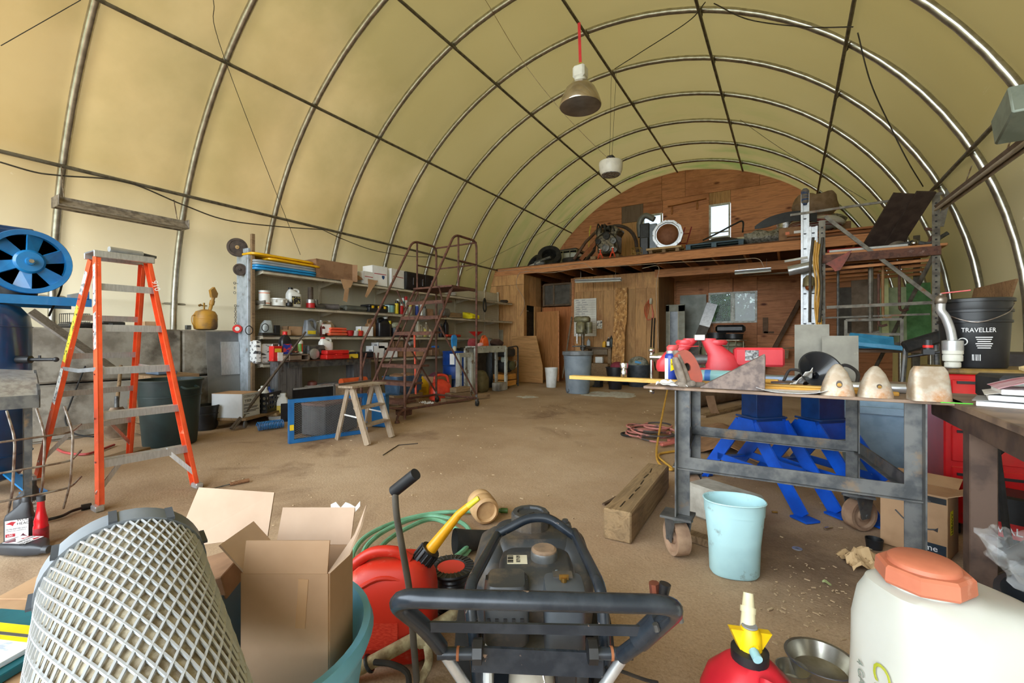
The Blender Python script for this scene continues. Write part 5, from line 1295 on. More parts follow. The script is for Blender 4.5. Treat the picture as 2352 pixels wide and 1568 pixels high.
t=T('cardboard_box','open cardboard box of hoses and dark parts under the lowest shelf','box',(-5.95,ys(1003,-5.95),0),.1)
part('body',MB().box((0,0,.005),(.36,.5,.01)).box((.18,0,.2),(.008,.5,.4)).box((-.18,0,.2),(.008,.5,.4)).box((0,.25,.2),(.36,.008,.4)).box((0,-.25,.2),(.36,.008,.4)),CARD,t)
part('sticker',MB().box((.186,-.14,.24),(.002,.1,.1),(R(45),0,0)),PAPER,t);part('dark_contents',MB().ball((0,0,.36),(.15,.2,.12),16,8),cm_((96,46,62),.8),t);part('black_hose',MB().tube(sm([(.1,.1,.42),(.22,.08,.4),(.22,.0,.25),(.24,-.06,.18)],6),.014,6),RUBBER,t)
t=T('timber_stack','two short grey railway timbers stacked before the blue drum','timber',tuple(fl(1050,925)+V((-.08,.12,0))),R(-8))
for k in range(3):part('timber',MB().box((.02*(k==2),.04*k-.04,.045+.088*k),(.16,.58-.1*k,.084),(0,0,.06*(k-1)),.006),WOODG,t)
solo('timber_block',MB().box((0,0,.045),(.14,.34,.09),None,.006),WOODG,'dark grey timber block on the dirt before the white stands','block',tuple(fl(1105,915)),R(-14))
solo('orange_pole',MB().tube([aX(952,768,-5.6),aX(955,905,-5.35)],.018,10),cm_((226,92,66),.45),'thin orange pole standing behind the rolling stairs','pole',tuple(aX(955,905,-5.35)),world=True)
t=T('folding_stand','rusty folding stand with black cables under the stairs','stand',(-5.68,4.9,0))
for s in(-1,1):part('leg',MB().tube([(-.05,s*.12,.9),(.05,s*.2,.0)],.014,8).tube([(.05,s*.12,.9),(-.2,s*.2,.0)],.014,8),RUSTY,t)
mb=MB()
for k in range(6):mb.torus((.05*math.sin(k*2),.1*math.cos(k*3),.03+.03*k),.2-.015*k,.013,24,6,M=Euler((.1*math.sin(k),.12*math.cos(k*2),0)).to_matrix())
part('cable_heap',mb,RUBBER,t)
mb=MB()
for k in range(26):
    a=rnd.random()*6.3;q=rnd.random()**.5
    mb.box((q*.16*math.cos(a),q*.1*math.sin(a),.006),(.03*rnd.random()+.01,.02,.01),(rnd.random(),rnd.random(),rnd.random()))
solo('plaster_crumbs',mb,PAPER,'white plaster crumbs scattered under the stairs','crumbs',tuple(fl(980,925)),kind='stuff')
# ================================================================== closet door, boards, whiteboard and the workroom wall
def bx(px,Y):return aY(px,HY,Y).x
def bz(px,py,Y):return aY(px,py,Y).z
DOORP=wood('door plywood',(170,118,70),(128,84,48),2,1.1)
a,b=aY(1233,700,10.95),aY(1284,700,10.75)
t=T('plywood_door','tall plywood door standing open beside the closet opening','door',(a.x,a.y,0));o_=V(t.location);d_=V((b.x-a.x,b.y-a.y,0))
part('leaf',MB().bar(V((0,0,.95)),d_+V((0,0,.95)),.03,1.86),DOORP,t)
part('edge_strip',MB().bar(d_+V((0,-.02,.02)),d_+V((0,-.02,1.87)),.03,.03,(1,0,0)),LUMB,t)
t=T('closet_shelf','dark closet shelving with pale boxes seen through the side opening','shelf',(-6.5,10.95,0))
for z in(.8,1.15,1.5,1.8):part('shelf',MB().box((0,0,z),(.7,.7,.02)),cm_((60,50,42),.8),t)
for z,y,c_ in((1.85,-.1,(190,186,178)),(1.55,.1,(150,60,56)),(1.2,-.05,(110,104,98)),(1.2,.2,(60,60,64))):part('stored_box',MB().box((.2,y,z+.02),(.2,.16,.12)),cm_(c_,.8),t)
for sx in(-.33,.33):part('side',MB().box((sx,0,.95),(.02,.7,1.9)),cm_((60,50,42),.8),t)
# transom sash above the recess
t=T('window_sash','old wooden sash with two dusty panes stored above the recess','sash',(-5.5,YM-.02,2.06))
DUSTG=mt('dusty dark pane',(84,80,72),(66,62,56),6,.3)
x0,x1=bx(1250,YM)+5.5,bx(1312,YM)+5.5;zt=.62
for x,w_ in((x0,.06),((x0*.62+x1*.38),.05),(x1,.06)):part('stile',MB().box((x,0,zt/2),(w_,.04,zt),None,.004),cm_((110,92,72),.8),t)
for z in(0.03,zt):part('rail',MB().box(((x0+x1)/2,0,z),(x1-x0,.04,.05),None,.004),cm_((104,84,64),.8),t)
for u0,u1 in((x0,x0*.62+x1*.38),(x0*.62+x1*.38,x1)):part('pane',MB().box(((u0+u1)/2,.01,zt/2),(u1-u0-.05,.006,zt-.06)),DUSTG,t)
struct('trim_2',MB().box((bx(1316,YM),YM-.01,1.4),(.09,.05,2.8)),LUMB)
# plywood offcut leaning against the closet
p=[aY(1176,772,YL-.12),aY(1232,771,YL-.12),aY(1247,842,YL-.2),aY(1247,878,YL-.3),aY(1190,884,YL-.3)]
p[3].z=.01;p[4].z=.01
solo('plywood_offcut',MB().plate(p,.018),wood('pale plywood',(176,132,84),(142,102,62),0,.8),'angled plywood offcut leaning on the closet front','plywood',tuple(p[4]),world=True)
solo('wall_panel_box',MB().box((0,0,.17),(.34,.03,.34),None,.004),cm_((150,142,120),.7),'small pale access panel on the closet front','panel box',(bx(1144,YL-.02),YL-.03,1.05))
t=T('whiteboard','whiteboard with a handwritten list on the plywood workroom wall','whiteboard',(bx(1344,YM-.03),YM-.03,1.22));
hw=(bx(1369,YM)-bx(1318,YM))/2
part('board',MB().box((0,0,.5),(hw*2,.02,1.02),None,.003),mt('whiteboard face',(222,220,208),(206,202,188),3,.35),t)
WRIT=mt('faded marker',(120,120,124))
for k in range(14):
    z=.95-k*.062
    part('ruled_line',MB().box((0,-.0115,z),(hw*1.85,.001,.004)),WRIT,t,kind='stuff')
    for q in range(2 if k<9 else 0):part('written_word',MB().box((-hw*.7+q*.18+.03*(k%3),-.0115,z+.02),(.09+.03*((k*7)%3),.001,.012)),WRIT,t,kind='stuff')
for q in(-.55,-.25):part('ruled_column',MB().box((hw*q,-.0115,.6),(.004,.001,.68)),WRIT,t,kind='stuff')
solo('pinned_note',MB().box((0,0,.1),(.15,.004,.22)),mt('printed note',(216,212,200),(60,58,56),16,.8,lo=.5,hi=.6),'small printed note pinned beside the whiteboard','note',(bx(1377,YM-.01),YM-.012,1.42))
OSB=mt('oriented strand board',(196,144,82),(140,96,52),16,.8,0,.15,lo=.40,hi=.62,st=(1,1,.45),c3=(218,176,118),s3=14,lo3=.55,hi3=.62)
A_,B_=aY(1417,870,YM-.45),aY(1427,661,YM-.06);A_.z=0.0
t0=.30
pl=[A_+V((-.17,0,0)),A_+V((.17,0,0)),B_+V((.16,0,-1.0))+(A_-B_)*.0,B_+V((.17,0,0)),B_+V((-.17,0,0))]
pl=[A_+V((-.17,0,0)),A_+V((.17,0,0)),lerp(A_,B_,.6)+V((.15,0,0)),lerp(A_,B_,.62)+V((.18,0,0)),B_+V((.17,0,0)),B_+V((-.14,0,0))]
solo('osb_board',MB().plate(pl,.018),OSB,'tall strip of strand board leaning on the plywood wall','board',tuple(A_),world=True)
# drill press
p=fl(1336,885);Yd=10.55;x_=bx(1337,Yd)
DPM=mt('olive machine enamel',(136,130,98),(98,92,70),9,.45,.2)
t=T('drill_press','old olive drill press standing before the whiteboard','drill press',(x_,Yd,0))
part('base',MB().box((0,0,.03),(.34,.4,.06),None,.015),DSTEEL,t);part('column',MB().cyl((0,.05,.06),(0,.05,1.5),.04),mt('oily steel',(110,96,82),(80,70,60),12,.35,.7),t)
part('table',MB().box((.02,-.1,.95),(.36,.3,.03),None,.006).cyl((0,.05,.86),(0,.05,.98),.065),DSTEEL,t)
part('head',MB().loft([(.1,.14,1.26),(.12,.18,1.3),(.12,.18,1.52),(.1,.15,1.56)],20,4),DPM,t)
part('belt_cover',MB().loft([(.18,.12,1.56),(.21,.13,1.58),(.21,.13,1.66),(.17,.1,1.70)],24,3),DPM,t)
part('motor',MB().cyl((.16,.06,1.28),(.16,.06,1.56),.085,n=20),DPM,t);part('spindle',MB().cyl((-.1,-.08,1.06),(-.1,-.08,1.28),.028).cyl((-.1,-.08,1.02),(-.1,-.08,1.08),.016),CHROME,t)
for k in range(3):part('feed_handle',MB().cyl((.12,-.1,1.36),(.12+.02,-.1+.16*math.cos(k*2.1),1.36+.16*math.sin(k*2.1)),.008,n=6),CHROME,t)
solo('leaning_pole',MB().tube([aY(1292,868,10.7),aY(1313,728,11.35)],.022,8),cm_((126,110,90),.8),'grey pole leaning beside the drill press','pole',tuple(aY(1292,868,10.7)),world=True)
# small side bench with bottles
t=T('work_table','dark wooden work table beside the strand board','table',((bx(1345,11.1)+bx(1404,11.1))/2,11.12,0));w2=(bx(1404,11.1)-bx(1345,11.1))/2
part('top',MB().box((0,.1,.90),(2*w2,.34,.04)),cm_((96,78,60),.8),t);part('drawer',MB().box((.05,-.06,.80),(1.2*w2,.02,.14),None,.003),cm_((120,104,84),.8),t)
for x in(-1,1):
    for y in(-.02,.22):part('leg',MB().box((x*(w2-.04),y,.44),(.08,.06,.88)),WOODG,t)
for k,(px,h_,c1,c2,lb)in enumerate(((1388,.17,(226,170,40),(210,160,40),'small yellow box'),(1398,.26,(40,40,42),(200,200,200),'black squeeze bottle'),(1404,.3,(50,54,50),(30,30,30),'dark tall bottle'),(1352,.22,(190,200,206),(180,186,190),'pale blue container'))):
    bottle(lb+' on the dark work table',(bx(px,11.15),11.15,.92),.09,.08,h_,cm_(c1),cm_(c2),0,PAPER if k==1 else None,group='bottles on the work table')
# bins by the workroom
GBIN=mt('grey wheeled bin plastic',(136,148,158),(120,132,142),5,.5)
c_=fl(1322,905)+V((-.06,.25,0))
t=pail('grey wheeled rubbish bin with bag over its rim by the drill press',tuple(c_),.24,.30,.86,GBIN,R(30),None,.02,cat='bin',name='rubbish_bin',ribs=(.72,))
for s in(-1,1):part('wheel',MB().lathe([(0,-.015),(.05,-.02),(.055,0),(.05,.02),(0,.015)],(-.2,-.1+.26*(s>0),.06),18,axm((1,.4,0))),cm_((90,98,106)),t)
part('bag',MB().lathe([(.30,.78),(.325,.8),(.325,.865),(.29,.872),(.27,.8)],n=36),mt('grey bag film',(120,126,130),(96,100,104),9,.35),t)
t=pail('small white pedal bin beside the grey wheeled bin',tuple(fl(1262,890)+V((0,.1,0))),.115,.15,.46,WHITEP,R(20),None,.008,cat='bin',name='waste_bin')
mb=MB().box((0,0,.1),(.3,.5,.2),None,.06)
p=fl(1420,893)
t=pail('open black tub full of cloths on the floor by the plywood wall',tuple(fl(1413,893)),.14,.2,.5,cm_((36,36,40)),0,None,.02,cat='tub',name='tub')
part('cloths',MB().ball((.05,0,.5),(.16,.16,.12),16,8),cm_((132,52,66),.9),t)
t=pail('dark grey tub heaped with rags and a cap beside the plywood wall',tuple(fl(1466,887)),.22,.28,.52,cm_((64,70,78)),0,None,.015,cat='tub',name='tub')
part('rag_heap',MB().ball((0,0,.52),(.24,.22,.2),18,10),mt('mixed rags',(150,150,140),(90,90,70),12,.9,0,.5),t);part('blue_packet',MB().box((.05,-.18,.58),(.16,.06,.06),(.3,.2,.3),.02),cm_((90,160,210)),t)
solo('blue_tub',MB().lathe([(.2,0),(.22,.02),(.26,.3),(.27,.3),(.24,.3),(.2,.04),(0,.04)],n=28),cm_((30,60,110)),'dark blue low tub behind the black tub','tub',tuple(fl(1440,882)))
solo('black_box',MB().box((0,0,.1),(.2,.2,.2),None,.01),cm_((44,48,54)),'small dark box on the floor right of the grey bin','box',tuple(fl(1373,888)))
solo('canvas_sack',MB().ball((0,0,.13),(.14,.13,.14),18,10),cm_((164,154,132),.9),'round canvas sack slumped by the grey bin','sack',tuple(fl(1353,888)))
solo('plug_box',MB().box((0,0,.08),(.2,.1,.16),None,.01),WHITEP,'white junction box on a ledge behind the grey bin','box',(bx(1377,11.0),11.0,.52))
solo('ledge_board',MB().box((0,0,.25),(.5,.3,.52)),WOODG,'low wooden stand under the white junction box','stand',(bx(1377,11.0),11.05,0))
t=T('extinguisher','small red bottle leaning by the grey bin','bottle',tuple(fl(1356,872)+V((0,.2,0))),0)
part('body',MB().loft([(.06,.06,0),(.065,.065,.3),(.03,.03,.4)],16,2),REDP,t);part('cap',MB().cyl((0,0,.4),(0,0,.48),.03),BLACKP,t)
# hanging orange and black cords
YH=YM-.03
mb=MB()
for k in range(4):mb.tube(sm([aY(1494,684,YH),aY(1480+3*k,706+3*k,YH),aY(1486,733,YH),aY(1498+k,728,YH),aY(1497,700,YH)],6),.009,6)
solo('hanging_lead',mb,cm_((196,96,60),.5),'orange extension cord hung in loops on the plywood wall','cord',tuple(aY(1494,684,YH)),world=True)
solo('light_bulb_guard',MB().lathe([(.03,0),(.04,.02),(.04,.12),(.02,.15),(0,.15)],n=14),cm_((190,182,160)),'pale trouble-light head hung with the orange cord','lamp',tuple(aY(1495,698,YH)))
for k,px in enumerate((1498,1504)):
    solo('hanging_rope',MB().tube(sm([aY(px,730,YH),aY(px-2,770,YH),aY(px-4+2*k,820,YH),aY(px-6+8*k,850,YH)],6),.016,6),RUBBER,('black cable hanging below the orange cord' if k==0 else 'second black cable nearest the doorway'),'cable',tuple(aY(px,730,YH)),world=True)

# ================================================================== rear bay: glazed door, tall panel, tote, chute
YD=12.9
t=T('glazed_door','grey door with a tall frosted pane standing in the rear bay','door',(bx(1548,12.2),12.2,0));w2=(bx(1573,12.2)-bx(1523,12.2))/2
GDR=cm_((150,148,130),.6)
for s in(-1,1):part('stile',MB().box((s*(w2-.08),0,1.0),(.16,.04,2.02),None,.004),GDR,t)
for z,h_ in((.1,.22),(1.94,.18)):part('rail',MB().box((0,0,z),(2*w2,.04,h_),None,.004),GDR,t)
part('pane',MB().box((0,0,1.03),(2*w2-.3,.012,1.66)),mt('frosted pane',(112,118,122),(84,90,94),5,.25),t)
part('bead',MB().box((-w2+.165,-.022,1.03),(.02,.012,1.66)).box((w2-.165,-.022,1.03),(.02,.012,1.66)),cm_((184,176,150)),t);part('lock',MB().cyl((w2-.07,-.02,.9),(w2-.07,-.04,.9),.02),BLACKM,t)
x0,x1=bx(1562,13.05),bx(1622,13.05)
solo('steel_door',MB().box((0,0,1.17),(x1-x0,.03,2.34)),mt('smeared grey sheet',(150,152,140),(112,116,104),1.6,.5),'tall smeared grey sheet standing behind the glazed door','sheet',((x0+x1)/2,13.06,0))
a,b=aY(1600,800,12.75),aY(1636,697,12.95);d_=(b-a)
t=T('metal_chute','folded sheet-metal chute leaning before the grey sheet','chute',(a.x,a.y,0));o_=V(t.location);a0=a-d_*.95;a0.z=max(a0.z,0)
part('lower',MB().bar(a0-o_,lerp(a,b,.5)-o_,.26,.02,(0,-1,.3)),cm_((84,76,66),.5,.3),t);part('upper',MB().bar(lerp(a,b,.5)-o_,b-o_,.27,.022,(0,-1,.3)),ALU,t)
# IBC tote with pads on top
xa,xb=bx(1606,11.3),bx(1708,11.3)
t=T('ibc_tote','caged plastic liquid tote with black tubs on top in the rear bay','tote',((xa+xb)/2,11.75,0));w2=(xb-xa)/2
part('bottle',MB().loft([(w2-.05,.4,.14),(w2-.02,.44,.18),(w2-.02,.44,1.02),(w2-.06,.4,1.06)],28,8),cm_((126,124,96),.6),t)
for k in range(7):part('cage_bar',MB().tube(bend([(-w2+k*w2/3,-.47,.12),(-w2+k*w2/3,-.47,1.1),(-w2+k*w2/3,.2,1.1)],.05),.012,6),GALV,t)
for z in(.3,.52,.74,.96):part('cage_ring',MB().tube([(-w2,-.475,z),(w2,-.475,z),(w2,.45,z)],.012,6),GALV,t)
part('top_bar',MB().tube(bend([(-w2,.4,1.1),(-w2,-.46,1.1),(w2,-.46,1.1),(w2,.4,1.1)],.1),.016,8),GALV,t)
part('name_plate',MB().box((-.05,-.49,.62),(1.1*w2,.006,.36)),cm_((190,196,184),.4),t)
part('pallet',MB().box((0,0,.06),(2*w2,.95,.12)),cm_((70,66,62),.7),t)
for k,(dx,r_,h_)in enumerate(((-.12,.2,.16),(.24,.2,.13))):solo('black_tub',MB().lathe([(r_*.9,0),(r_,.02),(r_,h_*.8),(r_*1.06,h_*.82),(r_*1.06,h_),(0,h_)],n=28),BLACKP,('round black tub' if k==0 else 'second round black tub, towards the wall,')+' on the caged tote','tub',(t.location.x+dx,11.5,1.12),group='black tubs on the tote')
solo('black_pan',MB().box((0,0,.09),(.62,.4,.18),None,.05),BLACKP,'wide black rectangular pan on top of the round tubs','pan',(t.location.x+.16,11.7,1.28))
solo('hanging_strap',MB().tube(sm([aY(1634,742,YW-.05),aY(1640,760,YW-.06),aY(1634,768,YW-.06),aY(1630,750,YW-.05)],5,True),.008,6,closed=True),cm_((120,116,104)),'grey cord loop hanging under the lower window','cord',tuple(aY(1634,742,YW-.05)),world=True)
a,b=aY(1793,795,12.8),aY(1838,690,13.0)
t=T('timber_prop','dark timber brace propped against the rear plywood wall','timber',tuple(a*1.0));o_=V((a.x,a.y,0));t.location=o_
part('brace',MB().bar(V((-.55,0,.02)),b-o_,.06,.09),cm_((92,68,48),.8),t);part('block',MB().box((-.05,-.1,.78),(.4,.2,.2),(0,.1,.2)),WOODG,t);part('shelf',MB().bar((.05,-.05,.9),(.5,-.05,.95),.2,.03),WOODG,t)
solo('wall_bracket',MB().box((0,0,.2),(.12,.02,.4)).box((.08,0,.02),(.22,.02,.05)),cm_((110,84,62),.8),'small wooden bracket on the rear wall right of the lower windows','bracket',tuple(aY(1758,765,YW-.02)))

# ================================================================== lamps under the loft and wires
TUBEW=mt('unlit white tube',(214,214,206),rough=.3)
def shop_light(label,a,b,w_=.12,hang=.25,two=True):
    a,b=V(a),V(b);t=T('shop_light',label,'shop light',tuple((a+b)/2),0,'shop lights');o_=V(t.location);d_=(b-a).normalized();sd=d_.cross(V((0,0,1))).normalized()
    part('channel',MB().bar(a-o_,b-o_,.07,.05),ALU,t)
    for s in(-1,1):part('reflector',MB().bar(a-o_+sd*s*w_*.45-V((0,0,.02)),b-o_+sd*s*w_*.45-V((0,0,.02)),w_*.8,.006,(sd*-s*.5+V((0,0,1)))),ALU,t)
    for s in(-1,1):part('tube',MB().cyl(a-o_+sd*s*.04-V((0,0,.05)),b-o_+sd*s*.04-V((0,0,.05)),.013,n=10),TUBEW,t)
    for q in(.12,.88):part('chain',MB().cyl(lerp(a,b,q)-o_,lerp(a,b,q)-o_+V((0,0,hang)),.004,n=5),WIRE,t)
    return t
shop_light('dull shop light hung over the drill press',aY(1322,644,10.8),aY(1427,640,10.75),.12,.26)
shop_light('dull shop light hung in the rear bay before the windows',aY(1688,624,10.9),aY(1771,617,10.9),.12,.22)
def wire(label,pts,r=.006,mat=None,name='electric_wire',cat='wire',k=8):return solo(name,MB().tube(sm(pts,k),r,5),mat or cm_((176,160,142),.5),label,cat,tuple(pts[0]),world=True)
YV=YL-.045
wire('pale cable clipped along the loft beam',[aY(1142,623,YV),aY(1200,618,YV),aY(1270,613,YV),aY(1330,605,YV),aY(1345,606,YV),aY(1362,620,YV)])
wire('long pale cable sagging below the loft beam',[aY(1205,623,YV),aY(1265,626,YV),aY(1330,616,YV),aY(1400,612,YV),aY(1480,607,YV),aY(1560,602,YV),aY(1690,596,YV),aY(1740,594,YV),aY(1755,614,YV)])
wire('pale cable looping down the closet front',[aY(1210,624,YV),aY(1192,628,YV),aY(1186,655,YV),aY(1200,680,YV),aY(1205,700,YV),aY(1195,725,YV)])
wire('pale cable dropping at the corner of the workroom wall',[aY(1475,616,YV),aY(1512,612,YV),aY(1508,650,YV),aY(1508,700,YV),aY(1512,800,YV)])
wire('dark pipe run across the rear bay ceiling',[aY(1706,632,11.2),aY(1780,628,11.2),aY(1850,622,11.2)],.018,cm_((120,104,86),.6),'conduit','conduit')

# ================================================================== bushes outside the rear wall
LEAF=mt('bush leaves',(112,150,70),(76,116,48),3,.6,var=.0)
def shrub(label,c,r,n,mat,grp=None,name='shrub'):
    t=T(name,label,'shrub',(c[0],c[1],0),0,grp);mb=MB()
    for i in range(n):
        u=V((rnd.gauss(0,1),rnd.gauss(0,1),rnd.gauss(0,1))).normalized()*(rnd.random()**.4)
        p_=V((u.x*r[0],u.y*r[1],c[2]+u.z*r[2]));s_=rnd.uniform(.09,.2)
        e=Euler((rnd.random()*6,rnd.random()*6,rnd.random()*6)).to_matrix()
        mb.add([p_+e @ V(q)*s_ for q in((-1,0,0),(0,-.45,.1),(1,0,0),(0,.45,.1))],[[0,1,2,3]])
    part('foliage',mb,mat,t,smooth=0,kind='stuff');part('stem',MB().tube([(0,0,0),(.05,0,c[2])],[.05,.02],6),WOODG,t)
    return t
shrub('bright green bush seen through the lower left window',(-2.3,16.4,1.5),(1.2,.9,1.8),1600,LEAF)
shrub('darker green bush seen through the lower right window',(-1.3,19.2,1.8),(2.0,1.2,2.2),1600,mt('dark bush leaves',(84,112,60),(54,80,40),3,.6))
# trees close around the back of the shed: they shade the far half of the cover
TRG=mt('tree crown leaves',(70,96,48),(48,70,34),1.2,.8,0,.3)
for k,(x,y,z,r_)in enumerate(((-10.0,7.6,3.2,1.8),(-10.4,12.0,3.6,2.1),(-7.2,15.9,3.8,2.2),(4.6,7.4,3.2,1.8),(4.9,11.6,3.6,2.0),(3.8,16.6,3.8,1.9))):
    t=T('tree',('tree standing outside the %s of the shed'%('left side, nearer one','left side, farther one','back left corner','right side, nearer one','right side, farther one','back right corner')[k]),'tree',(x,y,0),0,'trees around the shed')
    mb=MB().ball((0,0,z),(r_,r_,r_*1.25),24,16)
    for i,v_ in enumerate(mb.v):mb.v[i]=V((0,0,z))+(v_-V((0,0,z)))*(1+.22*mnoise.noise(v_*1.1+V((k*9,0,0))))
    part('crown',mb,TRG,t);part('trunk',MB().tube([(0,0,0),(0,0,z)],[.2,.12],8),WOODG,t)
# ================================================================== things stored on the loft
ZL=3.08
def lx(px,Y=11.0):return aY(px,HY,Y).x
def ls(px,Y=11.0):return mpp(px,Y=Y)
def tyre(label,loc,rot,R_=.33,w_=.2,group='old tyres on the loft'):
    t=T('tyre',label,'tyre',loc,0,group,rot)
    part('tread',MB().lathe([(R_*.62,-w_*.4),(R_*.85,-w_*.5),(R_*.97,-w_*.4),(R_,-w_*.2),(R_,w_*.2),(R_*.97,w_*.4),(R_*.85,w_*.5),(R_*.62,w_*.4),(R_*.6,0),(R_*.62,-w_*.4)],n=36),RUBBER,t)
    return t
tyre('worn tyre leaning on the loft nearest the cover',(lx(1262),11.0,ZL+.31),(R(62),0,R(20)))
tyre('tyre lying flat on the loft before the caged tank',(lx(1314,11.0),11.15,ZL+.14),(R(8),0,0),.33,.22)
tyre('black tyre propped at the left end of the loft',(lx(1215,10.9),11.2,ZL+.22),(R(60),0,R(-30)),.25,.14)
t=T('scrap_parts','heap of dusty engine castings at the left end of the loft','scrap',(lx(1240,10.6),10.6,ZL))
part('casting',MB().box((0,0,.06),(.3,.14,.12),(0,.1,.1),.02),DSTEEL,t);part('shaft',MB().cyl((-.1,-.05,.1),(.35,-.06,.2),.035),DSTEEL,t);part('bracket',MB().bar((-.3,-.04,.02),(.05,-.06,.1),.05,.04),ALU,t)
xa,xb=lx(1256,12.0),lx(1333,12.0)
t=T('caged_tank','white plastic tank in a wire cage at the back of the loft','tank',((xa+xb)/2,12.2,ZL));w2=(xb-xa)/2
part('tank',MB().loft([(w2-.04,.4,.02),(w2-.02,.42,.06),(w2-.02,.42,.5),(w2-.06,.38,.54)],24,8),cm_((190,192,180),.5),t)
for k in range(6):part('cage_bar',MB().cyl((-w2+k*2*w2/5,-.45,0),(-w2+k*2*w2/5,-.45,.58),.014,n=6),GALV,t)
part('cage_rim',MB().tube(bend([(-w2,.4,.58),(-w2,-.45,.58),(w2,-.45,.58),(w2,.4,.58)],.06),.016,6),GALV,t);part('cover_sheet',MB().box((.1,0,.62),(1.4*w2,.8,.04),(0,-.03,.02)),cm_((58,60,58),.8),t)
# engine with a fender arch over it
xe=lx(1400,11.2)
t=T('car_engine','greasy car engine with pulleys sitting on timbers on the loft','engine',(xe,11.2,ZL+.16));ENG=mt('greasy alloy',(132,122,100),(70,62,52),16,.5,.4,.3)
part('block',MB().box((0,0,.32),(.5,.5,.5),None,.05),ENG,t)
for s in(-1,1):part('cylinder_bank',MB().box((s*.2,0,.62),(.2,.46,.22),(0,s*.6,0),.03),ENG,t)
part('intake',MB().box((0,0,.74),(.24,.34,.12),None,.03),cm_((60,58,52),.6),t)
for k,(x,z,r_)in enumerate(((0,.2,.1),(-.2,.38,.07),(.2,.36,.08),(.02,.5,.09),(.24,.12,.06))):part('pulley',MB().lathe([(0,-.02),(r_*.4,-.03),(r_*.8,-.03),(r_,-.02),(r_*.9,0),(r_,.02),(r_*.5,.03),(0,.02)],(x,-.29,z),22,axm((0,-1,0))),IRON if k%2 else DSTEEL,t)
part('belt',MB().tube(sm([(-.28,-.29,.38),(0,-.29,.1),(.3,-.29,.1),(.28,-.29,.38),(.02,-.29,.6)],6,True),.012,6,closed=True),RUBBER,t)
for k in range(5):part('hose',MB().tube(sm([(-.2+.1*k,-.1,.72),(-.22+.1*k,-.24,.84-.03*k),(-.25+.12*k,-.28,.6)],5),.018,6),RUBBER,t)
t=T('timber_cribbing','grey timbers laid under the car engine on the loft','timber',(xe,11.2,ZL))
for k in range(2):
    part('timber',MB().box((0,-.28+.56*k,.04),(1.0,.14,.08),None,.006),WOODG,t);part('timber',MB().box((-.3+.6*k,0,.12),(.14,.8,.08),None,.006),WOODG,t)
mb=MB();mb.tube([V((xe-.62,10.95,ZL+.02))]+[V((xe+.02+.58*math.cos(PI-PI*i/16),11.55-.0*i,ZL+.45+.60*math.sin(PI*i/16)))for i in range(17)]+[V((xe+.7,11.5,ZL+.02))],.045,8)
solo('fender_arch',mb,cm_((66,52,44),.6),'dark brown tractor fender arch standing over the car engine','fender',(xe,11.5,ZL),world=True)
mb=MB();mb.tube([aY(1318,596,10.75),aY(1345,556,10.9),aY(1375,526,11.3),aY(1390,516,11.45)],.04,8)
solo('curved_beam',mb,cm_((88,64,50),.7),'curved brown bar leaning from the loft edge to the fender arch','bar',tuple(aY(1318,596,10.75)),world=True)
solo('yellow_lever',MB().cyl(aY(1354,533,11.6),aY(1357,518,11.6),.022,n=8).tube([aY(1354,533,11.6),aY(1352,580,11.5)],.012,6),cm_((196,176,60)),'lever with yellow grip standing behind the curved bar','lever',tuple(aY(1352,580,11.5)),world=True)
mb=MB();a,b=aY(1333,597,10.7),aY(1368,556,10.95);mb.bar(a,b,.1,.09);
solo('rusty_post',mb,cm_((140,86,52),.8),'rusty brown post leaning before the car engine','post',tuple(a),world=True)
def jackstand(label,loc):
    t=T('jack_stand',label,'jack stand',loc,.3,'orange jack stands on the loft');OJ=cm_((224,78,44),.5)
    for k in range(4):part('leg',MB().bar((.1*math.cos(k*PI/2+.78),.1*math.sin(k*PI/2+.78),.005),(.03*math.cos(k*PI/2+.78),.03*math.sin(k*PI/2+.78),.18),.03,.006),OJ,t)
    part('post',MB().cyl((0,0,.14),(0,0,.28),.018,n=10),OJ,t);part('saddle',MB().box((0,0,.285),(.07,.03,.02),None,.004),WHITEP,t)
jackstand('orange jack stand with pale saddle before the car engine',(lx(1407,10.6),10.6,ZL));jackstand('orange jack stand nearest the rusty post',(lx(1379,10.65),10.65,ZL))
# transmission, radiator, dolly
xt=lx(1528,11.0)
t=T('gearbox','round bell-housing gearbox standing on a small pallet on the loft','gearbox',(xt+.02,11.15,ZL+.2));RYm=axm((.1,-1,0))
pts=[]
part('bell_housing',MB().lathe([(.31,-.14),(.345,-.1),(.36,.0),(.355,.03),(.3,.03),(.29,0)],(0,0,.36),11,RYm),ALU,t,smooth=20)
part('converter',MB().lathe([(0,.0),(.24,.0),(.25,.04),(.22,.07),(.1,.085),(.04,.085),(0,.09)],(0,0,.36),32,RYm),cm_((128,82,54),.6,.3),t)
for k in range(8):part('bolt',MB().cyl((.33*math.cos(k*.785),-.03,.36+.33*math.sin(k*.785)),(.33*math.cos(k*.785),-.07,.36+.33*math.sin(k*.785)),.012,n=6),CHROME,t)
part('case',MB().lathe([(.28,-.14),(.2,-.4),(.16,-.5),(0,-.5)],(0,0,.36),20,RYm),DSTEEL,t)
t=T('small_pallet','small wooden pallet under the gearbox','pallet',(xt+.02,11.05,ZL))
for s in(-1,0,1):part('bearer',MB().box((s*.3,0,.07),(.08,.6,.14)),WOODG,t)
for y in(-.26,-.05,.18):part('slat',MB().box((0,y,.17),(.8,.12,.05),None,.004),wood('pale slat',(186,158,116),(150,122,86),0,2),t)
t=T('heater_unit','black and silver upright heater with a bent duct on the loft','heater',(lx(1480,11.1),11.25,ZL))
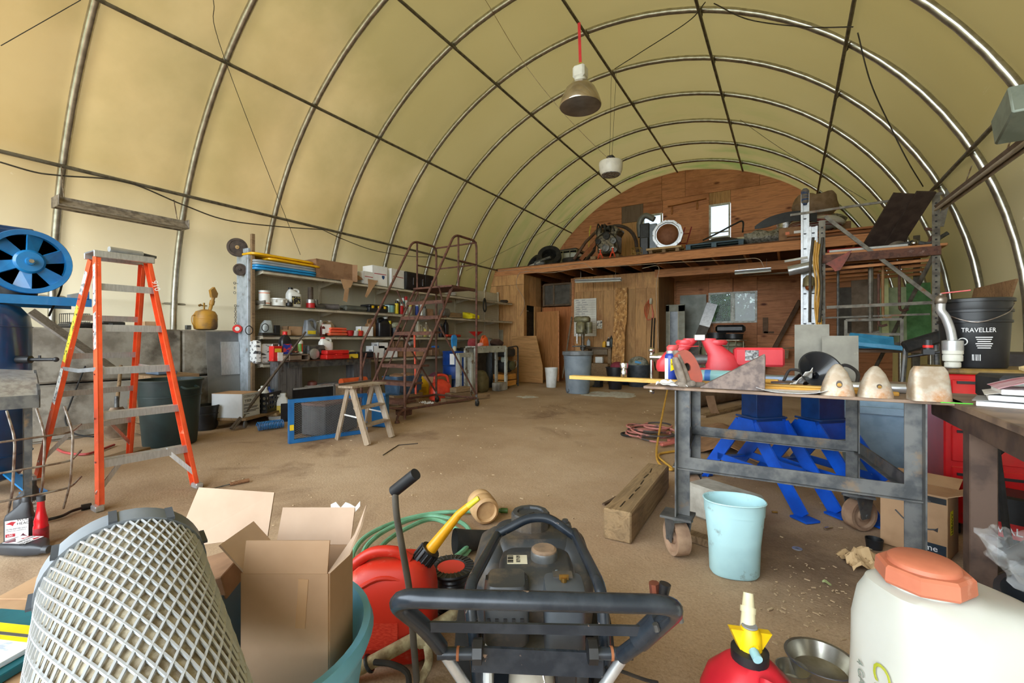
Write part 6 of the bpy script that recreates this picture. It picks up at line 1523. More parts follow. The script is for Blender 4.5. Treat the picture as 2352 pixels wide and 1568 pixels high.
part('cabinet',MB().box((0,0,.45),(.24,.3,.9),None,.02),cm_((34,36,40),.5),t);part('grille',MB().box((.2,-.02,.56),(.18,.2,.62),None,.01),cm_((120,130,142),.4,.3),t);part('duct',MB().tube(sm([(-.14,0,.6),(-.16,0,.95),(-.02,0,1.12),(.2,0,1.0)],6),.07,12),cm_((110,112,110),.5,.3),t);part('front_panel',MB().box((-.0,-.16,.3),(.2,.04,.5),(0,0,.1),.03),BLACKP,t)
t=T('wire_stool','small yellow wire crate on the loft edge beside the heater','crate',(lx(1463,10.7),10.7,ZL))
for x in(-.1,.1):
    for y in(-.08,.08):part('post',MB().cyl((x,y,0),(x,y,.22),.008,n=6),cm_((150,120,60)),t)
for z in(.1,.22):part('ring',MB().tube([(-.1,-.08,z),(.1,-.08,z),(.1,.08,z),(-.1,.08,z)],.007,5,closed=True),cm_((150,120,60)),t)
t=T('hand_truck','red hand truck leaning at the back of the loft','hand truck',(lx(1568,12.2),12.2,ZL),.2)
for s in(-1,1):part('rail',MB().tube([(-.1+s*.08,-.3,.05),(.14+s*.08,.3,1.0)],.016,8),cm_((150,34,38),.5),t)
for k in(.2,.5,.8):part('rung',MB().tube([lerp(V((-.18,-.3,.05)),V((.06,.3,1.0)),k),lerp(V((-.02,-.3,.05)),V((.22,.3,1.0)),k)],.012,6),cm_((150,34,38),.5),t)
part('wheel',MB().torus((.12,-.1,.22),.17,.03,24,8,M=axm((1,0,0))),cm_((150,130,100),.8),t)
# blue pallet with folded tarp and suitcase
xa,xb=lx(1580,10.9),lx(1712,10.9)
BPAL=wood('faded blue pallet wood',(96,116,130),(70,88,100),0,2,.85)
t=T('blue_pallet','faded blue pallet lying on the loft edge','pallet',((xa+xb)/2,11.05,ZL));w2=(xb-xa)/2
for z in(.02,.15):
    for y in(-.36,-.12,.12,.36):part('slat',MB().box((0,y,z),(2*w2,.12,.03),None,.003),BPAL,t)
for s in(-1,0,1):part('bearer',MB().box((s*(w2-.06),0,.085),(.1,.9,.1)),BPAL,t)
mb=MB().grid(16,8,lambda u,q:((u-.5)*.95,(q-.5)*.5,.03+.13*math.sin(PI*u)*math.sin(PI*q)+.04*abs(mnoise.noise(V((u*4,q*4,0))))),.01)
solo('folded_tarp',mb,cm_((48,46,48),.7),'dark folded sheet heaped on the blue pallet','tarp',((xa+xb)/2+.1,11.05,ZL+.165))
solo('black_bow',MB().tube(sm([(-.4,0,.02),(-.1,0,.14),(.25,0,.3),(.42,0,.34),(.42,0,.1)],6),.018,6),RUBBER,'black bowed cable standing on the dark folded sheet','cable',((xa+xb)/2+.1,11.1,ZL+.3))
solo('white_rod',MB().cyl((-.35,0,.02),(.1,0,.02),.02,n=8),WHITEP,'short white rod lying on the loft left of the blue pallet','rod',(lx(1622,11.7),11.7,ZL+.17))
solo('rod_rest',MB().box((0,0,.085),(.5,.1,.17)),WOODG,'low wooden block under the white rod','block',(lx(1622,11.7)-.1,11.7,ZL))
t=T('framed_screen','cream-framed dark screen leaning at the back of the loft','screen',(lx(1722,12.6),12.7,ZL),0);w2=(lx(1755,12.6)-lx(1690,12.6))/2
part('panel',MB().box((0,0,.3),(2*w2,.02,.6)),cm_((96,76,62),.8),t)
for z in(.02,.6):part('frame_rail',MB().box((0,-.01,z),(2*w2,.04,.05)),cm_((206,192,152)),t)
for s in(-1,1):part('frame_stile',MB().box((s*w2,-.01,.31),(.05,.04,.62)),cm_((206,192,152)),t)
# bags, insulation, bundle at the right of the loft
def lump(label,name,cat,loc,s_,mat,amp=.25,seed=0,fr_=3.0):
    mb=MB().ball((0,0,s_[2]),s_,22,14)
    for i,v_ in enumerate(mb.v):
        q=V((v_.x/s_[0],v_.y/s_[1],v_.z/s_[2]))*fr_*.5+V((seed,0,0));k=1+amp*mnoise.noise(q)
        mb.v[i]=V((v_.x*k,v_.y*k,max(0,v_.z*k)))
    return solo(name,mb,mat,label,cat,loc)
FOIL=mt('crinkled grey plastic',(150,148,140),(92,90,84),22,.3,.2,.8)
lump('crumpled grey plastic sheet heaped on the loft right of the pallet','plastic_sheet','sheet',(lx(1756,10.9),10.85,ZL),(.34,.24,.16),FOIL,.5,1)
lump('brown bulky blanket roll high at the right end of the loft','blanket_roll','blanket',(lx(1868,11.6),11.6,ZL+.58),(.42,.4,.3),cm_((140,116,92),.95),.2,4)
lump('striped folded blanket pile under the blanket roll','blanket_pile','blanket',(lx(1872,11.5),11.45,ZL+.30),(.5,.4,.16),mt('striped blanket',(190,186,176),(120,40,44),5,.95,st=(.2,.2,6),lo=.5,hi=.56),.15,6)
lump('grey tarpaulin heap under the mirror at the right of the loft','tarpaulin','tarpaulin',(lx(1846,11.3),11.35,ZL),(.45,.32,.13),FOIL,.3,9)
t=T('insulation_roll','roll of shiny foil insulation standing on the loft','insulation roll',(lx(1806,11.9),12.1,ZL+.26),0,None,(R(-8),0,0))
part('foil',MB().lathe([(.19,.2),(.2,.22),(.2,.52),(.17,.54),(0,.54)],n=26),mt('foil',(214,216,220),(150,152,156),18,.25,.9,.5),t);part('brown_base',MB().lathe([(.22,0),(.26,.06),(.2,.2),(.19,.22)],n=26),cm_((110,80,56),.9),t)
t=T('truck_mirror','long black bowed car-bumper moulding lying on the loft right end','moulding',(lx(1810,10.75),10.8,ZL+.3),.1)
part('shell',MB().grid(16,4,lambda u,q:(-.6+1.1*u,.02,.1+.16*math.sin(u*PI*.8)+(q-.5)*.2*math.sin(min(1,u*3+.2)*1.5)),.03),cm_((30,30,32),.4),t)
t=T('brown_carton','brown carton with orange tag on the loft edge by the aluminium ladder','box',(lx(1822,10.65),10.7,ZL));part('body',MB().box((0,0,.14),(.5,.3,.28),None,.006),CARDD,t);part('tag',MB().box((-.1,-.152,.16),(.07,.003,.06)),cm_((224,120,60)),t);part('paper_label',MB().box((.08,-.152,.17),(.14,.003,.05)),PAPER,t)
crate_box('large orange-brown carton at the right end of the loft',(lx(1925,11.2),12.1,ZL),.5,.5,.55,CARDD,.1)
lump('grey bag slumped over the large carton on the loft','plastic_bag','bag',(lx(1918,11.2),12.1,ZL+.56),(.3,.3,.1),FOIL,.3,12)
solo('loft_lumber',MB().box((0,0,.02),(1.4,.16,.04)).box((.05,.04,.06),(1.3,.14,.04)).box((.0,-.02,.1),(1.4,.2,.04)),wood('fresh lumber',(170,108,62),(130,78,44),0,1.4),'orange-brown boards stacked at the right end of the loft','lumber',(.66,10.6,ZL))
# ================================================================== steel rack on the right
RACKM=mt('grey slotted steel',(120,114,102),(86,80,72),9,.55,.5,0,c3=(118,84,62),s3=5)
DKH=mt('dark slot',(20,18,16))
YR=7.5
t=T('steel_rack','tall slotted steel rack with plank shelves loaded with pipes and scrap','rack',(.95,YR,0));o_=V(t.location)
def RP(px,py,Y=YR):return aY(px,py,Y)-o_
xl,xr=bx(1888,YR),bx(2150,YR)
for x,top,Y in((xl,2.75,YR),(xr,2.93,YR),(xl+.02,2.6,YR+1.0),(xr,2.6,YR+1.0)):
    u_=part('upright',MB().box(V((x,Y,top/2))-o_,(.075,.004,top)).box(V((x+.036,Y+.03,top/2))-o_,(.004,.06,top)),RACKM,t)
    if Y==YR:
        for k in range(int((top-1.0)/.075)):part('slot',MB().box(V((x,Y-.003,1.0+.075*k))-o_,(.022,.002,.02)),DKH,u_)
part('beam',MB().bar(V((xl,YR-.02,2.21))-o_,V((xr+.04,YR-.02,2.21))-o_,.04,.11),RUSTY,t)
part('beam',MB().bar(V((xl,YR+1.0,2.21))-o_,V((xr+.04,YR+1.0,2.21))-o_,.04,.11),RUSTY,t)
part('top_bar',MB().bar(RP(1815,494),RP(2165,444),.02,.03),RACKM,t)
part('diagonal',MB().bar(RP(1895,497),RP(2150,690),.02,.045),RACKM,t)
part('diagonal',MB().bar(V((xr,YR+.02,2.2))-o_,V((xr-.5,YR+1.0,.6))-o_,.02,.05),RACKM,t)
part('diagonal',MB().bar(RP(2190,395),RP(2160,520),.02,.06),RACKM,t)
for k in range(5):
    part('plank',MB().box(V(((xl+xr)/2+.03,YR+.1+.2*k,2.285))-o_,(xr-xl+.16,.18,.03),(0,0,rnd.uniform(-.02,.02)),.003),LUMB,t)
for k in range(4):
    part('pole',MB().bar(V((xl,YR+.1+.24*k,2.08-.03*k))-o_,V((xr+.02,YR+.14+.24*k,2.12-.03*k))-o_,.05,.035),LUMB,t)
for z,w_ in((1.55,.05),(1.42,.03),(1.02,.1)):
    part('lower_bar',MB().bar(V((xl+.05,YR+(.0 if z>1.5 else .3),z))-o_,V((xr,YR+(.0 if z>1.5 else .3),z+.02))-o_,.03,w_*.8),RACKM,t)
part('lower_shelf',MB().box(V(((xl+xr)/2,YR+.5,.96))-o_,(xr-xl,1.0,.04)),cm_((98,76,58),.8),t)
part('lower_shelf',MB().box(V(((xl+xr)/2,YR+.5,.42))-o_,(xr-xl,1.0,.04)),cm_((90,70,54),.8),t)
# things hanging on and lying in the rack
t=T('shovel_part','red triangular shovel blade hung on the rack beam','blade',tuple(aY(1908,600,YR-.06)));o_=V(t.location)
part('blade',MB().plate([aY(q[0],q[1],YR-.07)-o_ for q in((1895,606),(1940,583),(1957,574),(1948,592),(1930,620),(1918,623),(1909,612))],.01),mt('red worn blade',(150,70,56),(110,62,52),8,.6,c3=(216,90,50),s3=3),t)
mb=MB()
def strand(pts,r,lab,mat,name='hanging_hose',cat='hose'):return solo(name,MB().tube(sm(pts,8),r,6),mat,lab,cat,tuple(pts[0]),world=True)
YLW=cm_((200,150,50),.5)
for k,(dx,lab)in enumerate(((0,'yellow hose strand hung nearest the aluminium ladder'),(5,'yellow hose strand second from the aluminium ladder'),(10,'yellow hose strand nearest the rack post'))):
    strand([aY(1872+dx,552+4*k,7.42),aY(1869+dx,600,7.42),aY(1874+dx+2*k,650,7.42),aY(1872+dx,700,7.42),aY(1876+dx,745,7.42)],.013,lab,YLW)
for k,(dx,lab)in enumerate(((-6,'dark cable bundle hung left of the yellow hoses'),(16,'dark cable bundle hung right of the yellow hoses'))):
    strand([aY(1874+dx,545,7.4),aY(1868+dx,600,7.4),aY(1868+dx*1.2,660,7.4),aY(1866+dx,740,7.4)],.018,lab,cm_((72,66,58),.7),'hanging_cable','cable')
# things on the rack top
for k,(px,Y,r_,h_,c_,lb)in enumerate(((2053,7.9,.14,.24,(112,100,84),'dented open metal drum on the rack planks'),)):
    t=T('metal_pot',lb,'pot',(bx(px,Y),Y,2.306),0,None,(0,0,0));part('body',MB().lathe([(r_*.9,0),(r_,.02),(r_,h_),(r_+.01,h_),(r_-.01,h_-.005),(r_*.9,.03),(0,.03)],n=26),cm_(c_,.7),t)
for k,(x0,x1,Y,r_,c_,lb)in enumerate(((1905,2085,7.55,.018,(196,196,194),'long pale pipe lying on the front of the rack planks'),(1900,1985,7.6,.028,(160,30,34),'dark red pipe lying on the rack planks'),(1985,2040,7.62,.014,(226,226,220),'short white rod lying on the rack planks'),(1895,2040,7.72,.022,(70,66,60),'dark pipe lying behind the pale pipe on the rack'))):
    solo('rack_pipe',MB().cyl((bx(x0,Y),Y,2.302+r_),(bx(x1,Y),Y,2.302+r_),r_,n=10),cm_(c_,.45),lb,'pipe',(bx((x0+x1)/2,Y),Y,2.302),world=True)
t=T('steering_arm','rusty steering linkage with ball joint on the rack end','car part',(bx(2110,7.75),7.75,2.302))
part('rod',MB().tube(sm([(-.25,0,.04),(-.05,0,.08),(.1,0,.05),(.28,0,.16)],5),.024,8),DSTEEL,t);part('joint',MB().ball((-.05,-.03,.06),.05),CHROME,t);part('hook',MB().tube(sm([(.1,0,.06),(.16,0,.2),(.06,0,.24)],5),.02,8),RUSTY,t)
# two dark boards slanting up to the cover
for k,(pa,pb,w_,lb)in enumerate((((2000,582),(2085,445),.30,'wide dark board slanting up from the rack beside the cover'),((2040,580),(2128,440),.2,'narrower dark board slanting up nearest the rack post'))):
    a,b=aY(pa[0],pa[1],7.9),aY(pb[0],pb[1],7.3)
    solo('leaning_board',MB().bar(a,b,w_,.03,(.4,-1,.5)),cm_((62,48,40),.8),lb,'board',tuple(a),world=True)
# scrap standing below the rack: sheets and frames
for k,(px,py0,py1,Y,w_,c_,lb)in enumerate(((1985,640,745,8.3,.3,(96,80,62),'brown board standing inside the rack'),(2060,660,790,8.35,.42,(138,146,108),'pale green sheet standing at the back of the rack'),(2110,650,780,8.35,.26,(70,110,60),'green board standing at the back of the rack'),(1945,660,780,8.3,.18,(60,54,46),'dark post standing inside the rack'),(2033,640,740,8.28,.08,(170,172,120),'pale yellow lath standing inside the rack'))):
    a=aY(px,py1,Y);b=aY(px,py0,Y);
    solo('stored_sheet',MB().box((0,0,(b.z-.98)/2),(w_,.02,b.z-.98),(R(-4),0,0)),cm_(c_,.8),lb,'sheet',(a.x,Y,.985))
t=T('steel_trolley','brown steel frame standing on the lower rack shelf','frame',(bx(2005,7.75),7.75,.98))
w2=(bx(2068,7.75)-bx(1940,7.75))/2
for s in(-1,1):part('post',MB().box((s*w2,0,.2),(.035,.035,.4)),RACKM,t)
for z in(.2,.4):part('rail',MB().box((0,0,z),(2*w2,.03,.035)),RACKM,t)
for k in range(7):
    a=rnd.uniform(-.4,.4);L_=rnd.uniform(.5,1.0);y=YR+.25+.1*k
    solo('scrap_bar',MB().bar((-L_/2,0,.02),(L_/2,rnd.uniform(-.1,.1),.02+.01*k),.05,.03),(RUSTY,DSTEEL,cm_((96,74,52),.8),RACKM)[k%4],('rusty flat bar','grey steel bar','brown wooden stick','dull steel strip','short rusty bar','short grey bar','dark wooden batten')[k]+' lying on the lower rack shelf','bar',((xl+xr)/2+.1*a,y,.985+.0*k),rnd.uniform(-.15,.15),'scrap bars on the rack')
for k,(px,z0,z1,lb)in enumerate(((1925,2.0,.75,'thin steel rod hanging in the rack near the hoses'),(2000,2.05,1.2,'grey hook bar hanging under the rack planks'),(2018,1.9,1.3,'brown hook rod hanging in the middle of the rack'),(2028,2.05,1.4,'tan hook rod hanging in the rack right of the brown one'),(2066,2.0,1.5,'short thin rod hanging near the rack post'))):
    x=bx(px,7.8);solo('hanging_rod',MB().tube(sm([(x,7.8,z0+.1),(x,7.8,z1+.1),(x+.02,7.8,z1),(x+.09,7.8,z1+.01)],5),.016 if k != 1 else .03,8),(DSTEEL,RACKM,RUSTY,cm_((150,110,70),.7),RUSTY)[k],lb,'rod',(x,7.8,z1),world=True)

# aluminium extension ladder against the loft
t=T('extension_ladder','aluminium extension ladder standing upright against the loft','ladder',(bx(1858,10.0),10.0,0));o_=V(t.location)
for px,top,ins in((1849,445,0),(1868,520,.05)):
    x=bx(px,10.0)-o_.x;zt=bz(px,top,10.0)
    sec=part('section',MB().box((x-.05,0,zt/2),(.03,.07,zt)).box((x+.05,0.0,zt/2),(.03,.07,zt)).box((x,.03,zt/2),(.08,.01,zt)),ALU,t)
    for k in range(int(zt/.28)):part('rung_end',MB().prism([(-.025,0),(.025,0),(.018,-.022),(-.018,-.022)],.0,.006,Matrix.Translation((x,.022,.3+.28*k))@ XZ.to_4x4()),BLACKP,sec)
part('wrap',MB().box((bx(1849,10.0)-o_.x,-.02,bz(1849,452,10.0)),(.13,.1,.3),None,.04),mt('tape-wrapped rag',(120,112,104),(60,80,120),12,.9,st=(.4,.4,3),lo=.5,hi=.56),t)
t=T('vent_duct','dented silver duct elbow fixed beside the aluminium ladder','duct',tuple(aY(1840,618,9.8)))
part('pipe',MB().cyl((-.2,0,-.02),(.2,0,.05),.09,n=20),ALU,t);part('lamp_head',MB().lathe([(.1,0),(.09,.14),(.04,.2),(0,.2)],(.12,0,-.32),20),cm_((150,140,110),.4,.4),t);part('bulb',MB().ball((.12,0,-.34),.06),cm_((170,90,40),.3),t)
part('white_arm',MB().cyl((-.26,-.05,.16),(.1,-.05,.2),.022,n=8),WHITEP,t)

# ================================================================== lamps over the floor
wire_c=cm_((60,54,44),.6)
p=at(1333,226,4.6)
t=T('high_bay_lamp','large aluminium high-bay lamp hanging on a red strap','lamp',tuple(p))
m_=4.6/FP;r_=47*m_
part('reflector',MB().lathe([(r_*1.0,-.085),(r_*1.02,-.075),(r_*.92,.0),(r_*.72,.09),(r_*.42,.155),(r_*.3,.165),(r_*.3,.15),(r_*.68,.08),(r_*.89,-.005),(r_*.98,-.083)],n=40),mt('spun aluminium',(200,190,178),(168,158,146),5,.2,.9),t)
part('ballast',MB().box((0,0,.26),(.13,.13,.13),None,.02).cyl((0,0,.16),(0,0,.2),.06),cm_((214,214,206),.4),t);part('hook',MB().torus((0,0,.34),.025,.006,14,6,M=axm((0,1,0))),cm_((170,150,60)),t)
part('bulb',MB().lathe([(.03,.15),(.04,.1),(.055,.03),(.04,-.03),(0,-.045)],n=18),glassy('clear bulb',(230,230,225),.05,.35),t)
top=at(1330,52,4.6)
solo('red_strap',MB().bar(p+V((0,0,.36)),top,.03,.004,(0,1,0)),cm_((190,30,30),.6),'red strap holding up the high-bay lamp','strap',tuple(p+V((0,0,.36))),world=True)
p=at(1403,384,7.2);r_=27*7.2/FP
t=T('led_lamp','white round pendant lamp with ribbed glass hanging over the floor','lamp',tuple(p))
part('shell',MB().lathe([(r_*.82,-.12),(r_*.95,-.06),(r_*1.0,.04),(r_*.98,.08),(r_*.5,.10),(0,.10)],n=36),cm_((226,224,216),.35),t)
part('lens',MB().lathe([(0,-.128),(r_*.78,-.128),(r_*.8,-.12),(0,-.118)],n=36),mt('grey lens',(150,152,154),(90,92,94),30,.2),t)
for k in range(4):part('lens_ring',MB().torus((0,0,-.13),r_*(.18+.18*k),.004,28,5),CHROME,t)
part('driver',MB().box((0,0,.14),(.12,.12,.08),None,.02),BLACKP,t)
top=at(1410,165,7.2)
for s in(-.02,.02):part('hanger_wire',MB().cyl((s,0,.17),V((s*2,0,0))+(top-p),.003,n=5),wire_c,t)
# shop light on the left cover and on the right
a,b=aX(127,462,-6.75),aX(424,518,-6.75)
t=T('shop_light','long dusty fluorescent fixture hung on the left side of the cover','shop light',tuple((a+b)/2),0,'shop lights');o_=V(t.location)
DUSTA=mt('dusty galvanised sheet',(150,140,126),(104,94,82),14,.6,.3,.1)
tl_=math.atan2(b.z-a.z,b.y-a.y)
Mh=Matrix.Rotation(tl_,4,'X')@ Matrix(((1,0,0),(0,0,1),(0,1,0))).to_4x4();Lh=(b-a).length/2
part('housing',MB().prism([(-.035,.055),(.035,.055),(.035,.0),(-.035,.0)],-Lh,Lh,Mh),DUSTA,t)
for s in(-1,1):part('reflector',MB().prism([(s*.03,.03),(s*.125,-.045),(s*.125,-.055),(s*.03,.02)][::s],-Lh,Lh,Mh),DUSTA,t);part('tube',MB().cyl(Mh @ V((s*.06,-.03,-Lh)),Mh @ V((s*.06,-.03,Lh)),.016,n=10),cm_((190,182,168)),t)
for s in(-1,1):part('end_cap',MB().box((0,s*(b.y-a.y)/2,s*(b.z-a.z)/2),(.25,.012,.12),None,.01),DUSTA,t)
for q in(.06,.94):
    c_=lerp(a,b,q)-o_;part('chain',MB().cyl(c_,c_+V((-.12,0,.42 if q<.5 else .34)),.006,n=5),WIRE,t)
a,b=aX(2165,470,1.45),aX(2345,335,1.45)
d_=(b-a).normalized();b2=b+d_*.8
t=T('shop_light','old rusty fluorescent strip hung along the right side of the cover','shop light',tuple((a+b2)/2),0,'shop lights');o_=V(t.location)
part('housing',MB().bar(a-o_,b2-o_,.13,.06,(-.5,0,1)),cm_((120,104,92),.6,.3),t)
for s in(-.03,.03):part('tube',MB().cyl(a-o_+V((s-.03,0,-.05)),b2-o_+V((s-.03,0,-.05)),.015,n=10),cm_((170,160,146)),t)
for q in(.25,.6):part('chain',MB().cyl(lerp(a,b2,q)-o_,lerp(a,b2,q)-o_+V((.06,0,.22)),.006,n=5),WIRE,t)
for px in(2230,2320):
    c_=aX(px,400 if px<2300 else 300,1.4)-o_
t2=T('junction_box','grey metal junction box on the right-hand purlin','junction box',tuple(aX(2335,262,1.22)))
part('body',MB().box((0,0,0),(.14,.3,.2),(R(-20),0,0),.01),cm_((140,150,140),.5,.4),t2);part('cable',MB().tube(sm([(0,-.1,.1),(.04,-.16,.2),(.06,-.2,.34)],5),.012,6),RUBBER,t2)
# wires and braces along the cover
def cv(px,py,r=RC-.14):
    q=ray(px,py);A=q.x**2+q.z**2;B2=2*(q.x*-XC+q.z*(H-ZC));C2=XC**2+(H-ZC)**2-r*r
    return at(px,py,(-B2+math.sqrt(B2*B2-4*A*C2))/(2*A))
def cwire(label,pts,r=.004,mat=None):return wire(label,pts,r,mat or wire_c,'cover_wire','wire')
XA=-6.86
cwire('black cable drooping below the left purlin near the compressor',[aX(0,372,XA),aX(80,395,XA),aX(140,403,XA),aX(290,418,XA),aX(420,470,XA),aX(520,505,XA),aX(640,520,XA),aX(740,527,XA)],.009)
cwire('thin cable drooping along the left purlin above the shelves',[aX(740,527,XA),aX(790,550,XA),aX(860,575,XA),aX(940,588,XA),aX(985,590,XA)],.007)
cwire('bracing wire crossing the first left bay',[cv(2,105),cv(186,0)],.004)
cwire('bracing wire slanting across the second left bay',[cv(490,0),cv(517,138),cv(690,585)],.004)
cwire('bracing wire crossing the far left bays',[cv(1310,500),cv(1070,622)],.004)
cwire('dark cable looping from the crown to the right',[cv(1620,5),cv(1580,50),cv(1480,115),cv(1412,158)],.007)
cwire('dark cable drooping below the nearer crown hoop',[cv(1640,8),cv(1720,45,RC-.3),cv(1850,62,RC-.3),cv(1960,62)],.007)
cwire('dark cable hanging down the right bays to the rack',[cv(1970,75),cv(2000,190,RC-.3),cv(2045,290,RC-.3),cv(2085,370,RC-.3),cv(2120,428)],.007)
cwire('thin wire from the pendant lamp to the crown',[cv(1115,0),cv(1200,140,RC-.4),at(1290,255,6.9),at(1380,348,7.1),at(1403,364,7.1)],.004,cm_((150,130,100)))
cwire('bracing wire crossing the far right bays',[cv(1700,275),cv(1800,345,RC-.2),cv(1990,460)],.004)

# more stored pieces at the right
solo('plywood_sheet',MB().plate([aX(2336,640,1.5),aX(2240,662,1.62),aX(2226,716,1.66),aX(2300,748,1.56)],.018),wood('stained plywood',(160,126,92),(120,86,60),0,1,grime=(90,66,48)),'stained plywood sheet leaning on the right side of the cover','plywood',tuple(aX(2300,748,1.56)),world=True)
p=aX(2330,835,1.5)
t=T('wood_stove','dark ribbed metal cabinet behind the side bench','cabinet',(1.5,p.y+.3,0));part('body',MB().box((0,0,.5),(.5,.7,1.0),None,.01),cm_((58,52,48),.7),t)
for k in range(4):part('rib',MB().box((-.252,0,.78+.06*k),(.02,.7,.03)),cm_((36,34,34),.5),t)
BLS=cm_((60,140,180),.5)
solo('blue_guard',MB().plate([V((-.2,0,0)),V((.3,-.1,.0)),V((.34,.1,.14)),V((-.1,.18,.2))],.01),BLS,'bent light blue sheet guard lying on the lower rack shelf','sheet',(bx(1985,7.3),7.42,1.0),.1)
solo('blue_channel',MB().box((0,0,.035),(.5,.1,.06),(0,.12,0),.008),BLS,'light blue steel channel lying behind the bent guard','channel',(bx(2025,7.35),7.36,.99),-.1)
t=T('rubber_bumper','ribbed black rubber bumper bar propped on the rack front','bumper',tuple(aY(2120,790,6.6)));o_=V(t.location)
part('bar',MB().bar(aY(2075,798,6.6)-o_,aY(2168,770,6.6)-o_,.12,.13,bv=.02),RUBBER,t);part('stand',MB().tube([aY(2080,800,6.6)-o_,V((aY(2062,800,6.6).x-o_.x,0,-o_.z))],.025,8).tube([aY(2150,790,6.6)-o_,V((aY(2170,800,6.6).x-o_.x,.1,-o_.z))],.025,8),DSTEEL,t)
for k,(x0,x1,z,lb)in enumerate(((1975,2160,1.0,'long rusty angle bar on the rack front edge'),(1960,2070,1.02,'dark coil of strap on the rack front edge'))):
    if k==0:solo('angle_bar',MB().angle((bx(x0,7.46),7.46,.99),(bx(x1,7.46),7.46,.99),.04,.005),RUSTY,lb,'angle bar',(bx(2060,7.46),7.46,.99),world=True)
    else:solo('strap_coil',MB().torus((0,0,.016),.12,.016,24,6).torus((.03,.01,.046),.11,.015,24,6),RUBBER,lb,'strap',(bx(1990,7.7),7.75,.985))
# ================================================================== welding bench on casters
TOPM=mt('scuffed bench plate',(150,126,106),(118,98,84),7,.55,.3,.05,c3=(96,80,70),s3=4)
BZ2=.862
t=T('welding_bench','steel welding bench on caster wheels with a scuffed plate top','bench',(-.05,2.85,0));o_=V(t.location)
part('top_plate',MB().box(V((-.04,2.86,BZ2-.007))-o_,(1.22,1.0,.014),None,.002),TOPM,t)
LEGS=[V((-.485,2.40,0)),V((-.575,3.30,0)),V((.46,2.42,0)),V((.34,3.28,0))]
for k,q in enumerate(LEGS):
    lb_=q-o_;z0=.215 if k != 2 else .04
    part('leg',MB().angle(lb_+V((0,0,z0)),lb_+V((0,0,BZ2-.014)),.058,.006,(0,-1,0),1 if k in(0,1)else-1),DSTEEL,t)
    if k != 2:
        part('caster_plate',MB().box(lb_+V((.0,0,.208)),(.15,.13,.012)),DSTEEL,t)
        Mc=Matrix.Translation(lb_)@ Matrix.Rotation((R(38),R(38),0,R(-48))[k],4,'Z')
        fk=MB()
        for sx in(-.045,.045):fk.plate([V((sx,-.055,.2)),V((sx,.055,.2)),V((sx,.03,.08)),V((sx,-.02,.075))],.006)
        fk.box((0,0,.196),(.1,.12,.012)).cyl((-.055,.01,.092),(.055,.01,.092),.012,n=10)
        part('caster_fork',fk.xf(Mc),DSTEEL,t)
        WH=mt('worn brown caster iron',(168,138,112),(136,106,84),10,.8,.1,.1)
        part('wheel',MB().lathe([(.0,-.02),(.03,-.034),(.034,-.02),(.066,-.018),(.072,-.034),(.088,-.034),(.091,0),(.088,.034),(.072,.034),(.066,.018),(.034,.02),(.03,.034),(0,.02)],(0,.01,.091),30,axm((1,0,0))).xf(Mc),WH,t)
zr=.48
for a,b in((LEGS[0],LEGS[2]),(LEGS[1],LEGS[3]),(LEGS[0],LEGS[1]),(LEGS[2],LEGS[3])):part('rail',MB().bar(a-o_+V((0,0,zr)),b-o_+V((0,0,zr)),.008,.06).bar(a-o_+V((0,0.0,zr-.03)),b-o_+V((0,0,zr-.03)),.05,.006),DSTEEL,t)

# red bench vise
VR=mt('red vise paint',(206,58,66),(190,46,56),5,.4,0,.04,c3=(150,110,100),s3=10,lo3=.7,hi3=.73)
pv=aZ(1560,862,BZ2+.0)
pv=V((-.47,2.95,BZ2));MX=1
t=T('bench_vise','large red bench vise with chrome screw on the welding bench','vise',tuple(pv),R(12))
part('base',MB().lathe([(.09,0),(.09,.02),(.06,.04),(.06,.07)],(.06,0,0),24),VR,t)
part('movable_jaw',MB().loft([(.075,.06,.045,-.17,0),(.085,.065,.07,-.17,0),(.082,.065,.11,-.165,0),(.066,.06,.16,-.14,0),(.055,.05,.2,-.095,0),(.045,.045,.235,-.055,0),(.042,.045,.25,-.05,0)],24,3),VR,t)
part('fixed_jaw',MB().loft([(.085,.07,.05,.12,0),(.095,.07,.09,.13,0),(.075,.06,.15,.12,0),(.055,.05,.2,.08,0),(.045,.045,.235,.055,0),(.042,.045,.25,.05,0)],24,3),VR,t)
part('slide',MB().box((.32,0,.14),(.26,.1,.11),None,.012),VR,t);part('screw',MB().cyl((-.2,0,.12),(.1,0,.12),.03,n=14),DSTEEL,t)
part('jaw_plate',MB().box((0,-.0,.255),(.06,.1,.035),None,.003),ALU,t)
part('anvil',MB().loft([(.05,.05,.21,.1,0),(.06,.055,.225,.1,0),(.05,.05,.24,.1,0)],20,2),VR,t);part('anvil',MB().loft([(.05,.05,.21,-.08,0),(.06,.055,.225,-.08,0),(.05,.05,.24,-.08,0)],20,2),VR,t)
part('screw_collar',MB().cyl((-.24,0,.13),(-.2,0,.13),.034,n=18).cyl((-.29,0,.13),(-.23,0,.13),.026,n=18),CHROME,t)
part('handle',MB().cyl((-.28,-.01,-.08),(-.28,-.01,.17),.011,n=12),CHROME,t)
for z in(-.085,.175):part('handle_ball',MB().ball((-.28,-.01,z),.019,14,10),CHROME,t)
part('emblem',MB().box((.28,-.052,.15),(.07,.003,.06)),mt('vise emblem',(60,60,62),(190,190,190),40,.4),t)

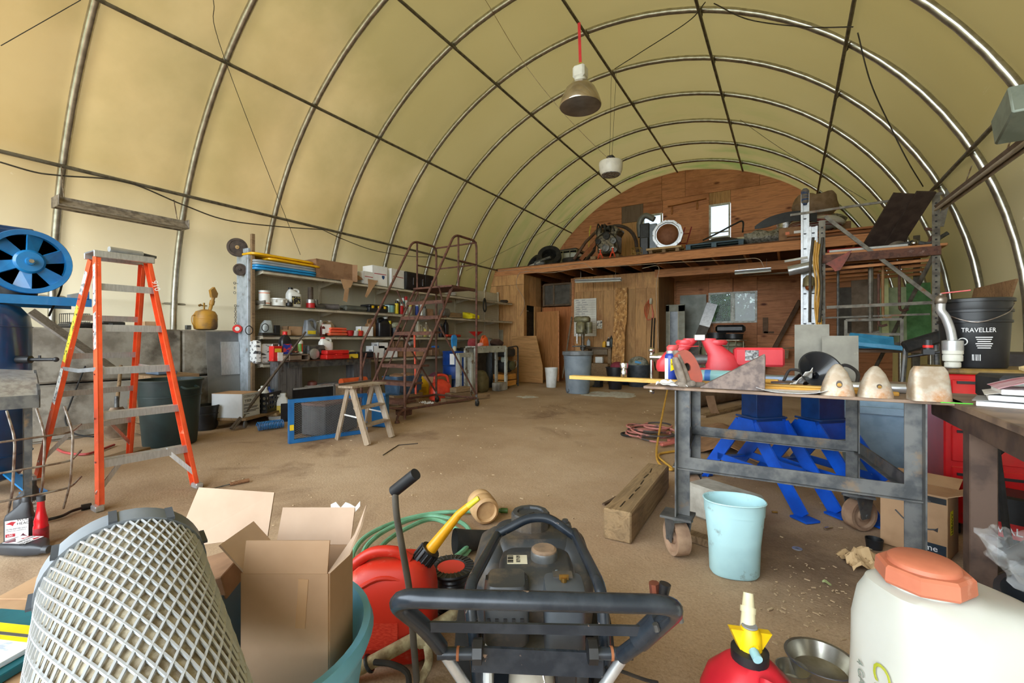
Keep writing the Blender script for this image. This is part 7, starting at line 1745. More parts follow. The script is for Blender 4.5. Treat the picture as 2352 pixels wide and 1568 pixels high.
# things on the bench
def bt(px,py,z=BZ2):return aZ(px,py,z)
def onb(px,Y,z=BZ2):return V((aY(px,HY,Y).x,Y,z))
B_=solo('pine_batten',MB().box((0,0,.011),(1.52,.06,.022),None,.002),WOODY,'long yellow pine batten lying along the bench and overhanging it','batten',(-.39,2.56,BZ2))
solo('pine_strip',MB().box((0,0,.008),(.9,.03,.016),(0,0,.02),.002),wood('orange pine strip',(204,150,60),(180,128,48),0,2,.5,var=.05),'thin orange-yellow pine strip beside the long batten','strip',(-.05,2.51,BZ2),R(-1))
t=T('socket_tool','chrome socket standing on the overhanging pine batten','socket',tuple(onb(1433,2.56,BZ2+.022)))
part('body',MB().lathe([(.015,0),(.018,.004),(.018,.04),(.012,.05),(.022,.056),(.024,.08),(.022,.085),(.012,.085)],n=20),CHROME,t)
p=onb(1541,2.62)
t=T('spray_can','blue and yellow lubricant can with red cap on the bench','spray can',tuple(p),R(20))
WDB=cm_((36,62,150),.3)
part('can',MB().lathe([(.031,0),(.033,.004),(.033,.15),(.03,.157),(.024,.163)],n=28),WDB,t);part('collar',MB().lathe([(.024,.163),(.026,.168),(.022,.18),(.018,.182)],n=20),ALU,t)
part('cap',MB().loft([(.02,.02,.176),(.028,.024,.182,.006,0),(.034,.024,.2,.01,0),(.026,.018,.212,.014,0)],18,2),cm_((214,84,84),.4),t);part('straw',MB().cyl((.03,-.01,.2),(.14,-.04,.206),.0022,n=6),cm_((206,60,60)),t)
part('logo_shield',MB().grid(6,4,lambda u,q:(.0336*math.sin(-.2+u*1.1),-.0336*math.cos(-.2+u*1.1),.075+q*.06-(.018*abs(u-.5)*(1-q))),.0006),cm_((244,206,20),.3),t);part('white_panel',MB().grid(6,2,lambda u,q:(.0336*math.sin(-1.5+u*.9),-.0336*math.cos(-1.5+u*.9),.012+q*.125),.0006),PAPER,t)
text('lettering','WD',.024,INK,t,(.012,-.0325,.105),(PI/2,0,R(20)),'CENTER',sx=.8,br=.034)
solo('tissue',MB().grid(14,10,lambda u,q:((u-.5)*.16,(q-.5)*.12,.004+.035*abs(mnoise.noise(V((u*4,q*4,3))))),.002),PAPER,'crumpled white tissue at the foot of the lubricant can','tissue',tuple(onb(1548,2.47)))
# worn red pump housing
p=onb(1585,2.46)
t=T('grinder_guard','worn red cast part with round hole and grey worn pads on the bench','machine part',tuple(p),R(25))
CASTR=mt('worn red casting',(176,84,66),(140,78,66),6,.7,0,.1,c3=(120,106,96),s3=9)
GPAD=mt('grey worn pad',(140,128,116),(104,94,84),14,.9,0,.4)
def holed(w_,h_,th,hr,hz,M,mat,nm):
    mb=MB();n=24;ou=[];inn=[]
    for k in range(n):
        a=2*PI*k/n;ou.append((w_/2*math.copysign(abs(math.cos(a))**.7,math.cos(a)),h_/2+h_/2*math.copysign(abs(math.sin(a))**.8,math.sin(a))));inn.append((hr*.7*math.cos(a),hz+hr*math.sin(a)))
    vs=[V((x,y,z))for z in(-th/2,th/2)for x,y in ou]+[V((x,y,z))for z in(-th/2,th/2)for x,y in inn]
    fs=[]
    for k in range(n):
        q=(k+1)%n
        fs+=[[k,q,2*n+q,2*n+k][::-1],[n+k,n+q,3*n+q,3*n+k],[k,q,n+q,n+k],[2*n+q,2*n+k,3*n+k,3*n+q]]
    mb.add([M @ v_ for v_ in vs],fs);return part(nm,mb,mat,t)
holed(.11,.2,.02,.022,.11,Matrix.Translation((.03,0,.0))@ Matrix.Rotation(R(-24),4,'Y')@ XZ.to_4x4(),CASTR,'red_plate')
part('pad',MB().loft([(.018,.04,0,-.03,0),(.02,.045,.06,-.05,0),(.016,.04,.13,-.07,0),(.01,.03,.15,-.075,0)],16,3),GPAD,t)
part('pad',MB().loft([(.018,.045,0,.0,.03),(.02,.05,.08,-.03,.03),(.016,.04,.17,-.06,.03),(.01,.03,.185,-.065,.03)],16,3),GPAD,t)
part('base_mount',MB().box((.0,0,.012),(.14,.08,.024),None,.008).cyl((.0,-.05,.02),(.0,.05,.02),.014,n=12),GPAD,t)
# triangular gusset plate
pts=[(1608,893),(1755,817),(1754,895)]
a,b,c_=aY(1608,893,2.40),aY(1755,817,2.44),aY(1754,895,2.40)
a.z=c_.z=BZ2+.001
t=T('gusset_plate','rusty triangular steel gusset standing on the bench edge','gusset',tuple((a+c_)/2));o_=V(t.location)
part('web',MB().plate([a-o_,c_-o_,b-o_],.008),mt('pitted steel plate',(132,116,108),(100,88,84),30,.7,.3,.15,c3=(176,110,70),s3=5,lo3=.66,hi3=.72),t)
part('flange',MB().bar(c_-o_+V((0,.03,0)),b-o_+V((0,.03,0)),.008,.07,(0,1,0)).bar(a-o_+V((0,.02,.002)),b-o_+V((0,.02,.004)),.04,.006,(0,0,1)),mt('pitted steel plate',(132,116,108)),t)
# water bottle lying, blue tin, tools
t=T('drink_bottle','clear teal drink bottle lying behind the gusset plate','bottle',tuple(onb(1665,2.72)),R(-2))
part('body',MB().lathe([(.03,-.13),(.036,-.12),(.036,.05),(.034,.07),(.016,.11),(.014,.14)],(0,0,.037),24,axm((1,0,0))),glassy('teal plastic',(150,206,206),.08,.7),t);part('cap',MB().cyl((.135,0,.037),(.16,0,.037),.017,n=16),WHITEP,t);part('label_band',MB().lathe([(.0365,-.1),(.0365,-.07)],(0,0,.037),24,axm((1,0,0))),cm_((60,110,180)),t)
spraycan('blue tin with red label behind the drink bottle',tuple(onb(1653,3.0)),.055,.16,cm_((30,90,180),.3),cm_((30,90,180),.3),band=None,name='tin',cat='tin')
t=T('oil_filter_wrench','grey strap wrench ring lying on the bench papers','wrench',tuple(onb(1800,2.72,BZ2)),.2)
part('band',MB().lathe([(.055,0),(.058,0),(.058,.022),(.055,.022)],n=28),DSTEEL,t);part('handle',MB().tube(sm([(.05,.02,.015),(.1,.06,.03),(.16,.09,.055)],5),.008,6),DSTEEL,t)
solo('chisel',MB().cyl((-.09,0,.014),(.02,0,.014),.013,n=10).bar((.02,0,.014),(.1,0,.012),.016,.006),wood('yellow tool handle',(206,158,70),(170,120,50),0,4),'chisel with yellow wooden handle behind the gusset plate','chisel',tuple(onb(1778,2.82)),R(-10))
solo('blue_sheet',MB().box((0,0,.01),(.5,.16,.02),None,.004),cm_((170,190,216),.5),'pale blue folded sheet at the back of the bench','sheet',tuple(onb(1800,3.2)))
def paper_sheet(label,px,Y,w_,d_,rz,curl,z=BZ2):
    t=T('paper_sheet',label,'paper',tuple(onb(px,Y,z)),rz)
    part('sheet',MB().grid(12,8,lambda u,q:((u-.5)*w_,(q-.5)*d_,.003+curl*(abs(2*u-1)**3*(1-q)+.4*q*u**4)),.001),mt('printed paper',(232,234,236),(196,200,206),60,.8,st=(1,4,1),lo=.5,hi=.56),t);return t
paper_sheet('printed paper sheet hanging over the front bench edge',1815,2.43,.27,.17,.02,.02)
solo('welding_rod',MB().bar((-.075,0,.006),(.075,0,.006),.008,.006),cm_((150,132,116),.6),'short flat stick lying on the printed paper','stick',tuple(onb(1833,2.385,BZ2+.006)),.02)
# black funnel and standing plates
pf=onb(1878,2.72,BZ2)
t=T('funnel','large black funnel tipped on its side on the bench','funnel',tuple(pf+V((0,0,.075))),0,None,(R(62),R(8),R(20)))
part('cone',MB().lathe([(.012,-.14),(.016,-.06),(.03,-.03),(.1,.03),(.103,.036),(.096,.036),(.02,-.03),(.009,-.14)],n=40),mt('black gloss plastic',(34,35,38),(44,46,50),5,.25),t)
part('fins',MB().box((-.04,0,-.06),(.08,.006,.08),(0,0,.3)).box((.0,.03,-.07),(.006,.06,.08)),BLACKP,t)
for k,(x0,x1,y0,Y,lb)in enumerate(((1825,1905,746,3.30,'taller grey steel plate standing behind the black funnel'),(1888,1972,772,3.22,'shorter grey steel plate standing right of the taller one'))):
    xa,xb=bx(x0,Y),bx(x1,Y);z1=bz((x0+x1)/2,y0,Y)
    solo('steel_plate',MB().box((0,0,(z1-BZ2)/2),(xb-xa,.008,z1-BZ2),(R(-3),0,0)),mt('dull grey plate',(122,118,106),(92,88,78),3,.5,.4,c3=(150,140,120),s3=4),lb,'plate',((xa+xb)/2,Y,BZ2+.003))
solo('black_hose',MB().tube(sm([onb(1905,2.95,BZ2+.012),onb(1935,3.05,BZ2+.1),onb(1968,3.0,BZ2+.07),onb(1965,2.9,BZ2+.012),onb(1935,2.85,BZ2+.012)],7),.009,6),cm_((48,46,46),.7),'black rubber hose looped right of the funnel','hose',tuple(onb(1935,2.9)),world=True)
solo('black_strap',MB().tube(sm([onb(1800,2.95,BZ2+.01),onb(1815,3.0,BZ2+.07),onb(1845,2.95,BZ2+.06),onb(1850,2.85,BZ2+.01)],7),.008,6),cm_((60,58,58),.7),'black rubber strap looped left of the funnel','strap',tuple(onb(1820,2.92)),world=True)
solo('white_bag',MB().grid(10,8,lambda u,q:((u-.5)*.1,(q-.5)*.08,.004+.1*u*(1-.6*q)+.02*mnoise.noise(V((u*5,q*5,0)))),.002),PAPER,'crumpled white film against the black funnel','film',tuple(onb(1838,2.68)))
# worn bucket teeth
TOOTH=mt('worn steel tooth',(158,140,118),(200,194,182),9,.5,.4,.15,c3=(176,122,72),s3=6,lo3=.5,hi3=.66)
def tooth(label,px,Y,w_,h_,hole,rz=0,kind=0):
    t=T('bucket_tooth',label,'bucket tooth',tuple(onb(px,Y,BZ2)),rz,'worn bucket teeth on the bench')
    if kind==0:secs=[(w_*.5,.045,.0),(w_*.49,.044,.012),(w_*.42,.038,h_*.4),(w_*.28,.026,h_*.75),(w_*.14,.014,h_*.94),(w_*.06,.008,h_)]
    else:secs=[(w_*.5,.05,0),(w_*.5,.048,.02),(w_*.47,.036,h_*.6),(w_*.44,.026,h_*.85),(w_*.36,.016,h_)]
    part('body',MB().loft(secs,28,3 if kind==0 else 5),TOOTH,t)
    if hole:part('pin_hole',MB().lathe([(0,0),(hole,0),(hole,.003),(0,.003)],(.004,-.042,h_*.38),18,axm((0,-1,.18)),1,1.4 if kind==0 and hole>.009 else 1),cm_((60,42,22)),t);part('pin',MB().cyl((.004,-.036,h_*.36),(.004,-.048,h_*.36),hole*.75,n=14),mt('brass',(170,130,62)),t)
    return t
tooth('worn triangular bucket tooth with an oval slot, left of the three',1923,2.40,.125,.135,.011,0);tooth('worn triangular bucket tooth with a round pin, middle of the three',2010,2.40,.12,.13,.0085,.1);tooth('broad rounded bucket tooth with flaking rust, right of the three',2133,2.385,.125,.135,0,.1,1)
solo('steel_shaft',MB().cyl((-.24,0,.022),(.06,0,.022),.021,n=18).cyl((.06,0,.022),(.2,0,.022),.008,n=10),ALU,'machined steel shaft lying behind the bucket teeth','shaft',tuple(onb(2040,2.62)),R(-2))
solo('wood_lath',MB().box((0,0,.012),(.36,.05,.024),(0,0,.02),.003),wood('pinkish slat',(176,140,116),(150,112,90),0,3),'pinkish wooden slat lying behind the steel shaft','slat',tuple(onb(2030,2.75)))
solo('cable_tie',MB().bar((-.045,0,.003),(.045,.01,.003),.006,.003),cm_((90,220,60)),'bright green cable tie lying on the bench corner','cable tie',tuple(onb(2198,2.30)))

# ================================================================== second bench along the right
t=T('side_bench','heavy brown steel bench along the right side of the shed','bench',(1.0,2.3,0));o_=V(t.location)
part('top',MB().box(V((1.0,2.02,BZ2-.012))-o_,(.92,1.5,.024),None,.003),TOPM,t)
part('channel',MB().box(V((.56,2.02,BZ2-.06))-o_,(.012,1.48,.07)).box(V((.585,2.02,BZ2-.095))-o_,(.06,1.48,.01)),BRSTEEL,t)
for x,y in((.60,2.32),(1.4,2.32),(1.4,1.4)):part('leg',MB().box(V((x,y,(BZ2-.03)/2))-o_,(.075,.075,BZ2-.03),None,.003),BRSTEEL,t)
part('brace',MB().tube([V((.62,2.34,.25))-o_,V((1.1,2.5,.62))-o_],.025,10),cm_((80,72,64),.5,.5),t)
# tool chest behind, with drawers
RCH=mt('red tool chest enamel',(204,24,28),(184,18,24),4,.3,coat=.4)
t=T('tool_chest','red steel tool chest with yellow-stained lid behind the side bench','tool chest',(1.15,3.72,0))
part('cabinet',MB().box((0,0,.49),(.8,.5,.84),None,.008),RCH,t)
for k,(z,h_)in enumerate(((.83,.1),(.7,.12),(.52,.2),(.26,.26))):
    d_=part('drawer',MB().box((0,-.256,z),(.74,.014,h_),None,.004),RCH,t);part('pull',MB().box((0,-.268,z+h_*.35),(.7,.012,.014)),BLACKP,d_)
part('lid',MB().box((0,0,.925),(.82,.52,.03),None,.008),mt('yellow stained lid',(150,122,60),(110,84,40),6,.45,c3=(60,40,34),s3=4),t)
for x in(-.34,.34):
    for y in(-.2,.2):part('caster',MB().cyl((x-.015,y,.035),(x+.015,y,.035),.035,n=14),BLACKP,t)
BUK=mt('black bucket plastic',(26,27,30),(36,37,40),6,.38)
t=pail('black lidless builder bucket with torn white print on the tool chest',(.93,3.70,.942),.14,.158,.40,BUK,R(-10),WIRE,.012,ribs=(.27,.33))
text('lettering','TRAVELLER',.036,WHITEINK,t,(.01,-.1522,.215),(R(92),0,R(4)),'CENTER',sx=.8,br=.152)
for k in range(6):part('print_line',MB().box((.03,-.1515,.175-.012*k),(.07-.008*(k%3),.0015,.005),(0,0,R(12))),WHITEINK,t,kind='stuff')
part('round_mark',MB().torus((-.055,-.139,.15),.02,.003,18,5,M=axm((-.35,-1,0))),WHITEINK,t);part('barcode',MB().box((-.0,-.1455,.06),(.035,.0015,.035)),mt('barcode print',(200,200,200),(30,30,30),60,.5,st=(8,8,.1),lo=.48,hi=.52),t)
# ball valve assembly
t=T('ball_valve','pipe fitting with red lever ball valve standing on the tool chest lid','valve',(.80,3.53,.942),0)
part('white_fitting',MB().lathe([(.03,0),(.036,.006),(.036,.03),(.03,.034),(.044,.04),(.044,.07),(.04,.075),(.046,.08),(.046,.105),(.03,.11)],n=24),cm_((214,212,200),.5),t)
part('steel_collar',MB().lathe([(.047,.10),(.047,.155),(.03,.16)],n=24),ALU,t);part('pipe',MB().tube(sm([(0,0,.15),(-.01,0,.22),(-.03,0,.29),(-.05,0,.33),(-.05,0,.37)],5),.022,14),ALU,t)
part('valve_body',MB().ball((-.05,0,.39),(.028,.028,.032),16,10).cyl((-.05,0,.4),(-.05,-.0,.43),.012),mt('nickel',(150,140,128),(110,100,90),14,.4,.7),t);part('lever',MB().bar((-.05,0,.43),(.07,-.02,.44),.02,.006),cm_((206,60,56),.4),t)
part('regulator',MB().cyl((-.11,-.02,.1),(-.11,-.02,.16),.02).box((-.11,-.02,.09),(.05,.04,.03)).cyl((-.2,-.02,.06),(-.06,-.02,.09),.008),BLACKP,t);part('red_ring',MB().cyl((-.11,-.02,.115),(-.11,-.02,.13),.024),REDP,t)
# husky-style organiser, binders, can, bracket on the side bench
t=T('organiser_case','black organiser case with grey window on the side bench','case',(.86,2.62,BZ2),R(8))
part('case',MB().box((0,0,.05),(.34,.2,.1),None,.012),cm_((44,46,50),.5),t);part('window',MB().prism([(-.15,.012),(.12,.012),(.15,.045),(.12,.075),(-.15,.075)],.1,.104,XZ.to_4x4()),cm_((196,200,196),.4),t)
text('lettering','HUSKY',.022,WHITEINK,t,(-.03,-.1005,.088),(PI/2,0,0),sx=1.3)
for k in range(3):
    t=T('catalogue',('thick grey catalogue at the bottom of the paper pile','folded newspaper in the middle of the paper pile','red and white magazine on top of the paper pile')[k],'catalogue',(.74+.02*k,2.32-.01*k,BZ2+.024*k),R(-18+5*k),'papers on the side bench')
    part('cover',MB().grid(10,4,lambda u,q:((u-.5)*.3,(q-.5)*.22,.022+.018*math.sin(u*PI)*(k+.2)-.012*k*max(0,u-.5)*2),.0015),(cm_((150,150,150),.6),cm_((200,196,190),.7),mt('magazine print',(214,180,190),(170,60,84),9,.35,st=(1,5,1)))[k],t);part('pages',MB().box((0,0,.01),(.28,.2,.018),None,.002),PAPER,t)
p=onb(2330,2.24);
t=T('spray_can','tall white and black penetrant can with red flash on the side bench','spray can',(.95,2.20,BZ2),R(28))
part('can',MB().lathe([(.031,0),(.033,.004),(.033,.125)],n=32),cm_((34,40,52),.3),t);part('upper',MB().lathe([(.033,.125),(.033,.15),(.031,.165),(.024,.178),(.014,.182)],n=32),WHITEP,t);part('nozzle',MB().lathe([(.015,.18),(.015,.188),(.008,.19),(.007,.202),(0,.203)],n=16),WHITEP,t)
text('lettering','CANTESCO',.0165,INK,t,(0,-.0334,.142),(PI/2,0,0),'CENTER',sx=.75,br=.0334)
part('red_flash',MB().grid(4,2,lambda u,q:(.0336*math.sin(.5+u*.7),-.0336*math.cos(.5+u*.7),.09+q*.034),.0004),cm_((206,30,50),.3),t)
for k in range(6):part('print_line',MB().box((-.008,-.0334,.108-.017*k),(.034-.006*(k%3),.0008,.007)),WHITEINK,t,kind='stuff')
t=T('hardware_bag','black and orange hardware packet standing beside the penetrant can','packet',(.92,2.38,BZ2),R(15))
part('packet',MB().loft([(.04,.012,0),(.045,.016,.04),(.045,.012,.14),(.045,.004,.17)],16,4),mt('black packet print',(44,44,46),(150,150,150),50,.4,st=(1,1,3),lo=.56,hi=.6),t);part('orange_band',MB().box((0,-.017,.09),(.08,.002,.012)),cm_((226,110,40)),t);part('yellow_top',MB().box((.01,-.012,.15),(.04,.004,.05)),cm_((226,180,40)),t)
solo('kindling',MB().bar((-.14,-.03,.02),(.1,.05,.09),.05,.012,(0,-.3,1)).bar((-.1,-.02,.03),(.12,.06,.1),.03,.01,(.2,-.3,1)),wood('split pine',(206,180,130),(176,148,98),0,3),'split pale wood pieces leaning behind the hardware packet','wood',(.93,2.6,BZ2+.1))
t=T('plastic_bracket','pale grey plastic trim lying at the side bench edge','trim',(.74,1.92,BZ2),R(10))
part('strip',MB().prism([(-.1,-.03),(.16,-.03),(.16,.035),(-.07,.035),(-.1,.01)],0,.022),cm_((200,204,206),.4),t);part('flange',MB().box((.03,-.034,.012),(.26,.006,.024)),cm_((186,190,192),.4),t)
# ================================================================== floor things in the middle and under the bench
def CF(lat,d,z=0):return V((lat*CY-d*SY,lat*SY+d*CY,z))
def cfT(name,label,cat,px,d,z=0,group=None):
    lat=(px-1176)/FP*d;t=T(name,label,cat,tuple(CF(lat,d,z)),YAW,group);o=V((lat,d,z))
    return t,(lambda px,py,dd=d:cl(px,py,dd)-o)
# blue steel trestles
TBL=mt('bright blue trestle paint',(14,92,214),(10,78,190),6,.4,c3=(190,202,210),s3=30,lo3=.72,hi3=.74)
TBD=mt('dark blue trestle paint',(20,62,122),(16,48,100),8,.35)
def trestle(label,c,ang):
    t=T('steel_trestle',label,'trestle',(c[0],c[1],0),ang,'blue steel trestles under the bench')
    for y in(-.13,.13):
        for s in(-1,1):
            part('leg',MB().bar((s*.06,y,.50),(s*.47,y,.012),.10,.012,(0,1,0)),TBL,t);part('foot',MB().box((s*.485,y,.006),(.12,.1,.012)),TBL,t)
        part('tie_bar',MB().bar((-.3,y,.20),(.3,y,.20),.012,.05),TBL,t)
    part('gusset',MB().prism([(-.11,.42),(.11,.42),(.07,.54),(-.07,.54)],-.14,.14,XZ.to_4x4()),TBL,t)
    part('socket_post',MB().box((0,0,.625),(.15,.22,.25),None,.004),TBD,t);part('collar_rod',MB().tube(bend([(-.1,-.13,.55),(.1,-.13,.55),(.1,.13,.55),(-.1,.13,.55)],.03),.008,8),TBD,t)
    for s in(-1,1):part('cross_tie',MB().bar((s*.33,-.13,.18),(s*.33,.13,.18),.05,.01),TBL,t)
    return t
trestle('bright blue steel trestle nearer the timber beam',(-.17,3.72),R(-45));trestle('bright blue steel trestle nearer the grey tote',(.20,3.86),R(-45))
# blue-grey tote, cartons, cable heap
t=T('storage_tote','pale blue-grey storage tote standing behind the welding bench','tote',(.60,4.5,0),R(-8));TOT=cm_((140,168,190),.45)
part('tub',MB().loft([(.20,.16,0),(.215,.175,.015),(.25,.21,.55),(.275,.235,.55),(.275,.235,.60),(.25,.21,.60),(.21,.17,.04)],32,8),TOT,t)
part('moulded_panel',MB().box((0,-.205,.28),(.3,.01,.34),(R(-4),0,0),.004),cm_((128,156,178),.5),t)
for s in(-1,1):part('handle',MB().box((s*.285,0,.55),(.03,.14,.05),None,.008),TOT,t)
solo('wire_spiral',MB().torus((0,0,.02),.05,.006,20,6).torus((.01,0,.035),.045,.006,20,6),WIRE,'loose wire coil on the dirt beside the blue-grey tote','wire coil',tuple(fl(1915,1005)))
t=T('shipping_box','brown shipping carton with black smile arrow under the bench','box',(.585,3.17,0),R(-24))
part('body',MB().box((0,0,.16),(.27,.2,.32),None,.002),CARD,t);part('flap',MB().bar((.0,.1,.32),(0,.19,.36),.27,.004),CARD,t);part('flap',MB().bar((.135,0,.32),(.22,0,.36),.2,.004,(0,0,1)),CARD,t)
part('smile_mark',MB().tube(sm([(-.07,-.101,.2),(-.02,-.101,.155),(.05,-.101,.14),(.09,-.101,.148)],6),.004,5),cm_((52,48,50)),t);part('smile_tip',MB().prism([(.08,.142),(.1,.16),(.098,.136)],.1,.1015,XZ.to_4x4()),cm_((52,48,50)),t)
part('tape',MB().box((-.0,-.101,.295),(.26,.0012,.03)),cm_((34,40,46)),t);part('badge',MB().box((.06,-.101,.045),(.14,.0014,.06)),cm_((30,50,66)),t);text('lettering','prime',.042,WHITEINK,t,(-.0,-.1022,.05),(PI/2,0,0))
part('heavy_label',MB().box((.136,-.03,.18),(.0012,.045,.12)),cm_((232,226,30)),t);text('lettering','HEAVY',.034,INK,t,(.1372,-.03,.125),(R(90),R(-90),R(90)))
mb=MB()
for k in range(9):
    c0=fl(1492,1003);mb.torus(c0+V((.12*math.sin(k*1.9),.14*math.cos(k*2.3),.018+.012*k)),.2+.05*math.sin(k*3),.011,26,6,M=Euler((.06*math.sin(k),.08*math.cos(k),0)).to_matrix())
t=T('jumper_cables','tangled pink and black jumper cables on the dirt','cable',tuple(fl(1492,1003)));part('cable',mb,mt('faded pink cable',(176,112,104),(70,62,60),3,.6,lo=.5,hi=.55),t,world=True)
o_=V(t.location)
for k,(px,py)in enumerate(((1535,1018),(1518,1028))):q=fl(px,py)-o_;part('clamp',MB().bar(q+V((0,0,.03)),q+V((.1,.16,.04)),.05,.03,bv=.008),cm_((206,120,110),.5),t)
solo('black_clip',MB().torus(fl(1448,1001)+V((0,0,.02)),.1,.013,24,6,a0=.3,a1=5.2).cyl(fl(1462,994)+V((0,0,.02)),fl(1475,1000)+V((0,0,.02)),.024),RUBBER,'black cable loop with clamp left of the pink cables','cable',tuple(fl(1448,1001)),world=True)
strand([fl(1546,915)+V((0,0,.62)),fl(1530,965)+V((0,0,.33)),fl(1514,1015)+V((0,0,.1)),fl(1508,1050)+V((0,0,.02)),fl(1520,1075)+V((0,0,.02)),fl(1545,1080)+V((0,0,.012)),fl(1512,1050)+V((0,0,.012)),fl(1540,1040)+V((0,0,.012)),fl(1620,1032)+V((0,0,.012)),fl(1700,1022)+V((0,0,.012))],.011,'yellow extension cord looping down beside the bench leg',cm_((206,160,70),.5),'extension_lead','cord')
a,b=fl(1575,940),fl(1705,915)
t=T('steel_pipe','large brown steel pipe lying on the dirt beyond the bench','pipe',(a.x,a.y,0));d_=b-a
part('wall',MB().tube([V((0,0,.13)),d_+V((0,0,.13))],.13,28,cap=False).tube([V((0,0,.13)),d_+V((0,0,.13))],.118,28,cap=False),cm_((112,92,76),.7,.2),t)
solo('floor_plank',MB().bar(fl(1612,958)+V((0,0,.015)),fl(1722,932)+V((0,0,.015)),.12,.03),WOODG,'grey plank lying before the brown pipe','plank',tuple(fl(1660,945)),world=True)
solo('bent_scoop',MB().grid(6,8,lambda u,q:fl(1630,952)+V((.1*(u-.5)+.08*q,.1*(u-.5),.02+.26*(1-q)**1.5)),.008),cm_((150,120,96),.6,.3),'curled brown steel offcut standing before the pipe','offcut',tuple(fl(1630,952)),world=True)
mb=MB();p0,p1=fl(1590,1052),fl(1690,975)
mb.grid(14,8,lambda u,q:lerp(fl(1600,1040),fl(1600,985),q)+V((.85*u,-.25*u,.02+.1*max(0,math.sin(u*PI*1.5))**2)),.005)
solo('cardboard_sheet',mb,CARDD,'curled brown cardboard sheet on the dirt behind the bench','cardboard',tuple(fl(1610,1010)),world=True)
# timber beam and floor bits
BEAM=wood('old oak beam',(158,132,98),(116,92,64),1,1.3,.85,var=0,grime=(92,74,56))
t=T('timber_beam','thick weathered timber beam lying on the dirt before the bench','beam',(-.82,2.92,0),R(2))
part('beam',MB().box((0,0,.085),(.155,1.06,.17),None,.008),BEAM,t)
for k in range(6):part('crack',MB().box((.01*math.sin(k),-.42+.15*k,.1712),(.006,.1,.002),(0,0,.15*math.sin(k*3))),cm_((44,34,26)),t)
solo('steel_bar',MB().bar(fl(1386,1160)+V((0,0,.006)),fl(1456,1122)+V((0,0,.006)),.02,.01),cm_((98,78,62),.7,.3),'thin rusty bar lying left of the timber beam','bar',tuple(fl(1420,1141)),world=True)
solo('thin_rod',MB().tube([fl(880,1046)+V((0,0,.005)),fl(915,1023)+V((0,0,.005)),fl(960,1019)+V((0,0,.005))],.005,6),cm_((70,58,48),.7),'bent thin rod on the open dirt floor','rod',tuple(fl(915,1023)),world=True)
solo('concrete_block',MB().box((0,0,.1),(.40,.2,.2),None,.014),mt('pale concrete',(186,182,170),(166,160,148),12,.95,0,.3),'pale concrete block behind the light blue waste bin','block',(-.34,3.0,0),R(-30))
solo('board_scrap',MB().box((0,0,.02),(.34,.07,.04),None,.003),WOODG,'grey board scrap beside the light blue waste bin','board',(-.42,2.62,0),R(-16))
LB=mt('pale aqua plastic',(178,218,222),(164,204,210),4,.5,0,.02,c3=(120,132,132),s3=9,lo3=.6,hi3=.72)
p=fl(1686,1315)
t=T('waste_bin','pale aqua oval waste bin standing before the bench','waste bin',tuple(p),R(18))
part('body',MB().loft([(.10,.07,0),(.108,.078,.012),(.118,.086,.27),(.119,.087,.283),(.130,.097,.286),(.133,.1,.342),(.136,.103,.347),(.131,.098,.347),(.126,.093,.27),(.1,.07,.02)],40,2.3),LB,t)
part('rim',MB().tube([(.134*math.copysign(abs(math.cos(a))**(2/2.3),math.cos(a)),.101*math.copysign(abs(math.sin(a))**(2/2.3),math.sin(a)),.347)for a in [2*PI*(k+.5)/40 for k in range(40)]],.004,6,closed=True),LB,t)
# litter
mb=MB()
for k in range(520):
    x,y=rnd.uniform(-4.5,1.2),rnd.uniform(1.2,8.5)
    s_=rnd.uniform(.002,.008)
    mb.box((x,y,s_*.4),(s_*rnd.uniform(1,4),s_,s_*.7),(0,0,rnd.random()*6))
for k in range(110):
    c0=fl(rnd.gauss(1870,60),rnd.gauss(1370,50));s_=rnd.uniform(.002,.006);mb.box(c0+V((0,0,s_*.4)),(s_*rnd.uniform(1,4),s_,s_*.6),(0,0,rnd.random()*6))
solo('wood_chips',mb,mt('pale chips',(186,162,130),rough=.9),'pale wood chips and grit scattered over the dirt floor','debris',(0,0,0),kind='stuff',smooth=0)
for k,(px,py,s_)in enumerate(((1210,911,.26),(1400,905,.6))):
    mb=MB();c0=fl(px,py)
    mb.grid(18,18,lambda u,q:((2*u-1)*s_*(1.2 if k else 1),(2*q-1)*s_,.02*(max(0,1-(2*u-1)**2-(2*q-1)**2)**.5+.6*mnoise.noise(V((u*5,q*5,k))))-.016))
    solo('spilled_powder',mb,mt('white powder',(206,204,196),(176,170,156),14,.95,0,.3),('small white powder spill near the stairs','wide pale powder spill near the grey bin')[k],'powder',tuple(c0),R(20),kind='stuff')
def smallbit(name,label,cat,px,py,mb,mat,rz=0):return solo(name,mb,mat,label,cat,tuple(fl(px,py)),rz)
smallbit('spark_plug','small spark plug lying on the dirt near the rusty caster','spark plug',1903,1216,MB().cyl((-.03,0,.009),(.0,0,.009),.008,n=10).cyl((0,0,.009),(.03,0,.009),.005,n=8),CHROME,.8)
smallbit('steel_washer','flat steel washer lying on the dirt','washer',1831,1260,MB().lathe([(.008,0),(.024,0),(.024,.003),(.008,.003),(.008,0)],n=20),ALU)
smallbit('hex_nut','small steel nut lying on the dirt right of the bin','nut',1846,1180,MB().cyl((0,0,0),(0,0,.01),.012,n=6),CHROME)
smallbit('brass_bolt','small bolt lying on the dirt nearest the waste bin','bolt',1773,1177,MB().cyl((0,0,.006),(.03,.01,.006),.006,n=8),mt('brass',(170,130,62)))
smallbit('green_leaf','pale green leaf scrap lying on the dark stain','leaf',1899,1339,MB().grid(4,3,lambda u,q:((u-.5)*.035,(q-.5)*.03*math.sin(PI*(.15+.7*u)),.004+.006*math.sin(u*5)),.001),cm_((186,200,140),.7))
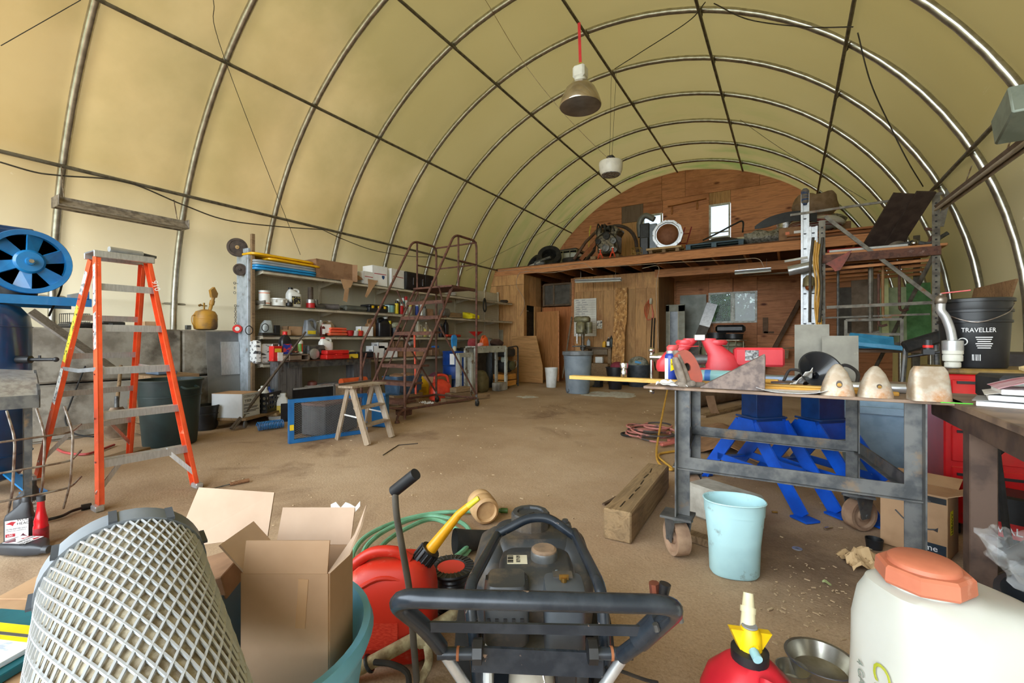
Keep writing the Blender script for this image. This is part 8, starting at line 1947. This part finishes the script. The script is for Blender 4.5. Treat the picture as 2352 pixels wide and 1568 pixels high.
# kraft paper, cup, black tub, bag, leaning board
mb=MB();c0=fl(2008,1300)
mb.grid(22,14,lambda u,q:((u-.5)*.26,(q-.5)*.17,.006+.07*abs(mnoise.noise(V((u*3.2,q*3,7))))+.03*abs(mnoise.noise(V((u*9,q*8,2))))),.002)
solo('kraft_paper',mb,cm_((198,166,122),.85),'crumpled tan packing paper on the dirt by the black tub','paper',tuple(c0),R(20),smooth=15)
smallbit('black_cup','short black plastic cup lying beside the packing paper','cup',2008,1258,MB().lathe([(.03,0),(.034,.0),(.04,.05),(.036,.05),(.03,.006),(0,.006)],n=22),BLACKP)
t=T('feed_tub','large round black rubber tub under the side bench','tub',(.80,1.80,0));RT=mt('black rubber tub',(34,38,44),(48,52,58),6,.5,0,.05,c3=(150,140,70),s3=16,lo3=.68,hi3=.76)
part('wall',MB().lathe([(.22,0),(.235,.02),(.245,.08),(.258,.085),(.258,.1),(.25,.105),(.262,.17),(.274,.175),(.274,.19),(.266,.195),(.276,.25),(.288,.255),(.288,.27),(.28,.275),(.288,.36),(.298,.365),(.298,.38),(.284,.38),(.24,.05),(0,.05)],n=48),RT,t)
PLB=glassy('clear crinkled plastic',(228,232,234),.12,.15,.8)
mb=MB();c0=V((.56,1.70,.37))
def bagpt(u,q):
    a=2*PI*u;r0=.10*math.sin(PI*min(1,.12+q*.95))**.6
    n1=.05*mnoise.noise(V((math.cos(a)*1.8,math.sin(a)*1.8,q*4)))+.025*mnoise.noise(V((math.cos(a)*5,math.sin(a)*5,q*9)))
    return c0+CF((r0+n1)*math.cos(a)*.9+.2*(q-.5),(r0+n1)*math.sin(a)*.8+.06*(q-.5),.03+.15*(1-q)**1.2+(r0+n1)*.5*math.sin(a)+.03)
mb.grid(40,30,bagpt)
solo('plastic_bag',mb,PLB,'clear crinkled plastic bag lying over the black tub rim','bag',tuple(c0),world=True,smooth=20)
solo('grey_board',MB().box((0,0,.0),(.5,.34,.016),(R(10),R(-6),0),.003),mt('brown grey board',(120,108,100),(102,90,82),6,.7),'brown-grey board resting against the side bench leg behind the tub','board',(.98,2.05,.43),R(10))
# jack post, hoses, battery and cans under the side bench
t=T('jack_post','dark steel post with clamp and slanting tube under the side bench','jack',(.98,2.62,0))
part('post',MB().box((0,0,.35),(.06,.06,.7),None,.006),cm_((52,58,62),.5,.5),t);part('clamp',MB().box((.0,-.04,.33),(.12,.02,.06)).cyl((0,-.06,.3),(0,-.04,.3),.014,n=6),DSTEEL,t);part('slant_tube',MB().tube([(-.32,-.04,.06),(0,-.03,.36)],.026,12),cm_((96,90,84),.5,.5),t);part('base',MB().box((0,0,.01),(.2,.2,.02)),IRON,t)
strand([V((.72,2.9,.6)),V((.78,2.88,.72)),V((.80,2.85,.5)),V((.82,2.8,.2)),V((.9,2.75,.03)),V((1.1,2.9,.02))],.014,'black grease hose hanging behind the brown bench leg',RUBBER,'grease_hose','hose')
strand([V((.76,2.95,.48)),V((.86,2.92,.62)),V((.98,2.9,.5)),V((1.02,2.88,.25)),V((.98,2.86,.04))],.012,'second black hose arching behind the jack post',RUBBER,'grease_hose','hose')
t=T('grease_gun','silver grease gun hanging behind the jack post','grease gun',(.98,2.98,.40));part('barrel',MB().cyl((0,0,0),(.03,0,.22),.026,n=14),ALU,t);part('head',MB().box((.035,0,.24),(.05,.04,.05),None,.008).cyl((.03,0,.25),(-.12,0,.30),.009,n=8),DSTEEL,t);part('hook',MB().cyl((.03,0,.26),(.03,.5,.3),.004,n=6),WIRE,t)
t=T('battery_case','black case with a red lettered label under the side bench','case',(.95,3.12,0),R(-20));part('case',MB().box((0,0,.18),(.34,.2,.36),None,.01),cm_((26,26,28),.5),t);part('red_label',MB().box((0,-.102,.2),(.32,.002,.07)),cm_((190,40,40),.4),t);text('lettering','WALIE',.05,WHITEINK,t,(-.1,-.1035,.2),(PI/2,0,0))
t=spraycan('blue and white round tin on the floor beside the jack post',(1.14,2.55,0),.07,.24,cm_((220,224,228)),cm_((40,90,170)),band=cm_((44,60,130)),name='tin',cat='tin')
t=T('red_case','low red steel case on the floor behind the jack post','case',(1.2,2.9,0));part('body',MB().box((0,0,.13),(.24,.18,.26),None,.008),RCH,t);part('lid',MB().box((0,0,.27),(.25,.19,.03),None,.006),RCH,t)

# ================================================================== foreground: fuel cans, hose, spool
ORC=mt('orange red can plastic',(214,50,30),(198,42,26),5,.45,0,.02,c3=(226,140,118),s3=7,lo3=.58,hi3=.74)
t,g=cfT('gas_can','orange-red petrol can with long yellow spout in the foreground','gas can',893,1.62)
part('body',MB().loft([(.16,.10,0),(.172,.112,.015),(.172,.112,.2),(.165,.105,.25),(.12,.08,.305,.02,0),(.09,.06,.32,.03,0)],32,3.5),ORC,t)
part('handle',MB().tube(sm([(-.165,-.02,.18),(-.14,-.03,.275),(-.06,-.03,.345),(.03,-.03,.352),(.08,-.02,.32)],7),.019,10),ORC,t)
part('side_rib',MB().tube(sm([(-.15,-.1,.05),(-.13,-.108,.2),(-.02,-.09,.285),(.1,-.08,.27)],6),.008,8),ORC,t)
dr=V((.62,.0,.78)).normalized();b0=V((.115,0,.30))
part('collar',MB().cyl(b0,b0+dr*.06,.036,n=20),BLACKP,t)
for k in range(14):
    e=axm(dr);q=e @ V((.037*math.cos(k*.449),.037*math.sin(k*.449),0));part('collar_rib',MB().cyl(b0+q+dr*.008,b0+q+dr*.055,.0035,n=5),BLACKP,t,kind='stuff')
sp_=part('spout',MB().tube([b0+dr*.05,b0+dr*.22,b0+dr*.225+V((.03,0,.025))],[.022,.014,.012],14),cm_((236,168,24),.4),t);part('spout_tip',MB().tube([b0+dr*.225+V((.028,0,.023)),b0+dr*.225+V((.07,0,.055))],[.0115,.009],12),cm_((240,222,60),.4),sp_)
part('embossed_text',MB().grid(1,1,lambda u,q:(-.06+.12*u,-.1125,.06+.09*q),.0006),mt('embossed red',(206,44,28),(226,76,52),70,.5,st=(1,1,4)),t)
t,g=cfT('gas_can','red petrol can with yellow wing cap and cream nozzle in the foreground','gas can',1722,1.2)
RC2=mt('crimson can plastic',(200,34,48),(184,26,40),5,.42)
part('body',MB().loft([(.11,.09,0),(.12,.1,.015),(.118,.098,.15),(.1,.085,.2),(.06,.055,.24),(.045,.045,.25)],32,3),RC2,t);part('handle',MB().tube(sm([(-.05,-.09,.12),(-.02,-.1,.19),(.01,-.07,.24)],6),.02,10),RC2,t)
part('collar',MB().lathe([(.044,.235),(.046,.245),(.046,.275),(.034,.28)],n=24),BLACKP,t)
wc=part('wing_cap',MB().lathe([(.03,.275),(.028,.32),(.02,.335),(0,.335)],n=20).plate([(-.055,0,.335),(.055,0,.32),(.03,0,.28),(-.03,0,.28)],.02).plate([(0,-.035,.30),(0,.03,.33),(0,.03,.28),(0,-.03,.275)],.012),cm_((238,196,20),.4),t);part('cap_patch',MB().lathe([(0,.336),(.02,.336),(.018,.339),(0,.339)],n=14),cm_((140,140,140),.7),wc)
part('nozzle',MB().tube([(.0,.01,.32),(.012,.03,.36),(.02,.045,.40)],[.02,.017,.013],14).tube([(.01,.028,.355),(.014,.034,.368)],.02,14),cm_((226,216,178),.45),t);part('vent_knob',MB().cyl((-.006,-.03,.29),(-.008,-.055,.285),.012,n=14),cm_((150,196,204),.4),t)
# green garden hose
HG=mt('faded green hose',(112,168,138),(88,138,104),6,.5)
def fz(px,py,z):q=aZ(px,py,z);return q
t=T('garden_hose','faded green garden hose coiled on the dirt behind the red can','hose',tuple(fl(930,1240)))
mb=MB();c0=fl(935,1262)
loops=[fz(1150,1172,.02),fz(1080,1174,.02),fz(1000,1178,.02),fz(920,1195,.02),fz(850,1225,.02),fz(815,1262,.02),fz(812,1300,.02),fz(860,1345,.02),fz(960,1350,.02),fz(1040,1300,.02),fz(1085,1245,.04),fz(1060,1200,.045),fz(980,1184,.045),fz(900,1210,.045),fz(845,1250,.045),fz(835,1290,.045),fz(870,1330,.045),fz(960,1325,.045),fz(1030,1290,.045),fz(1075,1240,.06),fz(1000,1192,.07),fz(930,1215,.07),fz(880,1250,.07),fz(872,1280,.06),fz(900,1315,.03)]
mb.tube(sm(loops,7),.0125,8);part('tube',mb,HG,t,world=True)
part('coupling',MB().cyl(loops[0],loops[0]+V((.04,.02,0)),.016,n=10),cm_((70,110,50)),t,world=True)
# cutting-line spool
t,g=cfT('line_spool','black cutting-line spool with red and white label','spool',1036,1.80)
for z,s in((.19,1),(.012,-1)):part('flange',MB().lathe([(.02,-.006),(.094,-.006),(.097,0),(.094,.006),(.06,.006),(.055,.001),(.02,.001),(.02,-.006)],(0,0,z),40),BLACKP,t)
for k in range(26):part('flange_rib',MB().box((.077*math.cos(k*.2417),.077*math.sin(k*.2417),.197),(.034,.004,.004),(0,0,k*.2417)),cm_((70,70,72)),t,kind='stuff')
part('line',MB().lathe([(.055,.016),(.066,.02)]+[(.066+.004*(k%2),.02+.008*k)for k in range(20)]+[(.055,.184)],n=32),mt('black line',(28,28,32),rough=.3),t)
part('label',MB().lathe([(.018,.1925),(.055,.1925),(.055,.1935),(.018,.1935)],n=32),mt('red white label',(206,60,52),(230,226,220),9,.4,lo=.56,hi=.6),t)
t,g=cfT('rubber_boot','black rubber funnel boot lying beside the spool','rubber boot',1068,2.32)
part('mouth',MB().tube([(-.05,-.02,.068),(.0,0,.062),(.1,.06,.05),(.22,.14,.04)],[.066,.058,.042,.036],24,cap=False).tube([(-.05,-.02,.068),(.0,0,.062),(.1,.06,.05),(.22,.14,.04)],[.06,.052,.036,.03],24,cap=False),RUBBER,t)
t,g=cfT('plastic_jug','stained tan plastic jug lying with its base towards the camera','jug',1118,2.66)
part('body',MB().lathe([(0,.02),(.055,.02),(.062,0),(.078,.012),(.082,.04),(.082,.09),(.078,.1),(.082,.11),(.08,.16),(.05,.2),(.02,.22)],(0,0,.083),32,axm((-.32,.9,.05))),mt('stained tan plastic',(196,160,116),(168,128,84),7,.5,c3=(140,92,60),s3=6),t)
# muddy pipe with tee and strap
MUD=mt('mud-splashed pale pipe',(176,164,130),(130,112,82),26,.8,0,.4)
t,g=cfT('muddy_pipe','mud-splashed pale pipe with a valve tee in the foreground','pipe',900,1.5)
part('pipe',MB().tube([g(780,1560,1.44),g(955,1465,1.5),g(1060,1400,1.62)],.021,14),MUD,t);part('tee',MB().ball(g(975,1462,1.5),(.034,.03,.036),14,10).ball(g(990,1470,1.49),.026,12,8).cyl(g(960,1470,1.5),g(1000,1450,1.5),.028,n=12),MUD,t);part('drop_hose',MB().tube(sm([g(982,1480,1.48),g(985,1520,1.46),g(968,1560,1.44),g(955,1600,1.42)],5),.014,10),MUD,t);part('strap',MB().torus(g(848,1523,1.465),.024,.006,20,6,M=axm((.8,.1,.45))),BLACKM,t);part('thin_hose',MB().tube(sm([g(860,1520,1.44),g(900,1525,1.42),g(935,1545,1.40),g(940,1590,1.38)],5),.009,8),RUBBER,t)
# curved lever
t,g=cfT('lever_handle','tall bent steel lever with black rubber grip beside the red can','lever',950,1.43)
part('rod',MB().tube(bend([g(958,1575,1.43),g(940,1350,1.43),g(910,1180,1.43),g(907,1128,1.43),g(925,1108,1.43)],.03),.0105,12),cm_((104,98,90),.55,.3),t);part('grip',MB().tube([g(905,1128,1.44),g(955,1088,1.40)],[.019,.0185],18),cm_((32,34,38),.6),t)

# ================================================================== engine-driven pressure washer
t,g=cfT('pressure_washer','black petrol pressure washer with tube cage and push handle','pressure washer',1235,1.2)
W1m=BLACKM;TANKM=mt('dusty black moulding',(48,52,57),(62,63,64),5,.42,0,.02,c3=(124,108,90),s3=6,lo3=.5,hi3=.72)
part('push_handle',MB().tube(bend([g(1012,1485,.98),g(978,1442,.92),g(893,1372,.80),g(1568,1388,.80),g(1500,1452,.92),g(1428,1505,.98)],.06,6),.0165,14),W1m,t)
part('strap_bar',MB().bar(g(975,1438,.91),g(1478,1448,.91),.006,.020),W1m,t)
for s,px in((-1,1075),(1,1382)):
    part('frame_post',MB().tube(bend([V((s*.148,-.19,.02)),V((s*.148,-.17,.34)),g(px,1352,1.06),g(1146 if s<0 else 1318,1222,1.42)],.05),.0145,12),W1m,t)
    part('pivot',MB().cyl(g(px-s*12,1500,.99),g(px+s*70,1500,.985),.013,n=14),W1m,t);part('knob',MB().lathe([(.01,-.012),(.026,-.01),(.026,.01),(.01,.012)],g(px-s*22,1495,.99),8,axm((1,0,0))),BLACKP,t);part('rust_ring',MB().cyl(g(px+s*20,1500,.988),g(px+s*26,1500,.988),.0145,n=14),cm_((150,92,56),.8),t)
    part('lower_tube',MB().tube([g(px+s*62,1490,.985),g(px-s*5,1590,1.0)],.012,12),ALU,t)
part('cage_arch',MB().tube(bend([g(1142,1226,1.40),g(1215,1188,1.42),g(1260,1188,1.42),g(1322,1232,1.40)],.08,6),.0145,12),W1m,t)
part('cross_plate',MB().bar(g(1085,1512,1.0),g(1385,1526,1.0),.008,.055),W1m,t)
part('base_plate',MB().box((0,.08,.07),(.34,.56,.012)),W1m,t)
for s in(-1,1):part('wheel',MB().lathe([(.03,-.03),(.09,-.035),(.115,-.03),(.125,0),(.115,.03),(.09,.035),(.03,.03)],(s*.21,.26,.125),28,axm((1,0,0))),RUBBER,t)
part('front_foot',MB().box((-.13,-.19,.02),(.05,.05,.04)).box((.13,-.19,.02),(.05,.05,.04)),RUBBER,t)
ft=part('fuel_tank',MB().loft([(.085,.085,.36,.0,.05),(.104,.095,.38,.0,.05),(.106,.098,.455,.0,.05),(.098,.09,.475,.0,.055),(.085,.08,.482,.0,.06)],32,6),TANKM,t)
part('fuel_cap',MB().lathe([(.033,.478),(.036,.485),(.036,.508),(.03,.512),(0,.512)],(.022,.075,0),16),mt('dusty cap',(136,112,90),(100,84,70),14,.8),ft,smooth=20);part('cap_skirt',MB().lathe([(.0345,.478),(.038,.482),(.038,.5),(.036,.504)],(.022,.075,0),16),DSTEEL,ft)
part('serial_sticker',MB().box((-.054,.065,.4828),(.056,.05,.001)),cm_((214,208,184),.5),ft);text('lettering','601638',.0165,INK,ft,(-.052,.087,.4836),(0,0,R(-90)),sx=.8)
for k in range(8):part('bar_mark',MB().box((-.073,.046+.0055*k,.4834),(.016,.002+.0015*(k%3),.0008)),INK,ft,kind='stuff')
rt=part('water_tank',MB().loft([(.15,.1,.10,0,.32),(.172,.12,.14,0,.32),(.172,.12,.33,0,.32),(.15,.11,.42,0,.32),(.12,.09,.455,0,.33),(.11,.085,.46,0,.33)],32,4),TANKM,t)
for s in(-1,1):part('tank_shoulder',MB().loft([(.05,.1,.2,s*.14,.28),(.055,.11,.36,s*.14,.28),(.045,.09,.43,s*.13,.3),(.02,.05,.455,s*.12,.31)],20,3),TANKM,rt)
part('tank_cap',MB().lathe([(.062,.455),(.066,.46),(.066,.505),(.062,.51),(.046,.51),(.044,.503),(0,.503)],(-.005,.35,0),12),TANKM,rt,smooth=20);part('cap_slot',MB().box((0,.35,.504),(.02,.004,.002),(0,0,.6)),INK,rt);part('rear_lug',MB().box((.105,.35,.463),(.06,.05,.02),None,.01).cyl((.115,.35,.46),(.115,.35,.482),.01,n=8),TANKM,rt)
mf=part('muffler_guard',MB().loft([(.05,.05,.36,-.082,-.07),(.056,.056,.37,-.082,-.07),(.056,.056,.485,-.082,-.07),(.045,.045,.503,-.082,-.07)],28,6),TANKM,t)
for k in range(5):part('vent_slot',MB().box((-.125+.02*k,-.128,.42),(.008,.003,.03)),INK,mf)
for s in(-1,1):part('vent_slot',MB().box((-.082+s*.05,-.07,.5035),(.006,.02,.002)),INK,mf)
af=part('air_cleaner',MB().loft([(.045,.045,.33,.062,-.07),(.05,.05,.34,.062,-.07),(.05,.05,.475,.062,-.07),(.048,.05,.49,.062,-.07),(.03,.03,.493,.062,-.07)],28,5),mt('grey filter cover',(78,84,90),(64,68,74),6,.5),t)
part('wing_nut',MB().cyl((.062,-.07,.49),(.062,-.07,.504),.008,n=8).bar((.05,-.07,.504),(.074,-.07,.504),.004,.012),mt('brass',(170,130,62)),af);part('vent_fins',MB().box((.062,-.04,.495),(.05,.03,.004)),TANKM,af)
part('fuel_line',MB().tube(sm([(.05,.0,.485),(.055,-.015,.475),(.06,-.025,.48),(.062,-.03,.49)],5),.005,8),cm_((84,92,96)),t)
part('crankcase',MB().loft([(.05,.06,.12,-.02,-.09),(.06,.07,.2,-.02,-.09),(.055,.06,.3,-.02,-.09),(.04,.05,.33,-.02,-.07)],24,3),mt('cast alloy dusty',(150,144,132),(118,110,98),12,.6,.3,.1),t);part('recoil_cover',MB().lathe([(.09,-.03),(.1,0),(.09,.03),(.04,.04)],(.09,.0,.24),24,axm((1,0,0))),BLACKP,t)
part('pump_head',MB().box((-.1,-.13,.16),(.08,.1,.1),None,.012).cyl((-.1,-.18,.14),(-.1,-.22,.14),.014,n=10),ALU,t);part('side_panel',MB().box((-.125,-.11,.26),(.02,.14,.2),None,.006),cm_((206,210,212),.4),t)
part('throttle_box',MB().box((.06,-.13,.30),(.05,.02,.03),None,.004),BLACKP,t);part('control_wire',MB().tube(sm([(0,-.12,.34),(.01,-.15,.29),(.03,-.16,.27),(.07,-.15,.25),(.1,-.16,.23)],5),.003,6),WIRE,t)
part('clamp',MB().cyl(g(1468,1468,.93),g(1520,1420,.89),.023,n=16),W1m,t);part('lever',MB().tube([g(1520,1385,.86),g(1528,1340,.86)],[.008,.011],10),BLACKP,t);part('copper_fitting',MB().cyl(g(1506,1375,.87),g(1502,1338,.87),.010,n=8),mt('copper',(150,92,76)),t)
for px,py in((1505,1440),(1560,1420)):part('bolt',MB().cyl(g(px,py-8,.86),g(px+4,py+8,.86),.006,n=6),DSTEEL,t)
part('trailing_cable',MB().tube(sm([g(1390,1530,1.02),g(1430,1542,1.04),g(1480,1560,1.08),g(1510,1567,1.1)],5),.004,6),RUBBER,t)
t,g=cfT('metal_pan','small galvanised bowl scrap on the dirt at the bottom edge','bowl',1885,1.47)
part('bowl',MB().lathe([(.07,.004),(.085,.01),(.1,.06),(.104,.062),(.096,.06),(.078,.014),(0,.014)],n=28),GALV,t);part('side_cup',MB().lathe([(.04,0),(.05,.05),(.046,.05),(.035,.006),(0,.006)],(-.11,-.03,0),20),GALV,t)

# ================================================================== white sprayer tank at the right edge
SPW=mt('milky white plastic',(190,191,184),(180,180,170),3,.4)
t,g=cfT('sprayer_tank','white backpack sprayer tank with brown screw lid','sprayer',2235,.90)
part('tank',MB().loft([(.18,.10,.0),(.20,.125,.02),(.205,.13,.30),(.20,.13,.40,.0,0),(.185,.125,.47,-.015,0),(.155,.115,.525,-.035,.0),(.12,.09,.553,-.065,.0),(.085,.075,.565,-.1,.0),(.07,.068,.57,-.1,.0)],48,3.2),SPW,t)
part('neck',MB().lathe([(.062,.56),(.064,.565),(.064,.585)],(-.1,0,0),36),SPW,t)
BRL=mt('terracotta lid plastic',(190,112,84),(172,98,72),7,.45,c3=(206,150,128),s3=9)
ld=part('lid',MB().lathe([(.074,.575),(.077,.58),(.075,.605),(.07,.61)],(-.1,0,0),8),BRL,t,smooth=15);part('lid_dome',MB().lathe([(.058,.605),(.056,.618),(.05,.623),(0,.623)],(-.1,0,0),36),BRL,ld)
part('buckle',MB().box((.10,-.105,.46),(.07,.03,.03),(R(-25),R(35),.2),.006).box((.135,-.125,.475),(.06,.05,.012),(R(-20),R(25),.3),.003),cm_((58,66,74),.5),t);part('webbing',MB().bar((.07,-.10,.47),(.14,-.12,.47),.03,.012),cm_((80,88,94),.9),t)
RS=Euler((PI/2,0,-PI/2)).to_matrix()@ Matrix.Rotation(R(-82),3,'Z');text('lettering','CHAPIN',.06,cm_((170,176,60)),t,(-.2045,-.02,.43),RS)
text('lettering','4 GALLON',.022,cm_((120,130,120)),t,(-.2055,.03,.40),RS)
solo('sprayer_rest',MB().box((0,0,.02),(.44,.3,.04)),WOODG,'low board under the white sprayer tank','board',tuple(CF((2235-1176)/FP*.9,.9,0)),YAW)
t.location.z=.04
t=T('hydraulic_pail','white pail of hydraulic oil with dark red label by the sprayer','pail',(.88,1.33,0),R(20));part('body',MB().lathe([(.13,0),(.14,.01),(.145,.36),(.15,.365),(.15,.39),(0,.39)],n=32),cm_((60,68,74),.4),t);part('label',MB().grid(10,2,lambda u,q:(.1448*math.sin(-1.4+u*1.8),-.1448*math.cos(-1.4+u*1.8),.18+.14*q),.0008),cm_((214,216,214)),t);part('red_band',MB().grid(10,1,lambda u,q:(.1456*math.sin(-1.4+u*1.8),-.1456*math.cos(-1.4+u*1.8),.27+.05*q),.0008),cm_((130,30,36)),t);text('lettering','PREMIUM\nHYDRAULIC',.026,WHITEINK,t,(-.075,-.126,.298),(R(90),0,R(-31)),'CENTER',sx=.7,br=.146)

# ================================================================== left foreground: tub, cartons, filter, papers
TUBB=mt('sky blue barrel plastic',(110,178,208),(92,160,194),4,.45)
t,g=cfT('barrel_tub','sky blue half-barrel tub holding the cartons and filter','tub',535,.96)
part('wall',MB().lathe([(.21,0),(.23,.02),(.25,.28),(.268,.41),(.281,.43),(.288,.45),(.281,.47),(.266,.47),(.252,.43),(.232,.28),(.21,.03),(0,.03)],n=56),TUBB,t)
t,g=cfT('cardboard_box','tall narrow cardboard carton with open flaps in the blue tub','box',690,.98,.04);k=.003;w2,d2,hb=.088,.065,.585
part('body',MB().box((0,-d2,hb/2),(2*w2,2*k,hb)).box((0,d2,hb/2),(2*w2,2*k,hb)).box((-w2,0,hb/2),(2*k,2*d2,hb)).box((w2,0,hb/2),(2*k,2*d2,hb)).box((0,0,k),(2*w2,2*d2,2*k)),mt('tan carton',(172,140,110),(160,128,98),4,.85,0,.02),t)
CIN=mt('pale carton inside',(186,160,138),(176,150,128),5,.9)
part('front_flap',MB().bar((0,-d2,hb),(0,-d2+.012,hb+.062),2*w2-.004,.004,(0,1,0)),mt('tan carton',(172,140,110)),t);part('back_flap',MB().bar((0,d2,hb),(0,d2+.03,hb+.075),2*w2-.004,.004,(0,1,0)),CIN,t)
part('left_flap',MB().bar((-w2,0,hb),(-w2-.05,0,hb+.055),2*d2-.01,.004,(1,0,1)),CIN,t);part('right_flap',MB().plate([(w2,-d2,hb),(w2,d2,hb),(w2+.03,d2+.02,hb+.085),(w2+.045,0,hb+.07),(w2+.035,-d2+.02,hb+.03)],.004),CIN,t)
part('packing_tape',MB().box((.035,-d2-.0035,hb-.06),(.02,.0008,.1),(0,R(4),0)),mt('shiny tape',(176,140,104),rough=.15),t);part('torn_paper',MB().grid(6,3,lambda u,q:(w2-.06+.07*u,d2+.03,hb+.07+.012*q+.008*math.sin(u*14)),.002),PAPER,t)
t,g=cfT('cardboard_box','larger carton with blue-grey side and recycling mark behind the filter','box',518,1.0,.04)
BGS=mt('blue grey print',(66,84,98),(54,70,84),3,.6)
M_=Matrix.Rotation(R(-32),4,'Y')@ Matrix.Rotation(R(12),4,'Z')
part('body',MB().box((-.03,.02,.27),(.2,.16,.46),(0,R(-14),R(10)),.002),BGS,t);part('top',MB().box((-.085,.02,.508),(.2,.16,.05),(0,R(-14),R(10)),.002),CARDD,t)
part('flap',MB().plate([(-.19,.1,.55),(.04,.1,.58),(.03,.15,.67),(-.17,.16,.68)],.004),CIN,t)
for k in range(3):
    a=k*2.094;part('recycle_arrow',MB().bar((.045+.014*math.cos(a),-.072,.43+.014*math.sin(a)),(.045+.014*math.cos(a+1.5),-.072,.43+.014*math.sin(a+1.5)),.001,.007,(0,0,1)),cm_((30,110,140)),t)
part('plastic_scrap',MB().grid(6,5,lambda u,q:(-.02+.05*u,-.07-.01*math.sin(u*3),.5+.05*q*(1-.5*u)),.001),PLB,t)
# air filter element lying on the tub, its far end towards the shed
Pf,Pn=cl(292,1318,.84),cl(345,1860,.48);lat0=V((Pn.x,Pn.y,0))
t=T('air_filter','large cylindrical air filter element with white mesh sleeve','air filter',tuple(CF(lat0.x,lat0.y)),YAW);Pf-=lat0;Pn-=lat0
ax_=(Pf-Pn);Lf=ax_.length;E=axm(ax_);rf=.116
part('pleats',MB().tube([Pn,Pf],rf*.97,60),mt('cream pleated paper',(188,178,156),(140,128,108),40,.9,0,.3),t)
mb=MB();nst=44
pts_=lambda a,z:Pn+E @ V((rf*math.cos(a),rf*math.sin(a),z))
turn=2*PI*.24*Lf/.45
for s in(-1,1):
    for k in range(nst):
        a0=2*PI*k/nst
        mb.tube([pts_(a0+s*turn*q/14,Lf*q/14)for q in range(15)],.0022,4,cap=False)
part('mesh_sleeve',mb,mt('white painted mesh',(178,182,186),rough=.45),t,kind='stuff')
part('end_gasket',MB().tube([Pf-ax_.normalized()*.03,Pf+ax_.normalized()*.014,Pf+ax_.normalized()*.02],[rf*1.04,rf*1.04,rf*.99],48),mt('grey rubber gasket',(104,112,120),(128,134,140),5,.6),t)
for k in range(9):part('gasket_notch',MB().bar(Pf+E @ V((rf*1.05*math.cos(k*.7),rf*1.05*math.sin(k*.7),-.03)),Pf+E @ V((rf*1.05*math.cos(k*.7),rf*1.05*math.sin(k*.7),.016)),.012,.005),cm_((70,76,84),.6),t)
# papers at the very left
t,g=cfT('cardboard_box','flat brown cardboard box at the lower left corner','box',60,.95,0)
part('body',MB().box((-.06,-.02,.23),(.40,.36,.46),None,.003),CARD,t);part('flap',MB().bar((-.06,.16,.46),(-.06,.32,.468),.38,.004),CARD,t)
LATc=(60-1176)/FP*.95
solo('teal_book',MB().box((0,0,.008),(.26,.2,.016),None,.002),cm_((20,110,124),.4),'teal booklet under the yellow-banded manual','booklet',tuple(CF(LATc-.04,.93,.4625)),YAW+R(-6))
t=T('instruction_manual','white printed manual with yellow band at the left edge','manual',tuple(CF(LATc-.06,.86,.479)),YAW+R(-8))
part('pages',MB().box((0,0,.005),(.24,.22,.01),None,.001),mt('manual print',(226,230,236),(180,192,208),24,.6,st=(1,3,1),lo=.55,hi=.62),t);part('yellow_band',MB().box((0,.085,.0105),(.24,.045,.001)),cm_((240,216,20),.4),t);part('grey_strip',MB().box((0,.078,.0112),(.24,.008,.0008)),cm_((90,90,92)),t)
